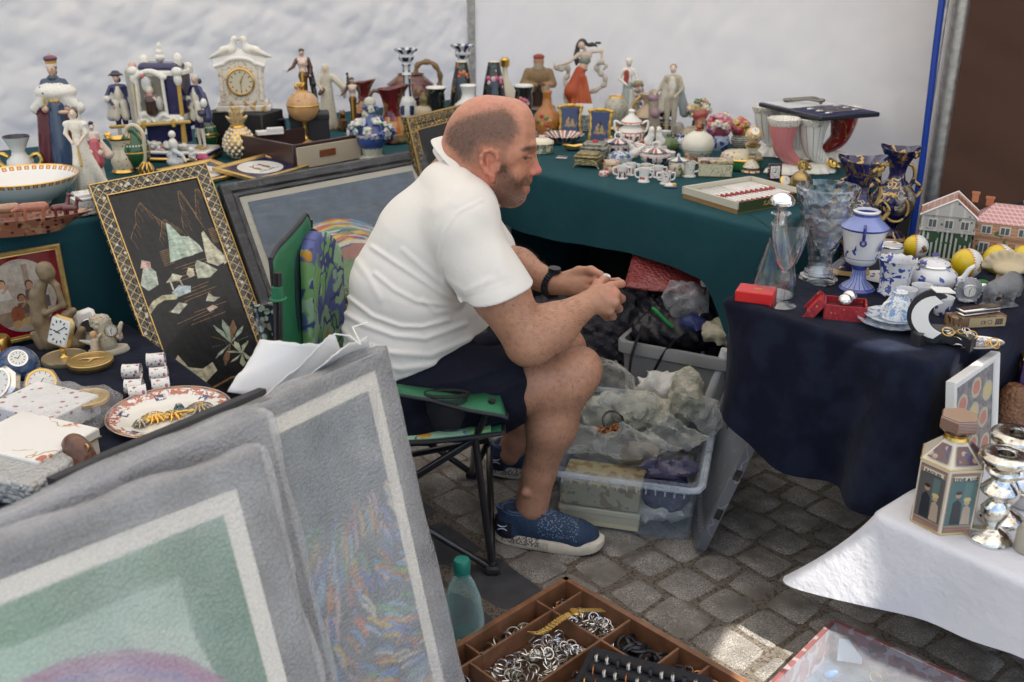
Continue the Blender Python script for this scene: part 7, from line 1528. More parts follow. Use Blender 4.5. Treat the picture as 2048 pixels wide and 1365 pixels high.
def casket(label,u,vb,vt,wd,dp,mt,lidm,rz,knob=None):
 w=W_('jewel_casket',label,'box',u,vb,vt,Z1,'embossed metal caskets',rz);s=w.s;H=w.H
 m=MB();m.box((0,0,H*.36),(wd*s,dp*s,H*.42),0,top=1.08,bev=1.5*s);m.build('box',mt,w.e);m=MB();m.box((0,0,H*.68),(wd*1.1*s,dp*1.1*s,H*.18),0,bev=2*s);m.box((0,0,H*.84),(wd*.9*s,dp*.9*s,H*.20),0,top=.75,bev=2*s);m.build('lid',lidm,w.e)
 for sx in(-1,1):
  for sy in(-1,1):m=MB();m.tube([(sx*wd*.45*s,sy*dp*.45*s,H*.2),(sx*wd*.52*s,sy*dp*.5*s,H*.08),(sx*wd*.56*s,sy*dp*.54*s,0)],[2.6*s,2*s,1.4*s],8);m.build('foot',mt,w.e)
 if knob:m=MB();m.ball((0,0,H*.97),4.5*s,sc=(1.3,1,.8));m.build('knob',knob,w.e)
em=mat('embossed_brass',(.33,.27,.14),.35,.85,var=.35,vs=90,bump=[('v',140,.003)]);es=mat('embossed_pewter',(.30,.29,.24),.35,.8,var=.35,vs=90,bump=[('v',120,.003)])
casket('small brass casket on claw feet, the nearer of the two metal caskets',1177,334,302,48,34,em,em,-.35);casket('pewter casket with a coral knob behind the brass one',1190,322,282,50,38,es,es,-.3,M_('red'))
w=W_('compact','flat silver compact with a painted lid lying alone on the teal cloth','compact',1124,319,312,Z1,None,-.25);m=MB();m.box((0,0,.005),(.042,.034,.009),0,bev=.0015);m.build('case',M_('silver'),w.e);m=MB();m.box((0,0,.0102),(.036,.028,.0012));m.build('lid_picture',pm('compact_pic',(.25,.10,.09),[((.05,.06,.09),('n',90,.5)),((.5,.4,.35),('v',100,.2))]),w.e)
w=simple('pot','imari pot with scalloped lid and ring handle','pot',1236,310,276,[(14,0),(18,2),(25,12),(24,22),(17,28)],imari('imari_pot',.045,6,.02,.8),z=Z1,group=g,seg=40);w.lathe('lid',[(30,26),(31,28),(20,31),(8,33)],imari('imari_pot_lid',.06,6,.5,1.3),flute=(8,.03));m=MB();m.torus((0,0,38*w.k),7*w.s,1.6*w.s,rot=(PI/2,0,0));m.build('ring_handle',M_('white'),w.e);handles(w,22,22,10,2)
w=simple('pot','imari sugar bowl with wide shoulders and scalloped rim','pot',1311,330,292,[(16,0),(19,2),(30,12),(31,20),(22,28)],imari('imari_pot2',.05,6,.02,.75),z=Z1,group=g,seg=40);w.lathe('lid',[(28,27),(30,29),(20,33),(8,35)],imari('imari_pot2_lid',.06,6,.5,1.3),flute=(8,.03));m=MB();m.torus((0,0,39*w.k),7*w.s,1.6*w.s,rot=(PI/2,0,0));m.build('ring_handle',M_('white'),w.e)
def doves():
 w=W_('tureen','porcelain tureen with two white doves on its lid','tureen',1308,306,253,Z1,None,0);s,k=w.s,w.k
 w.lathe('dish',[(20,0),(24,3),(28,12),(26,16)],pm('dove_dish',(.70,.70,.68),[((.40,.14,.06),('v',50,.25))]))
 for x,sg in((-7,-1),(9,1)):
  o=[]
  def c(a,b,ra,rb,col=WHT):o.append((('c',tuple(w.p(x+a[0]*sg,a[1],a[2])),tuple(w.p(x+b[0]*sg,b[1],b[2])),ra*s,rb*s),col,2*s,'u'))
  c((4,0,24),(0,-3,34),10,7);c((0,-3,36),(-1,-4,46),6,5.5);c((-1,-4,48),(-2,-8,47),5.5,2.5);c((6,0,24),(22,3,18),8,3,(.30,.08,.04));c((-4,-5,49),(-7,-6,48),1.8,.6,(.35,.15,.06))
  sdfobj('dove',o,1.3*s,2*s,M_('vc'),w.e)
doves()
w=simple('pot','small green glazed pumpkin shaped pot with a stalk','pot',1336,304,266,[(10,0),(18,4),(22,14),(18,24),(8,28),(3,30),(3,36),(0,38)],mat('sage_glaze',(.10,.16,.05),.25,coat=.4),z=Z1,seg=36,flute=(8,.05))
def rabbit():
 w=W_('cream_jug','white animal shaped cream jug with flower spots','jug',1268,318,288,Z1,None,.2);s=w.s;o=[]
 def c(a,b,ra,rb):o.append((('c',tuple(w.p(*a)),tuple(w.p(*b)),ra*s,rb*s),WHT,3*s,'u'))
 c((0,0,10),(4,0,12),11,10);c((4,0,14),(-6,0,24),7,5);c((-6,0,26),(-14,-2,34),4,2.5);c((10,0,16),(22,0,26),5,2.5);c((-4,0,4),(-12,0,2),6,3)
 sdfobj('jug',o,1.3*s,2*s,pm('floral_white',(.72,.70,.66),[((.45,.2,.2),('v',70,.18)),((.15,.2,.1),('v',90,.12))]),w.e)
rabbit()
w=simple('butter_dish','oval blue and green painted lidded dish','dish',1240,326,302,[(18,0),(20,3),(21,10),(22,12)],M_('white'),z=Z1,sx=1.25);w.lathe('lid',[(21,12),(19,18),(12,22),(5,24),(0,24.5)],pm('blue_lid',(.45,.5,.5),[((.05,.09,.25),('n',60,.5)),((.1,.2,.07),('v',50,.25))]),sx=1.25)
w=simple('box','round cream box printed with red roses','box',1223,344,322,[(16,0),(17,2),(17,12),(16.5,12.5),(17,13),(17,20),(15,23),(0,24)],pm('rose_box',(.55,.42,.28),[((.40,.08,.05),('n',60,.56)),((.15,.16,.06),('v',80,.15))]),z=Z1)
def mug(label,u,vb,vt,r,mt,two=False,z=Z1,grp='miniature imari mugs',hs=1):
 w=W_('mug',label,'mug',u,vb,vt,z,grp);h=vb-vt;w.lathe('body',[(r*1.1,0),(r*1.12,h*.06),(r*.88,h*.14),(r*.86,h*.5),(r*1.0,h*.97),(r*1.0,h),(r*.88,h),(r*.78,h*.5),(0,h*.45)],mt,seg=28)
 for sg in((-1,1)if two else(hs,)):w.tube('handle',spline([(sg*r*.85,0,h*.85),(sg*r*1.6,0,h*.85),(sg*r*1.5,0,h*.4),(sg*r*.85,0,h*.3)],5),r*.16,M_('white'))
 return w
mm=[imari('imari_mug%d'%i,.028,n,.18,.9)for i,n in enumerate((6,8,5,7))]
mug('miniature imari mug at the left end of the row, with chequered band',1244,357,332,11,mm[0],True);mug('miniature imari mug set back between the first two',1262,350,326,10,mm[1],True);mug('miniature two-handled mug with a red crown shape',1288,364,336,11,pm('crown_mug',(.74,.72,.68),[((.40,.08,.03),('z',.010,.019),('a',3,.6,.75))]),True);mug('miniature mug set back behind the crown mug',1292,346,328,10,mm[2],True);mug('miniature mug with blue flowers between the crown mug and the red one',1317,355,332,10,mm[3],True);mug('miniature mug with red hearts at the right end of the row',1332,368,343,11,pm('heart_mug',(.74,.72,.68),[((.42,.06,.04),('v',95,.3))]),True)
w=W_('porcelain_slipper','tiny boat shaped porcelain slipper at the table edge','ornament',1341,376,360,Z1,None,-.15);sdfobj('slipper',[(('b',(0,0,.003),(.022,.012,.003),None,.002),(.03,.035,.14),.002,'u'),(('e',(-.002,0,.008),(.017,.009,.008),None),(.7,.66,.5),.004,'u'),(('e',(.012,0,.010),(.009,.008,.007),None),(.5,.36,.08),.003,'u'),(('c',(-.017,0,.009),(-.021,0,.017),.003,.002),(.6,.55,.45),.002,'u')],.0014,.002,M_('vc'),w.e)
w=simple('jar','small painted jar with a saucer lid and blue finial','jar',1356,352,308,[(13,0),(15,2),(19,14),(18,26),(14,31)],pm('flower_jar',(.55,.50,.38),[((.40,.12,.08),('v',60,.28)),((.06,.1,.16),('v',70,.2)),((.1,.16,.05),('n',50,.58))]),z=Z1);w.lathe('lid',[(20,31),(21,33),(10,36),(3,38),(4,41),(1,45)],pm('lid_star',(.68,.64,.54),[((.04,.06,.16),('a',5,.4))]))
mug('white floral mug with a big handle beside the painted jar',1378,353,323,13,pm('posy_mug',(.70,.67,.58),[((.10,.12,.3),('v',80,.2)),((.12,.2,.06),('v',95,.16))]),grp=None,hs=1)
w=simple('jar','big round cream jar with a gold and crystal stopper','jar',1396,318,262,[(16,0),(24,5),(32,20),(33,32),(27,46),(14,54),(8,56)],pm('cream_round_jar',(.70,.67,.56),[((.04,.03,.03),('z',.036,.0375)),((.20,.09,.04),('v',60,.25),('z',.026,.036)),((.04,.03,.03),('z',.0245,.026))]),z=Z1,seg=44);w.lathe('stopper',[(7,55),(8,58),(4,60),(6,64),(3,70),(0,72)],mat('ruby_gold',(.35,.12,.06),.2,.6),seg=14)
sdfobj('gold_vine',[(('e',(math.sin(a*1.3)*.02,-.044-.004*math.sin(a*3),.027+.008*math.cos(a*2.1)),(.006,.004,.005),None),(.55,.36,.08),.002,'u')for a in[i*.5 for i in range(16)]],.0016,.002,mat('gilt_relief',vcol=True,rough=.25,metal=.8),w.e)
def toby():
 w=W_('character_jug','bearded man bust jug with a red cap and flowers on his head','jug',1400,284,200,Z1,None,0);s,k=w.s,w.k;o=[]
 def c(a,b,ra,rb,col):o.append((('c',tuple(w.p(*a)),tuple(w.p(*b)),ra*s,rb*s),col,3*s,'u'))
 c((-20,0,14),(20,0,14),17,17,(.36,.30,.2));c((-24,-3,18),(-36,-8,4),9,8,(.36,.30,.2));c((24,-3,18),(34,-6,4),9,8,(.30,.14,.10));c((0,-2,20),(0,0,34),11,10,(.42,.22,.13));c((0,-4,40),(0,-3,46),10,10,(.40,.2,.12));c((0,-9,34),(0,-8,26),7,5,(.06,.04,.03));c((-10,2,40),(-10,4,30),5,5,(.05,.035,.03));c((10,2,40),(10,4,30),5,5,(.05,.035,.03));c((-3,0,54),(4,0,56),13,12,(.35,.06,.05))
 o+=blooms(tuple(w.p(-2,8,60)),(24*s,12*s,22*k),30,[(.62,.58,.5),(.10,.14,.06),(.06,.09,.04),(.4,.3,.12),(.6,.45,.42)],6*s,3)
 sdfobj('figure',o,1.6*s,.003,M_('vc'),w.e)
toby()
def bouquet(label,u,vb,vt,cols,pot,seed):
 w=W_('flower_posy',label,'ornament',u,vb,vt,Z1,'porcelain flower posies',0);s,k=w.s,w.k;h=vb-vt
 w.lathe('pot',[(h*.2,0),(h*.22,h*.05),(h*.30,h*.2),(h*.26,h*.36),(h*.2,h*.42)],pot);sdfobj('flowers',blooms((0,0,h*.62*k),(h*.36*s,h*.28*s,h*.36*k),44,cols,h*.09*s,seed)+[(('e',(0,0,h*.6*k),(h*.30*s,h*.24*s,h*.3*k),None),tuple(x*.5 for x in cols[0]),.003,'u')],.0024,.002,M_('vc'),w.e)
bouquet('posy of pink and mauve porcelain roses in a blue and white pot',1440,300,228,[(.55,.12,.2),(.6,.3,.32),(.2,.08,.25),(.62,.5,.42),(.5,.1,.14)],pm('blue_pot',(.35,.40,.52),[((.03,.06,.2),('n',50,.52))]),3)
bouquet('posy of yellow and red porcelain flowers in a striped pot',1480,294,236,[(.60,.38,.03),(.50,.03,.03),(.6,.2,.05),(.55,.1,.18),(.62,.45,.1)],pm('striped_pot',(.6,.58,.5),[((.03,.03,.03),('s',120,.3))]),5)
def ovalbox():
 w=W_('box','oval green enamel box with pink roses on a gilt bordered lid','box',1483,338,285,Z1,None,-.1);gm=mat('green_band_china',(.03,.17,.05),.18,coat=.5)
 w.lathe('box',[(30,0),(34,3),(36,12),(36,20)],gm,sx=1.12);w.lathe('gilt_band',[(36.5,20),(38,22),(36.5,25)],M_('gold'),sx=1.12);w.lathe('lid',[(36,25),(35,31),(28,36),(0,39)],pm('rose_lid',(.60,.52,.34),[((.03,.17,.05),('z',-1,.036)),((.42,.2,.28),('v',45,.28)),((.12,.16,.06),('v',50,.18))]),sx=1.12)
ovalbox()
def globeclock2():
 w=W_('pedestal_clock','jewelled globe clock on a turned porcelain pedestal','clock',1505,346,254,Z1,None,0);s,k=w.s,w.k;cj=pm('pedestal_china',(.66,.60,.48),[((.30,.10,.10),('a',8,.3),('z',.004,.02)),((.35,.12,.10),('v',90,.2))])
 w.lathe('pedestal',[(18,0),(19,3),(15,6),(17,12),(12,20),(7,26),(6,32),(8,36),(7,40),(9,46),(14,52),(16,58)],[cj,M_('gilt')],mis=[1,0,1,0,0,1,0,1,0,0,1,1]);
 m=MB();m.ball((0,0,75*k),17*s,0,28);m.build('globe',pm('jewel_globe',(.55,.40,.26),[((.68,.64,.55),('v',60,.25)),((.30,.08,.06),('v',85,.15)),(GOLD,('m',45,.02),'g')]),w.e)
 m=MB();q=Vector((-.05,-.75,.6)).to_track_quat('Z','Y').to_euler();m.at(Vector((0,0,75*k))+Vector((-.05,-.75,.6)).normalized()*14.5*s,q);m.lathe([(9*s,0),(9*s,3*s),(7.4*s,3.4*s)],24,cap=False);m.build('bezel',M_('gold'),w.e);m=MB();m.at(Vector((0,0,75*k))+Vector((-.05,-.75,.6)).normalized()*14.5*s,q);m.lathe([(7.6*s,0),(7.6*s,3*s)],24);m.box((0,2.5*s,3.1*s),(.8*s,5*s,.3*s),1);m.box((2*s,0,3.1*s),(4*s,.8*s,.3*s),1);m.build('dial',[mat('dial_white',(.72,.70,.64),.3),M_('black')],w.e)
globeclock2()
def tin():
 w=W_('casket','rectangular ivory tin with a gilt floral lid behind the cutlery box','box',1430,352,318,Z1,None,-.12);s,k=w.s,w.k
 m=MB();m.box((0,0,w.H*.4),(66*s,34*s,w.H*.78),0,bev=1.5*s);m.build('box',pm('ivory_tin',(.60,.55,.38),[((.12,.16,.12),('m',60,.014)),(GOLD,('z',-1,.004),'g')]),w.e);m=MB();m.box((0,0,w.H*.88),(69*s,37*s,w.H*.2),0,bev=1.5*s);m.build('lid',pm('tin_lid',(.50,.42,.25),[((.14,.06,.06),('n',60,.52)),((.4,.3,.12),('m',50,.015))]),w.e)
tin()
w=W_('bird_figurine','little bronze and gold bird crouching by the ivory tin','figurine',1384,338,304,Z1,None,.3);H=w.H;w.sdf('figure',[(('e',(0,0,.45*H),(.45*H,.3*H,.32*H),(0,.3,0)),(.12,.05,.02),.01,'u'),(('c',(-.3*H,0,.6*H),(-.35*H,0,.8*H),.18*H,.15*H),(.3,.15,.04),.01,'u'),(('c',(.3*H,0,.5*H),(.7*H,0,.35*H),.15*H,.05*H),(.05,.03,.03),.01,'u'),(('c',(0,0,.2*H),(0,0,.04*H),.15*H,.2*H),(.10,.05,.02),.01,'u')],H/40,m=mat('bronzed_ceramic',vcol=True,rough=.25,metal=.25,coat=.5))
def cornu(label,u,vb,vt,cols,dirn,showhead=True,z=Z1,rim=None):
 w=W_('cornucopia_vase',label,'vase',u,vb,vt,z,'horn shaped vases on shell bases',0);s,k=w.s,w.k;h=vb-vt
 ctrl=spline([Vector((dirn*26,0,h*.20)),Vector((dirn*12,0,h*.26)),Vector((-dirn*6,0,h*.42)),Vector((-dirn*12,0,h*.68)),Vector((-dirn*12,0,h*.93))],6);n=len(ctrl);seg=40;V=[];F=[]
 for i,p in enumerate(ctrl):
  t=i/(n-1);r=8+22*t**1.15;tg=(ctrl[min(i+1,n-1)]-ctrl[max(i-1,0)]).normalized();
  if i>n-4:tg=Vector((0,0,1)).lerp(tg,.4).normalized()
  nx=Vector((0,1,0));b=tg.cross(nx)
  for j in range(seg):a=2*PI*j/seg;rr=r*(1+.035*abs(math.cos(8*a))*2-.035);q=p+(nx*math.cos(a)+b*math.sin(a))*rr;V.append((q.x*s,q.y*s,q.z*k))
 for i in range(n-1):
  for j in range(seg):F.append([i*seg+j,i*seg+(j+1)%seg,(i+1)*seg+(j+1)%seg,(i+1)*seg+j])
 m=MB();m.add(V,F);m.build('horn',cols,w.e)
 m=MB();m.at(w.p(-dirn*12,0,h*.90));m.lathe(w.pr([(29,-3),(32,h*.03),(33,h*.09),(31,h*.10),(28,h*.07),(20,-2),(0,-4)]),40);m.build('rim',rim or pm('laurel_rim',(.74,.70,.62),[((.18,.16,.10),('m',80,.014))]),w.e)
 m=MB();pts=[]
 m.lathe(w.pr([(32,0),(36,3),(33,10),(22,17),(10,20)]),48,flute=(12,.07),sx=1.15,sy=.72);m.build('shell_base',pm('shell_white',(.74,.71,.63),[((.4,.26,.08),('z',-1,.0035))]),w.e)
 if showhead:
  o=[];
  def c(a,b,ra,rb):o.append((('c',tuple(w.p(*a)),tuple(w.p(*b)),ra*s,rb*s),None,2*s,'u'))
  x=dirn*34;c((x-6*dirn,-4,h*.19),(x,-6,h*.18),10,9);c((x,-6,h*.18),(x+10*dirn,-10,h*.12),7,5)
  for sy in(-1,1):
   sp=spline([Vector((x-2*dirn,-4+6*sy,h*.24)),Vector((x-8*dirn,-4+10*sy,h*.24)),Vector((x-6*dirn,-4+12*sy,h*.15)),Vector((x+3*dirn,-4+11*sy,h*.14))],4)
   for i in range(len(sp)-1):c(tuple(sp[i]),tuple(sp[i+1]),2.8,2.6)
  sdfobj('ram_head',o,1.3*s,2*s,M_('gold'),w.e,vc=False)
hw=pm('horn_white',(.74,.72,.66),[((.22,.2,.14),('a',16,.10))]);hp_=mat('horn_pink',(.58,.20,.20),.2,coat=.5);hr=mat('horn_red',(.20,.012,.012),.12,coat=.6,layers=[((.5,.3,.1),('m',20,.006))])
cornu('white horn vase at the back left, holding up the navy spoon case',1546,312,212,hw,1,False);cornu('dark red horn vase at the back right under the navy case',1672,322,214,hr,-1,False)
cornu('white horn vase hidden in the middle behind the pink one',1600,318,222,hw,1,False);cornu('pink fluted horn vase with gold ram head, in front',1576,348,236,hp_,1);cornu('white fluted horn vase with gold ram head, right of the pink one',1634,346,236,hw,1)
def spooncase():
 base=P(1600,318,Z1);zt=Z1+HT(base,214)+.004
 Lp,Fp,Rp=P(1517,214,zt),P(1640,243,zt),P(1702,222,zt);vx=Fp-Lp;vy=Rp-Fp;an=ang(vx);W=vx.length/2;D=abs(vy.dot(Vector((-math.sin(an),math.cos(an),0))));D=max(D,.14)
 e=thing('cutlery_case','open navy cutlery case with spoons and tongs lying on the horn vases','case',Lp+vx/2+Vector((-math.sin(an),math.cos(an),0))*D/2,an);s=mpp(e.location)
 m=MB();nv=mat('navy_case',(.012,.014,.03),.4,coat=.2)
 for sx in(-1,1):m.box((sx*(W/2+1*s),0,.008),(W,D,.016),0,bev=.003)
 m.build('case',nv,e);m=MB();m.box((-W/2-s,0,.0165),(W*.9,D*.9,.002));m.build('lining',mat('white_satin',(.55,.56,.54),.4,sheen=.3),e);m=MB();m.box((W/2+s,0,.0165),(W*.9,D*.9,.002));m.build('spoon_tray',mat('blue_velvet_pad',(.02,.025,.09),.8),e)
 for i in range(6):
  x=W*.12+W*.14*i;m=MB();m.at((x,0,.021),(0,0,.05));m.ball((0,-D*.28 if i%2 else D*.26,0),7*s,0,12,sc=(.7,1.2,.3));m.tube([(0,D*.26-(D*.5 if i%2 else 0),.001),(0,(D*.3 if i%2 else-D*.36),.001)],1.5*s,6);m.build('spoon',M_('silver'),e)
 t=thing('sugar_tongs','tarnished silver tongs and server lying on the open case','tongs',e.location+Vector((-W*.4*math.cos(an),-W*.4*math.sin(an),.022)),an+.3);m=MB();m.tube(spline([(-46*s,-8*s,0),(-20*s,0,.006),(0,4*s,.012),(26*s,6*s,.01),(34*s,4*s,.004)],5),3*s,8);m.tube(spline([(-46*s,-8*s,.004),(-14*s,8*s,.012),(10*s,12*s,.018),(34*s,6*s,.014)],5),2.6*s,8);m.ball((34*s,6*s,.014),7*s,sc=(1,1,.6));m.ball((-40*s,-7*s,.003),7*s,sc=(1.6,.8,.4));m.build('tongs',mat('tarnished_silver',(.22,.21,.19),.35,.9),t)
spooncase()
w=W_('table_clock','small square clock with a dark jewelled border beside the pink horn vase','clock',1550,362,328,Z1,None,.12);s=w.s;H=w.H;m=MB();m.at((0,0,0),(-.12,0,0));m.box((0,0,H/2),(28*s,6*s,H),0,bev=1*s);m.build('case',pm('jewel_border',(.03,.02,.06),[(GOLD,('v',110,.25),'g')]),w.e);m=MB();m.at((0,0,0),(-.12,0,0));m.box((0,-3.2*s,H/2),(19*s,1*s,H*.7));
for i in range(12):a=i*PI/6;m.box((7*s*math.sin(a),-4*s,H/2+9*s*math.cos(a)),(1*s,.3*s,2*s),1,rot=(0,a,0))
m.box((1*s,-4*s,H/2+3*s),(.9*s,.3*s,8*s),1);m.box((-2*s,-4*s,H/2),(5*s,.3*s,.9*s),1);m.build('dial',[mat('dial_white',(.72,.70,.64),.3),M_('black')],w.e)
w=W_('ring_clock','tiny round gold clock lying tilted at the table corner','clock',1570,372,354,Z1,None,.3);m=MB();m.at((0,0,w.H*.5),(1.0,0,0));m.lathe([(7*w.s,-5*w.s),(11*w.s,-3*w.s),(12*w.s,3*w.s),(9*w.s,5*w.s)],24);m.build('case',M_('gold'),w.e);m=MB();m.at((0,0,w.H*.5),(1.0,0,0));m.lathe([(9*w.s,4*w.s),(9*w.s,5.4*w.s)],24);m.box((0,3*w.s,5.6*w.s),(1*w.s,6*w.s,.3*w.s),1);m.build('dial',[mat('dial_white',(.72,.70,.64),.3),M_('black')],w.e)
w=simple('bell','old brass desk bell with a ring handle','bell',1603,374,322,[(20,0),(21,3),(19,8),(20,14),(18,22),(12,28),(6,31),(4,34)],M_('brass'),z=Z1);m=MB();m.torus((0,0,42*w.k),7*w.s,2*w.s,rot=(PI/2,0,0),sy=1.3);m.build('ring_handle',M_('brass'),w.e)
def eaters():
 A=P(1366,396,Z1);B=P(1474,429,Z1);Cc=P(1577,397,Z1);zt=.04
 e=thing('cutlery_box','flat wooden coloured box of red and white handled steak knives marked EATERS','box',A,0);ab=B-A;bc=Cc-B;an=ang(ab);e.rotation_euler=(0,0,an);X=ab.length;Y=bc.length
 Rm=Matrix.Rotation(-an,3,'Z');q=Rm@bc;sg=math.copysign(1,q.y);h=.036;t=.004
 car=mat('tan_cardboard',(.30,.17,.06),.6,var=.1);lin=mat('box_lining',(.52,.40,.30),.6);gre=pm('green_label',(.045,.06,.02),[((.25,.2,.06),('z',.002,.004))],rough=.4)
 m=MB();m.box((X/2,sg*Y/2,t/2),(X,Y,t));m.build('bottom',car,e)
 for nm,c_,d_,mt in(('side',(X/2,0,h/2),(X,t,h),car),('side',(X/2,sg*Y,h/2),(X,t,h),lin),('end',(X,sg*Y/2,h/2),(t,Y-t,h),gre),('end',(0,sg*Y/2,h/2),(t,Y-t,h),lin)):
  m=MB();m.box(c_,d_);m.build(nm,mt,e,smooth=0)
 m=MB();
 for c_,d_ in(((X/2,0,h*.72),(X+.004,t+.004,h*.62)),((X/2,sg*Y,h*.72),(X+.004,t+.004,h*.62)),((0,sg*Y/2,h*.72),(t+.004,Y,h*.62)),):m.box(c_,d_)
 m.build('inner_tray',mat('cream_tray',(.55,.52,.42),.5),e,smooth=0)
 m=MB();m.box((X/2,sg*Y/2,h*.55),(X-.012,Y-.012,.004));m.build('card_insert',M_('white'),e,smooth=0)
 red=mat('red_bakelite',(.30,.012,.015),.2,coat=.5)
 for i in range(12):
  f=(i+.5)/12;y=sg*(Y*.07+(Y*.86)*f)
  m=MB();z=h*.55+.006
  if i<6:m.box((X*.22,y,z),(X*.34,.0035,.002),0,bev=.0005);m.tube([(X*.38,y,z),(X*.48,y,z)],.0035,6,1)
  else:m.tube([(X*.30,y,z),(X*.48,y,z)],.0035,6,1)
  m.cyl((X*.48,y,z),(X*.56,y,z),.0055,.0035,8,2);m.build('steak_knife',[M_('silver'),M_('white'),red],e)
  m=MB();m.tube([(X*.62,y,z),(X*.84,y,z)],.0035,6,1);m.cyl((X*.84,y,z),(X*.90,y,z),.0035,.005,8,2);m.build('fork',[M_('silver'),M_('white'),red],e)
 cu=bpy.data.curves.new('lettering','FONT');cu.body='Eaters';cu.size=.030;cu.extrude=.0004;cu.shear=.25;o=bpy.data.objects.new('lettering',cu);C.objects.link(o);dg=bpy.context.evaluated_depsgraph_get();me=bpy.data.meshes.new_from_object(o.evaluated_get(dg));bpy.data.objects.remove(o);me.materials.append(mat('gold_print',(.45,.34,.10),.5));
 link('lettering',me,e,loc=(X+.0025,sg*Y*.62,h*.78),rot=(PI/2,PI,PI/2))
eaters()
for i,(n,l,u,v,t,q,m_,gg)in enumerate((('dish','round imari covered dish at the left foot of the tall urn',1243,306,282,[(16,0),(20,3),(23,10),(20,16),(10,21),(3,22),(3,25),(0,26)],imari('imari_a',.04,7,.05,.8),g),('dish','round imari covered dish at the right foot of the tall urn',1284,304,280,[(16,0),(20,3),(23,10),(20,16),(10,21),(3,22),(3,25),(0,26)],imari('imari_b',.04,5,.05,.8),g),('scent_bottle','tiny gilt scent bottle between the two blue plaques and the urn',1222,300,272,[(7,0),(9,3),(8,14),(3,19),(4,22),(2,28)],M_('gold'),None),('vase','small cream bud vase behind the imari dish',1190,254,226,[(8,0),(11,6),(10,14),(4,20),(6,28)],M_('cream'),None),('pot','little blue and white ginger pot behind the round cream jar',1362,300,268,[(10,0),(16,8),(15,20),(8,26),(9,30),(0,32)],pm('ginger_blue',(.55,.58,.62),[((.03,.06,.22),('n',60,.52))]),None),('cup','white cup with gold rim behind the painted jar',1338,324,302,[(8,0),(10,3),(13,20),(12,20),(9,8),(0,5)],M_('white'),None),('pill_box','small round enamel box in front of the pewter casket',1208,352,342,[(10,0),(11,2),(11,7),(8,10),(0,10.5)],pm('enamel_rose',(.6,.5,.42),[((.4,.1,.12),('n',90,.54))]),None),('egg_cup','white china egg cup with a blue band behind the doves',1330,288,262,[(9,0),(4,5),(4,10),(11,16),(12,26),(10,26),(0,18)],pm('blue_band',(.7,.69,.66),[((.04,.07,.28),('z',.018,.024))]),None))):simple(n,l,n.replace('_',' '),u,v,t,q,m_,z=Z1,group=gg)
Z2=.72
def plastic(name,col,a,rough=.2,bs=('n',14,.01),fk=.55,metal=0,tcol=(.93,.95,.97)):
 if name in MC:return MC[name]
 m=bpy.data.materials.new(name);m.use_nodes=True;MC[name]=m;nt=m.node_tree;b=nt.nodes['Principled BSDF'];out=nt.nodes['Material Output'];b.inputs['Base Color'].default_value=(*col,1);b.inputs['Roughness'].default_value=rough
 tr=nd(nt,'ShaderNodeBsdfTransparent');tr.inputs[0].default_value=(*tcol,1);b.inputs['Metallic'].default_value=metal;ms=nd(nt,'ShaderNodeMixShader');n=nd(nt,'ShaderNodeTexNoise');n.inputs['Scale'].default_value=14;n.inputs['Detail'].default_value=5;tc=nd(nt,'ShaderNodeTexCoord');nt.links.new(tc.outputs['Object'],n.inputs['Vector']);fr=nd(nt,'ShaderNodeLayerWeight');fr.inputs[0].default_value=.5
 f=mth(nt,'ADD',mth(nt,'MULTIPLY',step(nt,n.outputs[0],.55,.15),a*.7),mth(nt,'ADD',mth(nt,'MULTIPLY',mth(nt,'POWER',fr.outputs[1],2.2),fk),a*.4),clamp=True);nt.links.new(f,ms.inputs[0]);nt.links.new(tr.outputs[0],ms.inputs[1]);nt.links.new(b.outputs[0],ms.inputs[2]);nt.links.new(ms.outputs[0],out.inputs[0])
 bp=nd(nt,'ShaderNodeBump');bp.inputs['Distance'].default_value=bs[2];h=n
 if bs[0]=='v':h=nd(nt,'ShaderNodeTexVoronoi');h.inputs['Scale'].default_value=bs[1];nt.links.new(tc.outputs['Object'],h.inputs['Vector'])
 nt.links.new(h.outputs[0],bp.inputs['Height']);nt.links.new(bp.outputs[0],b.inputs['Normal']);nt.links.new(bp.outputs[0],fr.inputs['Normal']);return m
def lobed(w,prof,mt,part,seg=48,fn=None):
 m=MB();V=[];F=[];n=len(prof)
 for j,(r,h)in enumerate(prof):
  for i in range(seg):
   a=2*PI*i/seg;rr,hh=fn(r,h,a,j/(n-1))if fn else(r,h);V.append((rr*w.s*math.cos(a),rr*w.s*math.sin(a),hh*w.k))
 for j in range(n-1):
  for i in range(seg):F.append([j*seg+i,j*seg+(i+1)%seg,(j+1)*seg+(i+1)%seg,(j+1)*seg+i])
 F.append(list(range(seg))[::-1]);m.add(V,F);return m.build(part,mt,w.e,smooth=70)
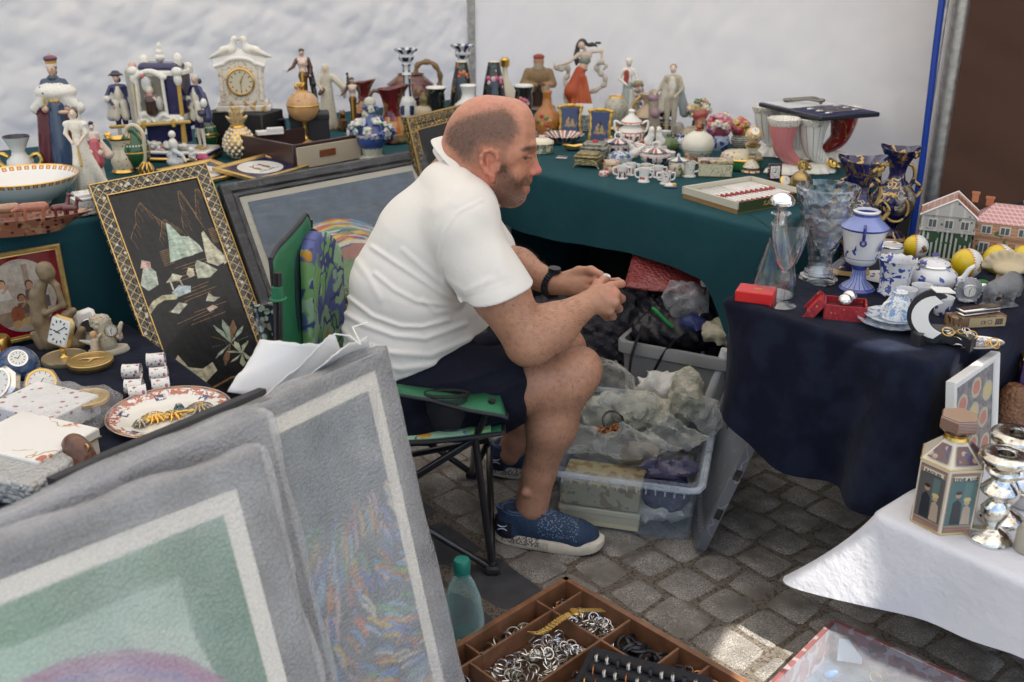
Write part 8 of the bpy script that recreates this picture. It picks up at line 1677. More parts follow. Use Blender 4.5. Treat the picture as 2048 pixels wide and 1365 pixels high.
def rococo(label,u,vb,vt,sc,ph):
 w=W_('vase',label,'vase',u,vb,vt,Z2,'cobalt and gilt rococo vases');H=w.H;q=(vb-vt)/230
 mt=pm('rococo_cobalt%d'%int(H*1000),(.010,.010,.065),[((.40,.27,.09),('m',24,.022),('n',14,.48),'g'),((.55,.47,.33),('m',30,.012),('z',H*.3,H*.62)),((.12,.10,.06),('a',2,.30,ph),('z',H*.30,H*.58),('n',7,.40,3,.1)),((.42,.40,.28),('a',2,.26,ph),('z',H*.33,H*.55),('n',16,.52,3,.08)),((.45,.28,.08),('z',H*.02,H*.05))],rough=.1)
 def fn(r,h,a,t):
  if t>.80:f=(t-.8)/.2;return r*(1+.18*f*math.cos(4*a+ph)),h+f*14*q*math.cos(2*a+ph)
  return r*(1+.03*math.cos(8*a)),h
 pr=[(36,0),(40,4),(34,12),(18,26),(14,34),(22,44),(40,62),(50,86),(48,108),(34,128),(20,142),(17,156),(20,172),(26,186),(36,204),(42,214),(40,215),(32,202),(18,180)]
 lobed(w,[(r*q,h*q)for r,h in pr],mt,'body',56,fn)
 gm=mat('rococo_gilt',(.45,.30,.10),.3,.6,layers=[((.012,.012,.07),('n',60,.55))])
 for sg in(-1,1):w.tube('handle',[tuple(p)for p in spline([(sg*46*q,0,96*q),(sg*60*q,0,118*q),(sg*44*q,0,136*q),(sg*34*q,0,130*q),(sg*40*q,0,150*q),(sg*34*q,0,172*q),(sg*20*q,0,178*q)],5)],4.2*q,gm)
 m=MB();r=random.Random(2)
 for i in range(12):a=ph-.5+.09*i;m.ball((38*q*w.s*math.cos(a-1.2),38*q*w.s*math.sin(a-1.2),(204+6*math.sin(i*2))*q*w.k),4.6*q*w.s)
 m.build('gilt_crest',gm,w.e)
 m=MB();m.at((0,0,0));m.torus((-8*q*w.s,-44*q*w.s,84*q*w.k),26*q*w.s,3.4*q*w.s,30,rot=(PI/2-.1,0,-.15),sy=1.1);m.build('medallion_rim',gm,w.e)
rococo('taller cobalt vase with ruffled gilt mouth, nearest the tent pole',1790,480,282,1,.6);rococo('cobalt vase with ruffled gilt mouth behind the cut glass',1712,545,300,1,.2)
gl=plastic('clear_crystal',(.9,.92,.94),.06,.03,bs=('n',8,.004),fk=1.15,metal=1,tcol=(.97,.98,.98));cutg=plastic('cut_glass',(.85,.88,.92),.15,.03,bs=('v',48,.005),fk=1.1,metal=1,tcol=(.95,.96,.97))
def hollow(w,outer,part,mt,wall=2.2,seg=40,flute=None,inner_from=0):
 pr=outer+[(max(.2,r-wall),h+(wall if i==len(outer)-1-inner_from else 0))for i,(r,h)in reversed(list(enumerate(outer)))if i>=inner_from]
 pr.append((0,outer[inner_from][1]+wall));m=MB();m.lathe(w.pr(pr),seg,flute=flute);return m.build(part,mt,w.e,smooth=60)
w=W_('cut_glass_vase','big flared cut crystal vase with star pattern','vase',1647,560,375,Z2);hollow(w,[(30,14),(22,30),(24,50),(36,90),(50,140),(61,185)],'bowl',cutg,3,56,(24,.02));w.lathe('foot',[(30,0),(38,4),(36,10),(20,16),(28,20)],gl,seg=32,flute=(12,.05))
def decanter():
 w=W_('decanter','plain glass ship decanter with a silvered mushroom stopper','decanter',1556,588,400,Z2);hollow(w,[(42,0),(44,5),(43,20),(36,60),(24,100),(15,130),(13,145),(14,158),(20,162)],'bottle',gl,2.2,40);w.lathe('stopper',[(9,140),(10,160),(9,170),(14,175),(23,180),(24,188),(18,196),(8,201),(0,202)],mat('silvered_glass',(.9,.9,.9),.08,.9),seg=32)
decanter()
def goblet(label,u,vb,vt,rb):
 w=W_('wine_glass',label,'wine glass',u,vb,vt,Z2,'cut crystal wine glasses');h=vb-vt
 w.lathe('foot',[(27,0),(28,1.5),(16,4),(4,8)],gl,seg=36);w.lathe('stem',[(4,8),(3.2,h*.2),(4,h*.34),(7,h*.42)],gl,seg=20);hollow(w,[(5,h*.42),(20,h*.54),(rb*.85,h*.72),(rb,h*.88),(rb,h)],'bowl',cutg if rb>36 else gl,1.6,40);return w
goblet('tall wine glass standing nearest, between the two red boxes',1572,612,448,36);goblet('engraved goblet just behind, right of the nearest wine glass',1650,566,432,38)
e=thing('gift_box','small plain bright red box with a gold monogram at the table corner','box',P(1511,600,Z2),-.05);m=MB();m.box((0,0,.014),(.088,.065,.027),0,bev=.002,rot=(0,0,-.35));m.build('box',M_('red'),e);m=MB();m.at((0,0,0),(0,0,-.35));m.torus((.0,0,.028),.006,.0006,20,sy=.7);m.torus((.007,0,.028),.006,.0006,20,sy=.7);m.build('monogram',M_('gilt'),e)
def chinabox():
 e=thing('brocade_box','open red brocade box holding two chrome chime balls','box',P(1688,632,Z2),-.30);br=pm('red_brocade',(.28,.012,.02),[((.45,.25,.06),('v',90,.22)),((.10,.03,.10),('v',60,.2)),((.35,.02,.03),('n',120,.5))],rough=.5,coat=0);W,D,h=.088,.066,.034
 m=MB();m.box((0,0,.002),(W,D,.004));m.box((0,-D/2,h/2),(W,.004,h));m.box((0,D/2,h/2),(W,.004,h));m.box((-W/2,0,h/2),(.004,D-.004,h));m.box((W/2,0,h/2),(.004,D-.004,h));m.build('box',br,e,smooth=0)
 m=MB();m.box((0,0,h*.5),(W-.01,D-.01,.006));m.build('padding',mat('dark_red_velvet',(.10,.008,.012),.8),e)
 m=MB();m.at((-W/2,0,h),(0,-.95,0));m.box((-W*.42,0,.006),(W*.85,D,.004));
 for sy in(-1,1):m.box((-W*.42,sy*D/2,-.004+.012),(W*.85,.004,.02))
 m.box((-W*.84,0,.008),(.004,D,.02));m.build('lid',br,e,smooth=0);m=MB();m.at((-W/2,0,h),(0,-.95,0));m.box((-W*.42,0,.0095),(W*.76,D*.86,.003));m.build('lid_lining',mat('red_satin',(.50,.02,.015),.4),e)
 for x,y in((-.006,-.012),(.012,.014)):t=tag(link('chime_ball',ballme()),'%s chrome ball lying in the brocade box'%('nearer' if y<0 else 'farther'),'ball','chrome chime balls');t.location=e.location+Vector((x,y,.040))
def ballme():
 m=MB();m.ball((0,0,0),.0165,0,24);o=m.build('chime_ball',M_('silver'));me=o.data;bpy.data.objects.remove(o);return me
chinabox()
def urn():
 w=W_('urn','blue and white Dutch urn painted with sailing boats on a ribbed foot','urn',1724,580,420,Z2);H=w.H
 dm=pm('delft_urn',(.70,.70,.70),[((.05,.07,.30),('z',-1,H*.06)),((.22,.27,.52),('z',H*.06,H*.30)),((.04,.06,.28),('z',H*.27,H*.345)),((.20,.25,.52),('z',H*.78,H*.93)),((.03,.05,.26),('a',18,.2),('z',H*.06,H*.27)),((.04,.06,.26),('z',H*.775,H*.80)),((.05,.07,.3),('z',H*.93,H*.97)),((.05,.08,.32),('n',55,.60),('z',H*.42,H*.55)),((.05,.08,.3),('z',H*.425,H*.433))],rough=.2)
 w.lathe('body',[(34,0),(35,4),(30,10),(16,20),(13,40),(16,48),(20,52),(28,58),(32,66),(38,100),(44,124),(46,128),(34,138),(24,148),(23,152),(26,158),(22,160),(19,150),(20,130)],dm,seg=48,flute=(20,.012,10,13))
 for a in(-1.9,1.2):
  m=MB();x,y=46*w.s*math.cos(a),46*w.s*math.sin(a);m.tube([(x*.85,y*.85,H*.86),(x*1.04,y*1.04,H*.84),(x*1.08,y*1.08,H*.76),(x*1.0,y*1.0,H*.70)],3.2*w.s,8);m.torus((x*1.03,y*1.03,H*.66),5*w.s,2.2*w.s,14,rot=(PI/2,0,a+PI/2));m.build('handle',mat('cobalt_handle',(.02,.03,.2),.2,coat=.5),w.e)
 for a,sz in((-1.15,1),(-2.3,.5),(-.75,.55)):
  m=MB();r=41.5*w.s;pts=[];
  for(dx,hh)in((0,88),(12,88),(9,112),(2,92)):aa=a+dx*sz/41;rr=r*(1+.004*0)+(hh*sz-88)*.0;pts.append((r*1.0*math.cos(aa)*(.93+.0022*(hh*sz+88*(1-sz)-60)),r*math.sin(aa)*(.93+.0022*(hh*sz+88*(1-sz)-60)),(88+(hh-88)*sz)*w.k))
  m.add(pts,[[0,1,2],[0,2,3]]);m.build('painted_sail',mat('delft_blue',(.04,.06,.28),.2,coat=.4),w.e,smooth=0)
urn()
dl=pm('delft_small',(.68,.69,.70),[((.05,.08,.32),('n',48,.60))],rough=.2)
w=simple('bowl','white bowl with a silver rim behind the crinkled pot','bowl',1780,524,490,[(14,0),(18,2),(24,12),(25,26),(24,32),(22,32),(21,20),(0,8)],M_('white'),z=Z2);m=MB();m.torus((0,0,33*w.k),24*w.s,2*w.s,32);m.build('silver_rim',M_('silver'),w.e)
dish('large plate with blue edge behind the blue and white urn',1765,560,42,6,pm('blue_edge',(.7,.7,.7),[((.05,.07,.28),('n',40,.56))]),z=Z2,group=None)
w=W_('cachepot','small pot with a crinkled blue rim painted with boats','pot',1791,588,515,Z2);lobed(w,[(30,0),(32,4),(28,8),(29,40),(34,62),(38,70),(36,70),(30,60),(26,30)],pm('delft_pot',(.70,.70,.70),[((.04,.06,.28),('n',40,.56),('z',.05,.2)),((.05,.08,.3),('n',60,.60)),((.04,.06,.28),('z',-1,.006),('n',60,.45))]),'body',48,lambda r,h,a,t:(r*(1+.035*math.cos(12*a)),h+1.5*math.cos(12*a)*(t>.5)))
def teapot():
 w=W_('teapot','squat white teapot painted with blue boats, silver rimmed lid','teapot',1866,580,508,Z2,None,-.1)
 w.lathe('body',[(26,0),(30,3),(44,14),(48,26),(46,36),(34,46),(28,50)],pm('delft_teapot',(.72,.72,.72),[((.05,.07,.3),('n',38,.61))]),seg=44);w.lathe('rim',[(30,48),(33,51),(31,54)],M_('silver'));w.lathe('lid',[(31,53),(27,58),(14,62),(5,64),(4,67),(7,70),(4,74),(0,75)],[pm('delft_lid',(.70,.70,.7),[((.05,.07,.3),('n',50,.58))]),mat('cobalt_handle',(.02,.03,.2),.2,coat=.5)],mis=[0,0,0,0,1,1,1,1]);w.tube('spout',spline([(40,-4,20),(56,-6,26),(66,-6,44),(76,-6,52)],5),[9,8.5,8,7.5,7,6.5,6,5.6,5.2,5,4.8,4.6,4.4,4.2,4,4][:16],M_('white'));w.tube('handle',spline([(-40,2,34),(-62,2,50),(-66,2,30),(-46,2,16)],5),4,mat('cobalt_handle',(.02,.03,.2),.2,coat=.5))
teapot()
def baseball(label,u,vb,R0,rz):
 w=W_('baseball',label,'ball',u,vb,vb-2*R0,Z2,'yellow and white souvenir baseballs',rz);r=R0*w.s;m=MB();m.ball((0,0,r),r,0,40);m.build('ball',mat('ball_leather',(.74,.74,.70),.35,coat=.3,layers=[((.70,.50,.01),('x',-1,-.004))]),w.e)
 m=MB();
 for i in range(34):a=2*PI*i/34;x=-.004;q=math.sqrt(max(0,r*r-x*x));m.tube([(x-.004,q*math.cos(a)*1.0,r+q*math.sin(a)*1.0),(x+.003,q*math.cos(a+.05)*1.012,r+q*math.sin(a+.05)*1.012)],.0007,5)
 m.build('stitching',M_('red'),w.e)
 m=MB();
 for i,(dy,dz)in enumerate(((-.1,.1),(.1,.15),(0,-.1),(-.2,-.12),(.2,-.08),(0,.25))):
  d=Vector((.45,-.9+0*dy,dz*.9));d.x+=dy*1.2;d.normalize();p=Vector((0,0,r))+d*r*1.0;m.ball(tuple(p),r*.16,i%2,8,sc=(1,.12,1))
 m.build('printed_emblem',[mat('emblem_brown',(.12,.04,.03),.5),mat('emblem_gold',(.35,.22,.06),.5)],w.e)
baseball('souvenir baseball at the left, above the teapot lid',1832,517,24,-.2);baseball('souvenir baseball in the middle beside the teapot spout',1934,556,30,.2);baseball('souvenir baseball behind the cream bust at right',1998,548,30,.3);baseball('souvenir baseball cut off by the right edge',2052,545,28,.1)
def house(label,u,vb,vt,wd,kind):
 w=W_('cottage_ornament',label,'ornament',u,vb,vt,Z2,None,-.5 if kind else-.42);s,k=w.s,w.k;h=vb-vt;W=wd*s;D=wd*.72*s;H=w.H
 if kind==0:wl=pm('grey_stone_china',(.45,.43,.40),[((.13,.12,.11),('v',60,.22)),((.55,.54,.5),('sx',30,.2))],rough=.3);low=pm('green_shopfront',(.03,.07,.035),[((.50,.50,.44),('sx',85,.45)),((.05,.10,.05),('n',40,.5),('z',H*.25,H*.5))],rough=.25);rf=pm('red_tile',(.34,.12,.07),[((.5,.28,.2),('s',120,.2))],rough=.3)
 else:wl=pm('pink_brick_china',(.48,.24,.14),[((.56,.40,.22),('s',110,.22)),((.08,.14,.06),('n',26,.62))],rough=.3);low=wl;rf=pm('pink_tile',(.48,.20,.20),[((.6,.42,.4),('s',130,.25)),((.62,.45,.42),('d+',80,.2))],rough=.3)
 m=MB();m.box((0,0,H*.22),(W,D,H*.44),0,bev=.001);m.build('ground_floor',low,w.e);m=MB();m.box((0,0,H*.56),(W*1.04,D*1.04,H*.24),0,bev=.001);m.box((0,0,H*.45),(W*1.1,D*1.1,H*.03));m.build('upper_floor',wl,w.e)
 m=MB();y=D*.56;x=W*.56;z0,z1=H*.68,H*.95;
 if kind:m.add([(-x,-y,z0),(x,-y,z0),(x,y,z0),(-x,y,z0),(-x*.45,-.1*y,z1),(x*.45,-.1*y,z1),(x*.45,.1*y,z1),(-x*.45,.1*y,z1)],[[0,1,5,4],[1,2,6,5],[2,3,7,6],[3,0,4,7],[4,5,6,7],[0,3,2,1]])
 else:m.add([(-x,-y,z0),(x,-y,z0),(x,y,z0),(-x,y,z0),(x*.2,-y,z1),(x*.2,y,z1)],[[0,1,4],[2,3,5],[1,2,5,4],[3,0,4,5],[0,3,2,1]])
 m.build('roof',rf,w.e,smooth=0)
 if not kind:
  m=MB();a_=[(-x*1.02,z0),(x*.2,z1*1.01),(x*1.02,z0)]
  for yy in(-y-.001,y+.001):m.tube([(p[0],yy,p[1])for p in a_],.0028,6)
  m.build('gable_trim',M_('white'),w.e);m=MB();m.add([(-x*.9,-y-.0015,z0+.001),(x*.92,-y-.0015,z0+.001),(x*.2,-y-.0015,z1*.985)],[[0,1,2]]);m.build('gable',wl,w.e,smooth=0)
 for cx in((-.35,.25),(.3,.2))if kind else((.45,.2),):m=MB();m.box((cx[0]*W,cx[1]*D,H*.93),(W*.13,D*.13,H*.14),0,bev=.001);m.box((cx[0]*W,cx[1]*D,H*1.0),(W*.16,D*.16,H*.03));m.build('chimney',[mat('orange_brick',(.45,.17,.08),.4)],w.e)
 wm=[mat('window_white',(.60,.58,.52),.3),mat('window_dark',(.10,.11,.12),.2)]
 for zz,hh in((.56,.15),(.24,.20)):
  for f in(-.3,.02,.33):
   if kind==0 and zz<.4:continue
   m=MB();m.box((f*W,-D*.52-.001,zz*H),(W*.19,.003,hh*H));m.box((f*W-W*.04,-D*.52-.003,zz*H),(W*.06,.002,hh*.75*H),1);m.box((f*W+W*.04,-D*.52-.003,zz*H),(W*.06,.002,hh*.75*H),1);m.build('window',wm,w.e,smooth=0)
  for f in(-.25,.25):m=MB();m.box((-W*.52-.001,f*D,zz*H),(.003,D*.3,hh*H));m.box((-W*.52-.003,f*D-D*.07,zz*H),(.002,D*.1,hh*.75*H),1);m.box((-W*.52-.003,f*D+D*.07,zz*H),(.002,D*.1,hh*.75*H),1);m.build('window',wm,w.e,smooth=0)
 m=MB();m.box((0,0,.002),(W*1.15,D*1.2,.004),0,bev=.001);m.build('base',mat('cobble_base',(.3,.27,.22),.4),w.e)
house('china pub with grey stone upper floor and green striped ground floor','a' and 1896,510,385,92,0);house('china house with pink tiled roof and brick walls at the right edge',2010,516,404,104,1)
def teacup():
 w=W_('saucer','pale blue patterned saucer under the upturned cup','saucer',1782,650,640,Z2,'pale blue china');bp=pm('pale_blue_china',(.70,.71,.72),[((.20,.32,.52),('n',70,.57)),((.35,.48,.62),('m',60,.02))],rough=.14)
 lobed(w,[(38,0),(42,2),(58,8),(66,12),(66,14),(56,10),(36,5),(0,4)],bp,'saucer',48,lambda r,h,a,t:(r*(1+.02*math.cos(16*a)*(r>50)),h))
 w2=W_('saucer','smaller white saucer stacked on the blue one','saucer',1784,640,632,Z2+.012,'pale blue china');lobed(w2,[(30,0),(34,2),(50,8),(54,11),(48,10),(30,5),(0,4)],bp,'saucer',48)
 w=W_('teacup','upturned pale blue and white cup with a gilt handle','cup',1797,634,586,Z2+.022);w.lathe('cup',[(33,0),(34,2),(32,10),(27,24),(19,38),(14,44),(16,50),(14,51),(11,47),(0,46)],bp);w.tube('handle',spline([(-24,-10,12),(-38,-16,16),(-34,-16,32),(-20,-8,34)],5),2.6,M_('white'))
teacup()
for i,(u,v,l)in enumerate(((1812,614,'small white pot with blue foot, left of the three by the crescent box'),(1842,606,'small blue-footed pot at the back of the three'),(1886,630,'small pot with a blue landscape, right of the crescent box'))):simple('cup',l,'cup',u,v,v-38,[(13,0),(15,2),(16,14),(20,36),(18,36),(14,14),(0,10)],pm('delft_cup',(.70,.70,.69),[((.03,.06,.28),('n',45,.47),('z',.0,.026))]),z=Z2,group='small blue and white pots')
def crescent():
 L0=P(1878,690,Z2);e=thing('crescent_box','open black crescent shaped jewellery box with a white satin lining','box',L0,0);s=mpp(L0)
 def cres(n,ro,ri,off):
  a=[(ro*math.cos(t),ro*math.sin(t))for t in np.linspace(.15,PI-.15,n)];b=[(ri*math.cos(t),ri*math.sin(t)-off)for t in np.linspace(PI-.30,.30,n)];return a+b
 c=cres(16,62*s,50*s,26*s);wht=mat('white_satin_lining',(.80,.79,.76),.5)
 m=MB();m.at((0,-18*s,0),(0,0,-.25));m.prism([(x,y*1.1)for x,y in c],0,.026,0);m.build('tray',M_('matblack'),e,smooth=30);m=MB();m.at((0,-18*s,0),(0,0,-.25));m.prism([(x*.93,y*1.1*.97+.001)for x,y in c],.0262,.0275);m.build('lining',mat('grey_satin',(.06,.06,.065),.5),e,smooth=0)
 for k_,mt,nm in((1,M_('matblack'),'lid'),(.78,wht,'lid_lining')):
  m=MB();m.at((-36*s,6*s,.062),(0,-.1,-.5));pts=[(x*k_,y*k_+(4*s if k_<1 else 0))for x,y in cres(16,60*s,44*s,22*s)]
  V=[];F=[];n=len(pts);y0=0 if k_==1 else-.007
  for yy in(y0,y0+.012 if k_==1 else y0+.004):V+=[(-q*1.05+30*s,yy,p*.95)for p,q in pts]
  F+=[[i,(i+1)%n,n+(i+1)%n,n+i]for i in range(n)];h2=n//2
  for i in range(h2-1):
   F.append([i,i+1,n-2-i,n-1-i]);F.append([n+i,n+i+1,n+n-2-i,n+n-1-i])
  m.add(V,F);m.build(nm,mt,e,smooth=30)
 m=MB();m.at((-6*s,10*s,.118),(.3,.2,.5));m.box((0,0,0),(.062,.022,.004),0,bev=.0015);m.build('white_flap',wht,e)
 t=thing('necklace','tangled silver and gold chains lying in the crescent box','jewellery',L0+Vector((30*s,-8*s,.03)));m=MB();r=random.Random(1)
 for i in range(9):m.torus((r.uniform(-.03,.03),r.uniform(-.012,.012),r.uniform(0,.006)),r.uniform(.006,.014),.0011,18,rot=(r.uniform(-.6,.6),r.uniform(-.6,.6),0),mi=i%2)
 m.build('chains',[M_('silver'),M_('gold')],t)
 t=thing('jewellery_pile','heap of gold and clear bead jewellery in a small dish near the frame','jewellery',P(1945,690,Z2));m=MB()
 for i in range(22):m.torus((r.uniform(-.04,.04),r.uniform(-.02,.02),r.uniform(.002,.014)),r.uniform(.006,.013),.0012,16,rot=(r.uniform(-1,1),r.uniform(-1,1),0),mi=i%3)
 m.build('chains',[M_('gold'),M_('silver'),mat('clear_bead',(.6,.6,.75),.05,coat=1)],t);m=MB();m.lathe([(.02,0),(.045,.003),(.05,.008),(.044,.005),(0,.003)],32,sx=1.3,sy=.7);m.build('dish',M_('silver'),t)
crescent()
def shellclock():
 w=W_('crystal_clock','scallop shaped crystal clock with a round white dial','clock',1937,606,555,Z2,None,-.1);s,k=w.s,w.k;m=MB();V=[];F=[];n=64
 for y in(-6,6):
  V.append((0,y*s,26*k))
  for i in range(n):a=2*PI*i/n;r=26*(1+.05*math.cos(22*a));V.append((r*s*math.cos(a),(y*.5)*s,(26+r*math.sin(a)*.95)*k));
 for i in range(n):j=(i+1)%n;F+=[[0,1+i,1+j],[n+1,n+2+j,n+2+i],[1+i,1+j,n+2+j,n+2+i]]
 m.add(V,F);m.build('crystal_shell',mat('crystal_block',(.85,.87,.9),.05,.35,trans=.7),w.e,smooth=20);m=MB();m.box((0,0,3*k),(36*s,18*s,6*k),0,bev=1*s);m.build('foot',gl,w.e);clock_face(w,0,-6.5,26,13,bez=M_('silver'),face=mat('dial_white',(.72,.70,.64),.3))
shellclock()
w=simple('candle_jar','little silver tin with a green lid behind the crystal clock','tin',1964,584,566,[(14,0),(16,3),(15,14),(11,20)],M_('silver'),z=Z2);w.lathe('lid',[(10,19),(9,22),(0,22.5)],mat('green_disc',(.03,.25,.07),.4))
w=W_('glass_bison','smoky pressed glass bison standing on a glass base','figurine',2003,614,546,Z2,None,PI+.3);H=w.H;bi=[]
for a,b,ra,rb in(((-.3,0,.66),(.3,0,.58),.30,.20),((-.32,0,.75),(-.3,0,.5),.26,.24),((-.5,0,.5),(-.56,0,.35),.20,.12),((-.3,.12,.4),(-.3,.12,.08),.10,.07),((-.3,-.12,.4),(-.3,-.12,.08),.10,.07),((.36,.12,.5),(.38,.12,.08),.12,.06),((.36,-.12,.5),(.38,-.12,.08),.12,.06),((-.5,.12,.58),(-.55,.2,.68),.04,.02),((-.5,-.12,.58),(-.55,-.2,.68),.04,.02)):bi.append((('c',tuple(H*q for q in a),tuple(H*q for q in b),ra*H,rb*H),None,.05*H,'u'))
bi.append((('b',(0,0,.05*H),(.55*H,.28*H,.05*H),None,.01),None,.01,'u'));w.sdf('figure',bi,H/45,m=mat('smoky_glass',(.35,.36,.38),.06,trans=.75,coat=.3,bump=[('n',120,.004)]),vc=False)
w=W_('bust_ornament','carved cream head of a woman with a ribbed headdress at right','figurine',2014,590,502,Z2,None,-.5);H=w.H;cr=(.52,.42,.26)
w.sdf('figure',[(('e',(0,0,.36*H),(.20*H,.20*H,.26*H),None),cr,.02,'u'),(('c',(0,0,.15*H),(0,0,.05*H),.14*H,.22*H),cr,.02,'u'),(('e',(-.02*H,-.20*H,.34*H),(.03*H,.05*H,.06*H),None),cr,.006,'u'),(('e',(0,-.05*H,.62*H),(.30*H,.26*H,.14*H),(.2,0,0)),cr,.01,'u')]+[(('c',(.05*H*math.cos(a),0,.6*H),(.46*H*math.cos(a),.02*H,.6*H+.36*H*math.sin(a)),.05*H,.07*H),cr,.01,'u')for a in np.linspace(0,PI,9)],H/60,m=mat('carved_cream',vcol=True,rough=.6,var=.1))
def harmonica():
 L0=P(1948,650,Z2);e=thing('harmonica_box','small brown printed cardboard box under the harmonica','box',L0,.16);m=MB();m.box((0,0,.013),(.125,.04,.026),0,bev=.001);m.build('box',pm('brown_print_box',(.16,.085,.04),[((.30,.2,.1),('n',40,.55)),((.05,.02,.02),('n',90,.62))],coat=.2,rough=.4),e)
 m=MB();m.box((.015,-.0208,.013),(.085,.001,.021));m.build('label',mat('tan_label',(.36,.27,.15),.5),e,smooth=0);m=MB()
 for i in range(9):m.box((.036+.0021*i,-.0216,.013),(.0009 if i%3 else.0014,.0006,.014))
 m.torus((.022,-.0216,.013),.005,.0005,16,rot=(PI/2,0,0));m.build('printing',M_('black'),e,smooth=0)
 cu=bpy.data.curves.new('ce','FONT');cu.body='CE';cu.size=.011;cu.extrude=.0003;o=bpy.data.objects.new('ce',cu);C.objects.link(o);me=bpy.data.meshes.new_from_object(o.evaluated_get(bpy.context.evaluated_depsgraph_get()));bpy.data.objects.remove(o);me.materials.append(M_('black'));link('marking',me,e,loc=(.0,-.0216,.009),rot=(PI/2,0,0))
 h=thing('harmonica','chrome harmonica lying on its brown box','harmonica',L0+Vector((.004,.002,.0265)),.30);m=MB();m.box((0,0,.012),(.10,.026,.006),0,bev=.002,top=.9);m.box((0,0,.004),(.10,.026,.006),0,bev=.002);m.build('cover',M_('silver'),h);m=MB();m.box((0,0,.0085),(.096,.028,.004));m.build('comb',M_('black'),h,smooth=0)
harmonica()
Z5=.45
def hexdec():
 w=W_('decanter','hexagonal china decanter printed with show photographs and newspaper text','decanter',1902,1040,830,Z5,None,.08);s,k=w.s,w.k;H=w.H
 def hx(r,z,j=0):return[(r*s*math.cos(PI/3*i+.0),r*s*math.sin(PI/3*i+.0),z*k)for i in range(6)]
 cm=mat('ivory_china',(.66,.60,.48),.15,coat=.5);lv=[(62,0),(64,3),(64,128),(58,134),(26,162),(22,168)]
 m=MB();V=[];F=[]
 for r,z in lv:V+=hx(r,z)
 for j in range(len(lv)-1):
  for i in range(6):F.append([j*6+i,j*6+(i+1)%6,(j+1)*6+(i+1)%6,(j+1)*6+i])
 F.append(list(range(6))[::-1]);F.append([(len(lv)-1)*6+i for i in range(6)]);m.add(V,F);m.build('body',cm,w.e,smooth=0)
 m=MB()
 for r,z in((64.3,3),(64.3,129)):mq=MB();mq.tube([Vector(p)for p in hx(r,z)],1.3*s,6,closed=True);mq.build('gold_line',M_('gold'),w.e)
 m.lathe(w.pr([(24,166),(22,172),(25,178)]),24,cap=False);m.build('gold_trim',M_('gold'),w.e)
 m=MB();V=[];F=[];lv=[(24,178),(36,186),(38,190),(38,206),(35,210)]
 for r,z in lv:V+=hx(r,z)
 for j in range(4):
  for i in range(6):F.append([j*6+i,j*6+(i+1)%6,(j+1)*6+(i+1)%6,(j+1)*6+i])
 F.append([24+i for i in range(6)]);F.append(list(range(6))[::-1]);m.add(V,F);m.build('stopper',[pm('news_print',(.40,.28,.20),[((.12,.045,.035),('s',330,.6))])],w.e,smooth=0)
 ap=64*s*math.cos(PI/6);sw=64*s
 for i in range(6):
  a=PI/3*i+PI/6
  if math.sin(a)>.3:continue
  c=Canvas(sw*.88,118*k,90,(.30,.19,.14));A=118*k/(sw*.86);r=random.Random(i)
  for q in range(26):y=A*q/26;c.line([(.02,y),(.98,y+.004)],.008,(.14,.06,.045)if q%3 else(.42,.33,.25),.8)
  c.rect(.03,.12*A,.97,.85*A,[(.07,.15,.15),(.05,.09,.11),(.04,.03,.03),(.1,.1,.1)][i%4]);c.rect(.55,.45*A,.8,.82*A,(.12,.22,.2),.6);
  c.ell(.36,.62*A,.10,.10,(.42,.26,.17));c.ell(.36,.66*A,.11,.07,(.05,.03,.02));c.poly([(.18,.14*A),(.20,.5*A),(.36,.56*A),(.52,.48*A),(.56,.14*A)],(.03,.035,.04));c.ell(.70,.50*A,.10,.10,(.48,.33,.2));c.ell(.70,.55*A,.13,.08,(.55,.45,.2));c.poly([(.58,.14*A),(.60,.42*A),(.72,.46*A),(.86,.4*A),(.9,.14*A)],(.42,.32,.24));c.rect(.12,.86*A,.88,.93*A,(.62,.57,.46))
  if i%3==2:c.rect(0,0,1,A,(.60,.54,.42));c.ell(.45,.72*A,.2,.16,(.02,.02,.05));c.ell(.45,.34*A,.2,.16,(.12,.10,.08));c.ell(.45,.34*A,.12,.1,(.6,.54,.42));c.rect(.1,.88*A,.9,.98*A,(.08,.2,.17))
  o=c.mesh('printed_panel',M_('picg'),w.e,loc=((ap+.0012)*math.cos(a),(ap+.0012)*math.sin(a),5*k),rot=(0,0,a+PI/2))
  m=MB();r0,r1,z0,z1=59*s*math.cos(PI/6)+.002,30*s*math.cos(PI/6)+.001,136*k,160*k;d=Vector((math.cos(a),math.sin(a),0));t=Vector((-d.y,d.x,0));up=Vector((0,0,1));off=(d*.6+up*.8)*.0012
  m.add([tuple(d*r0-t*sw*.34+up*z0+off),tuple(d*r0+t*sw*.34+up*z0+off),tuple(d*r1+t*sw*.16+up*z1+off),tuple(d*r1-t*sw*.16+up*z1+off)],[[0,1,2,3]]);m.build('shoulder_picture',pm('shoulder_print',(.12,.06,.06),[((.42,.30,.24),('v',55,.3)),((.05,.05,.12),('n',60,.55))]),w.e,smooth=0)
  if i in(3,4,5):
   cu=bpy.data.curves.new('t','FONT');cu.body='STEVE & LIZ' if i==4 else 'RAQUEL';cu.size=.0095;cu.extrude=.0002;cu.align_x='CENTER';o=bpy.data.objects.new('t',cu);C.objects.link(o);me=bpy.data.meshes.new_from_object(o.evaluated_get(bpy.context.evaluated_depsgraph_get()));bpy.data.objects.remove(o);me.materials.append(M_('black'));link('lettering',me,w.e,loc=((ap+.002)*math.cos(a),(ap+.002)*math.sin(a),5*k+.86*118*k+.002),rot=(PI/2,0,a+PI/2))
hexdec()
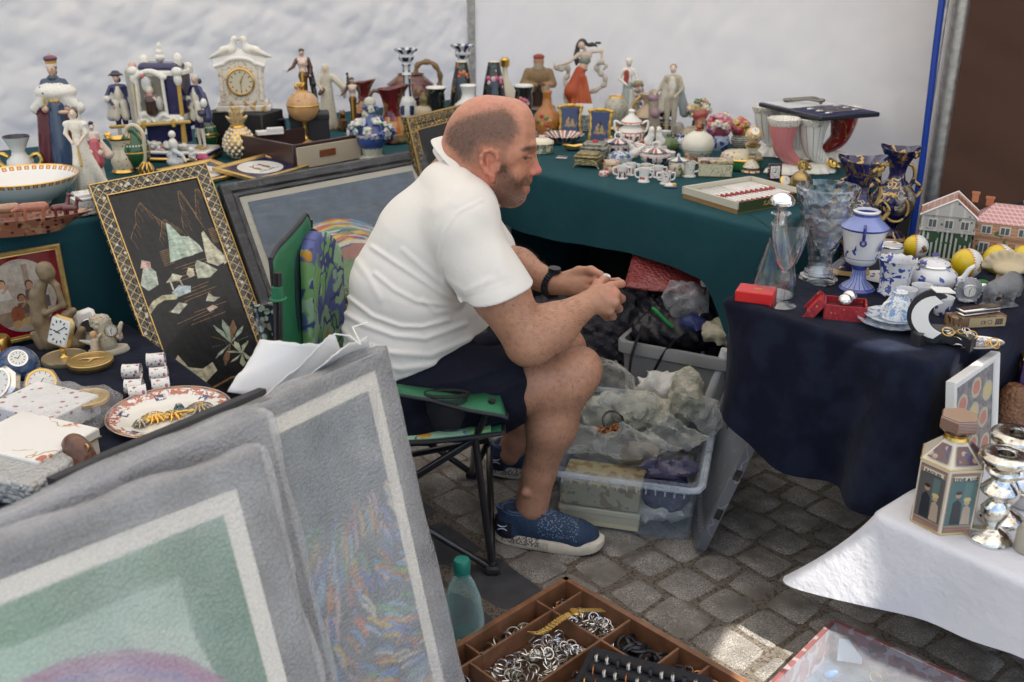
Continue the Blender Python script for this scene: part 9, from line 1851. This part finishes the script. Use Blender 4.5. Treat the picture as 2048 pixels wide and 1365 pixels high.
def merc(label,u,vb,vt):
 w=W_('candlestick',label,'candlestick',u,vb,vt,Z5,'mercury glass candlesticks');q=(vb-vt)/185
 w.lathe('stick',[(r*q,h*q)for r,h in[(44,0),(46,4),(44,9),(26,20),(14,26),(13,32),(17,38),(27,56),(28,66),(20,78),(15,84),(20,92),(34,100),(36,106),(28,116),(20,124),(18,130),(28,138),(33,144),(31,150),(20,156),(30,160),(50,166),(52,172),(50,178),(40,182),(26,183),(16,181),(14,160)]],M_('mercury'),seg=48)
merc('nearer mercury glass candlestick in front of the other, right of the decanter',1996,1078,903);merc('farther mercury glass candlestick behind the near one',2020,1040,862)
def picframe():
 TLp=P(1902,765,.70);TRp=P(1992,703,.70);d=TRp-TLp;e,W,M=frame_thing('framed_print','white framed collage of round badges leaning against the navy table','picture',TLp,TRp,.255,R(8),(d.y,-d.x,0),.018,.02,mat('white_frame_paint',(.68,.67,.64),.35));w_,h_=W-.03,.225
 c=Canvas(w_,h_,120,(.10,.10,.11));A=h_/w_;c.noise(40,.5,2);r=random.Random(3)
 for i in range(40):c.line([(r.random(),r.random()*A),(r.random(),r.random()*A)],.006,r.choice([(.3,.2,.05),(.12,.12,.14),(.25,.12,.06),(.05,.05,.05)]),.6)
 for x,y in((.2,.78),(.55,.85),(.85,.74),(.2,.55),(.75,.5),(.5,.3),(.2,.25),(.82,.22),(.5,.62)):c.ell(x,y*A,.13,.11,(.36,.33,.22));c.ell(x,y*A,.09,.075,r.choice([(.4,.1,.05),(.10,.16,.25),(.45,.35,.1)]))
 c.mesh('collage',M_('picg'),e,loc=(0,-.002,.015));sheet(e,W-.01,.245,0,.127,.008,M_('black'),'back_board')
picframe()
w=W_('gift_bag','dark purple and gold floral box at the right edge','box',2062,850,712,Z5+.0,None,-.3);m=MB();m.box((0,0,w.H/2),(60*w.s,60*w.s,w.H),0,bev=.002);m.build('box',pm('purple_gold',(.03,.008,.07),[((.45,.28,.06),('n',40,.58))],rough=.4,coat=.1),w.e);m=MB();m.box((0,0,w.H+.002),(62*w.s,62*w.s,.006));m.build('rim',M_('gold'),w.e)
w=W_('basket','woven brown basket between the framed collage and the purple box','basket',2022,862,770,Z5,None,0);w.lathe('basket',[(24,0),(28,4),(32,50),(24,80),(14,92)],mat('wicker_brown',(.20,.09,.04),.6,bump=[('v',110,.004)],var=.3),flute=(14,.03))
w=simple('pot','small stoneware pot cut off by the right edge below the candlesticks','pot',2058,1102,1050,[(20,0),(24,4),(24,40),(18,50)],mat('stoneware',(.42,.38,.30),.5),z=Z5)
w=simple('bowl','silver bowl behind the candlesticks at the right edge','bowl',2050,1010,975,[(24,0),(30,4),(36,30),(38,34),(34,32),(28,8),(0,6)],M_('silver'),z=Z5)
def boxshell(name,label,cat,corners,h,mt,flare=.06,lip=.012,group=None,rimmat=None,z0=0.0):
 A,B,D=[Vector((p[0],p[1],z0))for p in corners];X=(B-A);W=X.length;Y=(D-A);L=Y.length;an=math.atan2(X.y,X.x);sg=1 if X.cross(Y).z>0 else-1
 e=thing(name,label,cat,A+X/2+Y/2,an,group);V=[];F=[];n=40
 def rr(w,l,r=.03):
  o=[]
  for(cx,cy,a0)in((w/2-r,l/2-r,0),(-w/2+r,l/2-r,PI/2),(-w/2+r,-l/2+r,PI),(w/2-r,-l/2+r,1.5*PI)):
   for i in range(6):a=a0+PI/2*i/5;o.append((cx+r*math.cos(a),cy+r*math.sin(a)))
  return o
 lv=[(W*(1-flare),L*(1-flare),0),(W*(1-flare*.95),L*(1-flare*.95),.01),(W*(1-flare*.3),L*(1-flare*.3),h*.86),(W,L,h*.88),(W+.01,L+.01,h*.89),(W+.012,L+.012,h*.985),(W+.008,L+.008,h),(W-.02,L-.02,h),(W-.026,L-.026,h*.88),(W*(1-flare)-.008,L*(1-flare)-.008,.006)]
 for w_,l_,z in lv:V+=[(x,y,z)for x,y in rr(w_,l_)]
 n=24
 for j in range(len(lv)-1):
  for i in range(n):F.append([j*n+i,j*n+(i+1)%n,(j+1)*n+(i+1)%n,(j+1)*n+i])
 F.append(list(range(n))[::-1]);F.append([(len(lv)-1)*n+i for i in range(n)]);m=MB();m.add(V,F);m.build('tub',mt,e,smooth=40);return e,W,L,sg
clr=plastic('clear_plastic',(.55,.60,.66),.10,.15,bs=('n',6,.004),fk=.35)
def crumple(name,label,cat,c,r,mt,seed,sq=(1,1,1),group=None,h=.0095,amp=.017,parent=None):
 c=Vector(c);rs=np.random.RandomState(seed);f=rs.uniform(12,60,(9,3))*rs.choice([-1,1],(9,3));ph=rs.rand(9)*6.28
 def d(X):
  o=0
  for i in range(9):o=o+np.abs(np.sin(X@f[i]+ph[i]+1.3*np.sin(X@f[(i+3)%9]*.5)))/9
  return(o-.5)*amp*3.2
 V,Q,_=sdfmesh([(('e',(0,0,0),(r*sq[0],r*sq[1],r*sq[2]),None),None,.01,'u'),(('e',(r*.4*rs.randn(),r*.3*rs.randn(),r*.3),(r*.5,r*.4,r*.5),None),None,.03,'u')],h,.02,d,False)
 me=npmesh(name,V,Q,smooth=False);me.materials.append(mt);o=link(name,me,parent,loc=c);
 if label:tag(o,label,cat,group)
 return o
A=P(1092,968,.27);B=P(1395,985,.27);D_=P(1245,765,.30)
A=Vector((.085,2.50,0));
fr=P(1398,975,.19);fl=P(1102,936,.19);dv=(fr-fl);br_=fr+Vector((-dv.y,dv.x,0)).normalized()*.56;bl=fl+(br_-fr)
e,W,L,sg=boxshell('storage_box','large clear plastic storage box full of wrapped goods beside the man\'s foot','storage box',((fl.x,fl.y),(fr.x,fr.y),(bl.x,bl.y)),.19,clr,.10)
m=MB();hx,hy=W/2+.006,L/2+.006
m.tube([(x,y,.178)for x,y in((-hx+.03,-hy),(hx-.03,-hy),(hx-.008,-hy+.008),(hx,-hy+.03),(hx,hy-.03),(hx-.008,hy-.008),(hx-.03,hy),(-hx+.03,hy),(-hx+.008,hy-.008),(-hx,hy-.03),(-hx,-hy+.03),(-hx+.008,-hy+.008))],.011,8,closed=True,flat=.8)
for i in range(14):f=-.8+1.6*i/13;m.box((f*hx,-hy-.010,.170),(.004,.005,.022))
m.build('rim',plastic('cloudy_rim',(.58,.64,.70),.55,.15,bs=('n',6,.004),fk=.4),e,smooth=40)
def inbox(fx,fy,z):p=fl+(fr-fl)*fx+(bl-fl)*fy;return Vector((p.x,p.y,z-(.065 if z>.1 else 0)))
an=math.atan2((fr-fl).y,(fr-fl).x)
def bx(name,label,cat,p,d,mt,rz=0,grp=None,lid=None):
 t=thing(name,label,cat,p,an+rz,grp);m=MB();m.box((0,0,d[2]/2),d,0,bev=.002);m.build('box',mt,t)
 if lid:m=MB();m.box((0,0,d[2]*.86),(d[0]+.006,d[1]+.006,d[2]*.3),0,bev=.002);m.build('lid',lid,t)
bx('carton','cream carton at the bottom of the clear box','box',inbox(.33,.16,.012),(.22,.13,.055),mat('cream_card',(.48,.44,.30),.6),0,'cartons in the clear box',mat('cream_card2',(.52,.48,.34),.6));bx('carton','mottled beige carton lying on the cream one','box',inbox(.33,.16,.072),(.22,.13,.07),pm('mottled_card',(.40,.34,.20),[((.26,.19,.09),('n',40,.55))],coat=0,rough=.5),0,'cartons in the clear box')
crumple('dark_cloth_bundle','dark blue cloth bundle pressed against the front of the clear box','cloth',inbox(.76,.20,.155),.075,mat('indigo_cloth',(.035,.035,.08),.8),3,(1.0,.8,1.1));crumple('bubble_parcel','bubble wrapped parcel at the bottom right of the clear box','parcel',inbox(.75,.18,.05),.07,mat('pale_wrap',(.45,.45,.40),.2,coat=.6,bump=[('v',90,.004)]),5,(1.3,.8,.6))
film=plastic('crinkled_film',(.66,.66,.60),.20,.08,fk=.8);ivory=mat('ivory_foam',(.52,.50,.40),.55,tl=.2,bump=[('v',110,.003),('n',30,.01)])
crumple('wrapping_foam','pale crumpled foam wrap standing out of the box at right','wrapping',inbox(.80,.70,.33),.075,ivory,7,(.8,.7,1.3),'crumpled packing in the clear box');crumple('wrapping_foam','twisted cream foam wrap in the middle of the box','wrapping',inbox(.50,.62,.28),.085,ivory,8,(1.2,.8,.8),'crumpled packing in the clear box')
crumple('plastic_bag','clear printed plastic bag at the back left of the box','bag',inbox(.18,.72,.31),.10,film,9,(1,.8,1.1),'clear film in the open box');crumple('plastic_bag','shiny clear bag over the dark bundle at the right rim','bag',inbox(.78,.42,.27),.075,film,11,(1.1,.8,.5),'clear film in the open box');crumple('plastic_bag','crinkled clear bag with brown things near the front rim','bag',inbox(.48,.30,.265),.085,film,12,(1.3,.8,.5),'clear film in the open box');crumple('plastic_bag','small clear bag at the left near the knee','bag',inbox(.10,.35,.25),.07,film,13,(1.2,.9,.6),'clear film in the open box')
crumple('wrapped_object','brown wrapped object under the film near the front rim','wrapping',inbox(.55,.32,.235),.055,mat('grey_brown_wrap',(.22,.18,.13),.5),15,(1.3,.8,.6));crumple('white_bundle','white cloth bundle under the printed bag','cloth',inbox(.22,.68,.24),.085,mat('white_bundle_m',(.50,.50,.42),.6),16,(1.1,.9,.9))
crumple('indigo_tissue','violet tissue parcel under the film at the right front','wrapping',inbox(.80,.22,.235),.06,mat('violet_tissue',(.05,.045,.09),.5,coat=.3),18,(1.3,.9,.4))
crumple('plastic_bag','long twist of clear film across the middle of the box','bag',inbox(.42,.52,.34),.06,film,41,(1.6,.8,.7),'clear film in the open box');crumple('wrapping_foam','white foam bundle at the back right of the box','wrapping',inbox(.62,.85,.31),.07,mat('white_foam',(.66,.66,.62),.5,tl=.2),42,(1.2,.8,.9),'crumpled packing in the clear box');crumple('plastic_bag','clear bag hanging over the right rim of the box','bag',inbox(.97,.62,.30),.06,film,43,(.8,1.2,1),'clear film in the open box')
t=thing('copper_bangles','copper and gold trinkets with a dark bangle lying near the front rim','jewellery',inbox(.28,.40,.275));m=MB();r=random.Random(4)
for i in range(9):m.torus((r.uniform(-.03,.03),r.uniform(-.02,.02),r.uniform(0,.01)),r.uniform(.008,.014),.002,18,rot=(r.uniform(-1,1),r.uniform(-1,1),0))
m.build('trinkets',mat('copper',(.45,.18,.06),.3,.8),t);m=MB();m.torus((.02,.02,.02),.03,.0035,28,rot=(.7,.2,0));m.build('bangle',M_('black'),t)
m=MB();m.cyl(Q(1452,700,2.80),Q(1404,835,2.82),.0155,seg=14);tag(m.build('table_leg',mat('white_enamel',(.65,.66,.66),.3,coat=.3)),'white painted table leg splayed under the hanging corner of the teal cloth','tube')  # leg of the right folding table, built as a separate piece
def lid():
 A_=Vector((.490,2.235,0));X=Vector((.145,.989,0)).normalized();up=Vector((.127,0,.385)).normalized();Y=up.cross(X).normalized();up=X.cross(Y)*1;up=up if up.z>0 else-up;Hh=.41;Wd=.505
 e=thing('storage_cover','grey ribbed plastic storage lid standing on edge beside the clear box','lid',A_);M=Matrix((X,Y,up)).transposed().to_4x4();M.translation=A_+X*Wd/2;e.matrix_world=M
 m=MB();o=[]
 def rr(w,h,r):
  q=[]
  for cx,cz,a0 in((w/2-r,h-r,0),(-w/2+r,h-r,PI/2),(-w/2+r,r,PI),(w/2-r,r,1.5*PI)):
   for i in range(7):a=a0+PI/2*i/6;q.append((cx+r*math.cos(a),cz+r*math.sin(a)))
  return q
 V=[];F=[];lv=[(0,0,-.012),(.0,0,.010),(-.014,0,.013),(-.03,0,.006),(-.035,0,-.006)]
 for off,_,y in lv:V+=[(x,y,z+(-off))for x,z in rr(Wd+2*off,Hh+2*off,.05)]
 n=28
 for j in range(4):
  for i in range(n):F.append([j*n+i,j*n+(i+1)%n,(j+1)*n+(i+1)%n,(j+1)*n+i])
 F.append([4*n+i for i in range(n)]);F.append(list(range(n))[::-1]);m.add(V,F);m.build('lid',mat('grey_lid_plastic',(.17,.18,.20),.35,coat=.2,layers=[((.12,.125,.14),('sx',55,.3)),((.3,.3,.31),('m',12,.006))]),e,smooth=40)
 m=MB()
 for x in(-.15,.05):m.box((x,.0,Hh+.001),(.03,.018,.006))
 m=MB();m.box((-Wd/2-.001,0,Hh*.35),(.004,.016,.03));m.build('clip',M_('black'),e,smooth=0);m=MB();m.box((-Wd/2-.001,0,Hh*.65),(.004,.016,.03));m.build('clip',M_('black'),e,smooth=0)
lid()
gA=P(1205,672,.34);gB=P(1425,712,.34);gD=gA+V2*.30
e2,W2,L2,_=boxshell('plastic_tub','grey plastic tub of bags standing under the teal table','tub',((gA.x,gA.y),(gB.x,gB.y),(gD.x,gD.y)),.34,mat('grey_tub',(.24,.245,.25),.4,coat=.15),.16)
m=MB();m.box((.02,-L2/2+.012,.14),(.075,.002,.05));m.build('label',mat('pale_label',(.42,.36,.34),.6),e2,smooth=0)
gc=(gA+gB)/2+V2*.15
def gin(fx,fy,z):p=gA+(gB-gA)*fx+V2*.30*fy;return(p.x,p.y,z)
dk=mat('black_bag',(.010,.010,.014),.5,coat=.1);
crumple('black_bag','crumpled black bag filling the grey tub, strap over the rim','bag',gin(.42,.45,.36),.13,dk,21,(1.2,.8,.55));crumple('plastic_bag','ball of clear film on top of the grey tub','bag',gin(.50,.42,.46),.075,plastic('grey_film',(.45,.45,.47),.6,.2),22,(1,.8,.9));crumple('cream_packet','cream and beige paper packets at the right end of the tub','paper',gin(.90,.35,.385),.075,mat('cream_packet_m',(.40,.37,.27),.6),23,(1.1,.8,.6));crumple('blue_pouch','dark blue pouch beside the clear film in the tub','bag',gin(.66,.3,.40),.05,mat('royal_blue',(.02,.03,.12),.5),24,(1.1,.7,.6))
m=MB();q=[Vector(gin(.38,-.02,.40)),Vector(gin(.34,-.10,.30)),Vector(gin(.36,-.14,.20)),Vector(gin(.42,-.14,.17)),Vector(gin(.52,-.1,.24)),Vector(gin(.62,-.03,.34)),Vector(gin(.72,.1,.39))];m.tube(spline(q,6),.010,8,flat=.3);tag(m.build('bag_strap',dk),'black strap hanging in a loop over the front of the grey tub','strap')
m=MB();m.tube(spline([gin(.40,.1,.44),gin(.46,.0,.46),gin(.55,.05,.42),gin(.58,.1,.40)],6),.005,8);tag(m.build('green_cord',mat('green_plastic',(.02,.28,.07),.4)),'bright green cord looped among the bags in the tub','cord')
def env(label,c,w,h,col,rx,rz,grp='bubble mailers on the bags'):
 m=MB();V=[];F=[];n=10
 for i in range(n+1):
  for j in range(n+1):V.append((w*(i/n-.5),h*(j/n-.5),.01*math.sin(PI*i/n)*math.sin(PI*j/n)+.006*nz(i*.4,j*.4,2)))
 for i in range(n):
  for j in range(n):k=i*(n+1)+j;F.append([k,k+n+1,k+n+2,k+1])
 m.add(V,F);o=m.build('bubble_mailer',mat(label[:14],col,.35,coat=.3,bump=[('v',110,.004)]),None,loc=c,rot=(rx,0,rz));md=o.modifiers.new('s','SOLIDIFY');md.thickness=.006;tag(o,label,'envelope',grp)
p0=Vector(gin(.15,.75,.52));env('dark red bubble mailer lying on the bags behind the man\'s hand',p0,.26,.20,(.22,.03,.03),.45,-.3);env('second dark red bubble mailer behind the first',p0+Vector((.22,.12,.03)),.26,.20,(.20,.035,.03),.35,-.5);env('yellow bubble mailer at the right of the red ones',p0+Vector((.36,.02,.0)),.12,.16,(.40,.24,.02),.7,.3)
for i,(fx,fy,z,r_,l)in enumerate(((-.25,1.0,.20,.26,'big black sack under the left part of the teal table'),(.35,1.25,.25,.25,'black sack supporting the red bubble mailers'),(-.75,1.0,.2,.24,'black sack in the corner under the tables'),(1.0,1.2,.22,.2,'dark sack under the right end of the teal table'))):crumple('black_sack',l,'sack',gin(fx,fy,z),r_,mat('black_sack_m',(.008,.008,.016),.7),30+i,(1.2,.8,.95),'black sacks stored under the table',h=.012,amp=.03)
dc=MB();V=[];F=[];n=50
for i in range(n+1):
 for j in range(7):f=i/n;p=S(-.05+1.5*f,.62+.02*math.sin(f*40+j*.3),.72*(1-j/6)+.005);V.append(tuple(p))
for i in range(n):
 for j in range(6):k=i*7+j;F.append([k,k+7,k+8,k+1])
dc.add(V,F);tag(dc.build('dark_backdrop',mat('backdrop_dark',(.012,.012,.016),.9)),'added dark backdrop behind the boxes, keeping the space under the teal table dark','cloth')  # added dark sheet that keeps the under-table space dark
def bottle():
 w=W_('plastic_bottle','empty pale green plastic bottle with a teal cap on the ground','bottle',926,1345,1118,0.0);q=(1345-1118)/227
 gm=plastic('pale_green_pet',(.5,.7,.68),.05,.06,bs=('n',9,.01),fk=.5,tcol=(.94,.985,.98));pr=[(38,0),(42,6),(42,60),(39,66),(42,72),(42,110),(36,150),(24,180),(14,196),(13,204)];hollow(w,pr,'bottle',gm,1.5,36)
 w.lathe('water',[(36,4),(39,8),(39,58),(36,64),(38,74),(0,75)],plastic('water_green',(.2,.5,.46),.04,.03,fk=.3,tcol=(.86,.96,.95)));w.lathe('cap',[(15,203),(16,205),(16,222),(14,226),(0,227)],mat('teal_cap',(.01,.16,.12),.4),flute=(30,.02));m=MB();m.torus((0,0,200*w.k),14*w.s,1.6*w.s);m.build('neck_ring',mat('teal_cap',(.01,.16,.12),.4),w.e);m=MB();m.at((4*w.s,-42.6*w.s,85*w.k));m.box((0,0,0),(26*w.s,.0012,22*w.k));m.build('label',mat('bottle_label',(.45,.55,.55),.5),w.e,smooth=0)
bottle()
def jtray():
 Tc=P(1132,1160,.13);Lc=P(905,1318,.13);Rc=P(1500,1372,.13);X=(Rc-Tc);X.normalize();Yv=Vector((X.y,-X.x,0));Yv=Yv if(Lc-Tc).dot(Yv)>0 else-Yv
 wd=abs((Lc-Tc).dot(Yv));ln=(Rc-Tc).length+.05;e=thing('jewellery_tray','wooden compartment tray full of silver rings and bracelets at the front','tray',Vector((Tc.x,Tc.y,0)));e.rotation_euler=(0,0,math.atan2(X.y,X.x));sg=-1;zb=.085;zt=.13;wd2=wd
 m=MB();m.box((ln/2,-wd2,zb-.004),(ln,wd2*2,.006));m.build('tray_base',mat('tray_floor',(.09,.04,.02),.6,var=.3),e,smooth=0)
 def bar(x0,y0,x1,y1,t,h=zt,nm='divider'):
  m=MB();m.box(((x0+x1)/2,-(y0+y1)/2,(zb+h)/2),(abs(x1-x0)+t,abs(y1-y0)+t,h-zb),0,bev=.001);m.build(nm,M_('wood'),e)
 for a in((0,0,ln,0),(0,0,0,wd2*2),(ln,0,ln,wd2*2),(0,wd2*2,ln,wd2*2)):bar(*a,.014,.134,'side')
 cx=[.0]+[ln*f for f in(.12,.42,.62,.80)];cw=wd2
 bar(0.0+.007,cw*.36,ln*.50,cw*.36,.006)if 0 else None
 e1=.105;bar(ln*.0+.01,e1*1.0+.0,ln*.99,e1,.006);bar(.055,.01,.055,e1-.005,.006);
 for f in(.36,.60,.74,.90):bar(ln*f,.01,ln*f,e1-.005,.006)
 bar(.055,e1+.005,.055,wd2*1.2,.006);bar(.01,wd2*.86,.055,wd2*.86,.006);bar(ln*.36,e1+.005,ln*.36,wd2*.9,.006);bar(.06,wd2*.95,ln*.98,wd2*.95,.006)
 sl=M_('silver');ti=mat('dull_silver',(.45,.43,.38),.3,.95)
 grp='finger rings heaped in the tray';ms=[]
 for i in range(5):
  m=MB();R0=.0112+.001*(i%3);m.torus((0,0,0),R0,.0016+.0004*(i%2),20,k=6);
  if i==1:m.ball((R0,0,0),.003,0,8)
  if i==3:m.lathe([(R0*1.02,-.003),(R0*1.08,0),(R0*1.02,.003),(R0*.94,0)],20,cap=False)
  o=m.build('ring',[sl,ti,M_('gold')][0 if i<3 else 1]);ms.append(o.data);bpy.data.objects.remove(o)
 gme=ms[0].copy();gme.materials[0]=M_('gold');bme=ms[3].copy();bme.materials[0]=mat('dark_band',(.03,.03,.035),.3,.5);cme=ms[2].copy();cme.materials[0]=mat('copper',(.45,.18,.06),.3,.8)
 M=Matrix.Translation(e.location)@Euler(e.rotation_euler).to_matrix().to_4x4();r=random.Random(11);cnt=0
 def heap(x0,x1,y0,y1,n,meshes,lab,cat='ring',grp=grp,zmax=.030,sc=1):
  for i in range(n):
   x=r.uniform(x0,x1);y=-r.uniform(y0,y1);f=1-max(abs(x-(x0+x1)/2)/((x1-x0)/2),abs(-y-(y0+y1)/2)/((y1-y0)/2));z=zb+.004+zmax*f*r.random()
   o=bpy.data.objects.new('ring',r.choice(meshes));C.objects.link(o);o.location=M@Vector((x,y,z));o.rotation_euler=(r.uniform(-1.1,1.1),r.uniform(-1.1,1.1),r.uniform(0,6.3));o.scale=(sc,)*3;tag(o,lab,cat,grp)
 heap(.072,ln*.35,e1+.012,wd2*.9,135,ms,'silver ring in the big heap in the middle compartment')
 heap(.068,ln*.35,.014,e1-.014,62,ms,'silver ring in the heap in the upper compartment','ring','silver rings in the upper compartment')
 heap(.014,.045,.02,e1-.02,7,[gme,ms[0]],'gold or silver ring in the small corner compartment','ring','rings in the corner compartment')
 heap(.016,.046,e1+.02,wd2*.80,13,[ms[3],ms[4]],'wide silver band in the narrow left compartment','ring','wide bands in the narrow compartment',sc=1.35)
 heap(.016,.30,wd2*1.0,wd2*1.16,14,ms,'silver ring in the front compartment','ring','rings in the front compartment',sc=1.2)
 heap(ln*.38,ln*.58,.018,e1-.018,16,[bme],'black leather or cord bracelet loop in the third compartment','bracelet','dark bracelets in the third compartment',sc=1.9)
 heap(ln*.62,ln*.73,.018,e1-.018,14,[cme,ms[0],bme],'coloured bead bracelet in the fourth compartment','bracelet','bead bracelets in the fourth compartment',sc=1.5)
 heap(ln*.76,ln*.89,.018,e1-.018,26,[cme],'copper coloured chain loop in the compartment nearest the sunlight','bracelet','copper loops in the fifth compartment',sc=1.3)
 w_=thing('bracelet_watch','gold mesh bracelet watch lying across two compartments','watch',M@Vector((ln*.22,-.09,.145)));w_.rotation_euler=(0,0,e.rotation_euler.z);gm=mat('gold_mesh',(.62,.42,.14),.3,.95,bump=[('v',380,.002)])
 sp=spline([(.01,.07,-.02),(.012,.045,-.006),(.0,.012,.004),(-.008,-.006,.004)],6);m=MB()
 for i in range(len(sp)-1):m.box(tuple((sp[i]+sp[i+1])/2),(.016,(sp[i+1]-sp[i]).length*1.02,.003),0,rot=(math.atan2((sp[i+1]-sp[i]).z,-(sp[i+1]-sp[i]).y)*-1,0,0),bev=.0006)
 sp=spline([(-.010,-.012,.004),(-.018,-.045,-.002),(-.03,-.085,-.018),(-.05,-.10,-.022)],6)
 for i in range(len(sp)-1):m.box(tuple((sp[i]+sp[i+1])/2),(.017,(sp[i+1]-sp[i]).length*1.1,.003),0,rot=(0,0,.35),bev=.0006)
 m.build('strap',gm,w_);m=MB();m.lathe([(.010,0),(.011,.003),(.009,.006),(0,.0062)],20,c=(-.008,-.006,.003),sx=1.2,sy=.9);m.build('watch_head',M_('gold'),w_)
 Pb=[P(1190,1296,.155),P(1405,1352,.155)];X2=(Pb[1]-Pb[0]);L_=X2.length+.02;X2.normalize();b=thing('ring_display','slotted black velvet board holding rows of metal rings','display',Vector((Pb[0].x,Pb[0].y,.135)));b.rotation_euler=(0,0,math.atan2(X2.y,X2.x));Mb=Matrix.Translation(b.location)@Euler(b.rotation_euler).to_matrix().to_4x4()
 m=MB();m.box((L_/2-.005,-.115,.008),(L_+.01,.25,.016),0,bev=.003);m.build('board',mat('black_velvet_board',(.012,.012,.016),.9),b)
 for j in range(5):
  m=MB();m.box((L_/2,-.022-.038*j,.021),(L_-.01,.022,.010),0,bev=.004);m.build('ridge',mat('black_velvet_board',(.012,.012,.016),.9),b)
  for i in range(10):
   o=bpy.data.objects.new('ring',[ms[3],bme,cme,ms[3],gme][(i*3+j*2+i//3)%5]);C.objects.link(o);o.location=Mb@Vector((.016+i*(L_-.03)/9.5+(.006 if j%2 else 0),-.038-.038*j,.024));o.rotation_euler=(0,PI/2-.1,b.rotation_euler.z+.12);tag(o,'%s band slotted into row %s from the back of the black board'%(['steel','dark','copper','steel','gold'][(i*3+j*2+i//3)%5],['one','two','three','four','five'][j]),'ring','rings on the black display board')
jtray()
def case():
 Tc=P(1668,1240,.13);Lc=P(1545,1372,.13);Rc=P(1945,1366,.13);X=(Rc-Tc).normalized();e=thing('display_case','glass topped display case with a worn pinkish frame standing in sunlight','display case',Vector((Tc.x,Tc.y,0)),math.atan2(X.y,X.x));ln=(Rc-Tc).length+.1;wd=.34
 fm=mat('worn_pink_frame',(.30,.12,.11),.35,.4,coat=.3,layers=[((.42,.34,.33),('n',30,.55)),((.16,.05,.05),('n',24,.62))],bump=[('n',60,.002)])
 for c_,d_ in(((ln/2,0,.065),(ln,.012,.13)),((0,-wd/2,.065),(.012,wd-.012,.13)),((ln,-wd/2,.065),(.012,wd-.012,.13)),((ln/2,-wd,.065),(ln,.012,.13))):m=MB();m.box(c_,d_,0,bev=.002);m.build('side',fm,e)
 m=MB();m.box((ln/2,-wd/2,.04),(ln-.012,wd-.012,.006));m.build('floor',mat('pale_blue_satin',(.10,.14,.20),.45,layers=[((.02,.03,.06),('n',14,.52,5,.1))],bump=[('n',14,.02)]),e,smooth=0)
 m=MB();m.box((ln/2,-wd/2,.128),(ln-.014,wd-.014,.003));m.build('glass',plastic('dusty_glass',(.75,.78,.82),.05,.05,bs=('n',3,.001),fk=.5),e,smooth=0)
 t=thing('metal_plate','square brushed metal card standing in the display case','card',P(1697,1325,.05),-.25);m=MB();m.at((0,0,.03),(-.5,0,0));m.box((0,0,0),(.052,.004,.048),0,bev=.0008);m.build('plate',mat('brushed_plate',(.48,.47,.45),.4,.6),t)
 m=MB();m.lathe([(.006,0),(.009,.012),(.004,.03),(0,.034)],16);o=m.build('blue_stone',mat('blue_enamel2',(.05,.2,.45),.1,coat=.6));o.location=P(1652,1352,.045);o.rotation_euler=(.6,.5,.3);tag(o,'small blue stone pendant in the display case','pendant')
 m=MB();m.torus((0,0,0),.013,.0016,22,rot=(.4,.2,0));m.torus((.004,.002,.004),.010,.0012,22,rot=(-.4,.5,0));o=m.build('ring_pair',M_('gold'));o.location=P(1752,1356,.05);tag(o,'tangled gold loops under the glass of the display case','jewellery')
case()
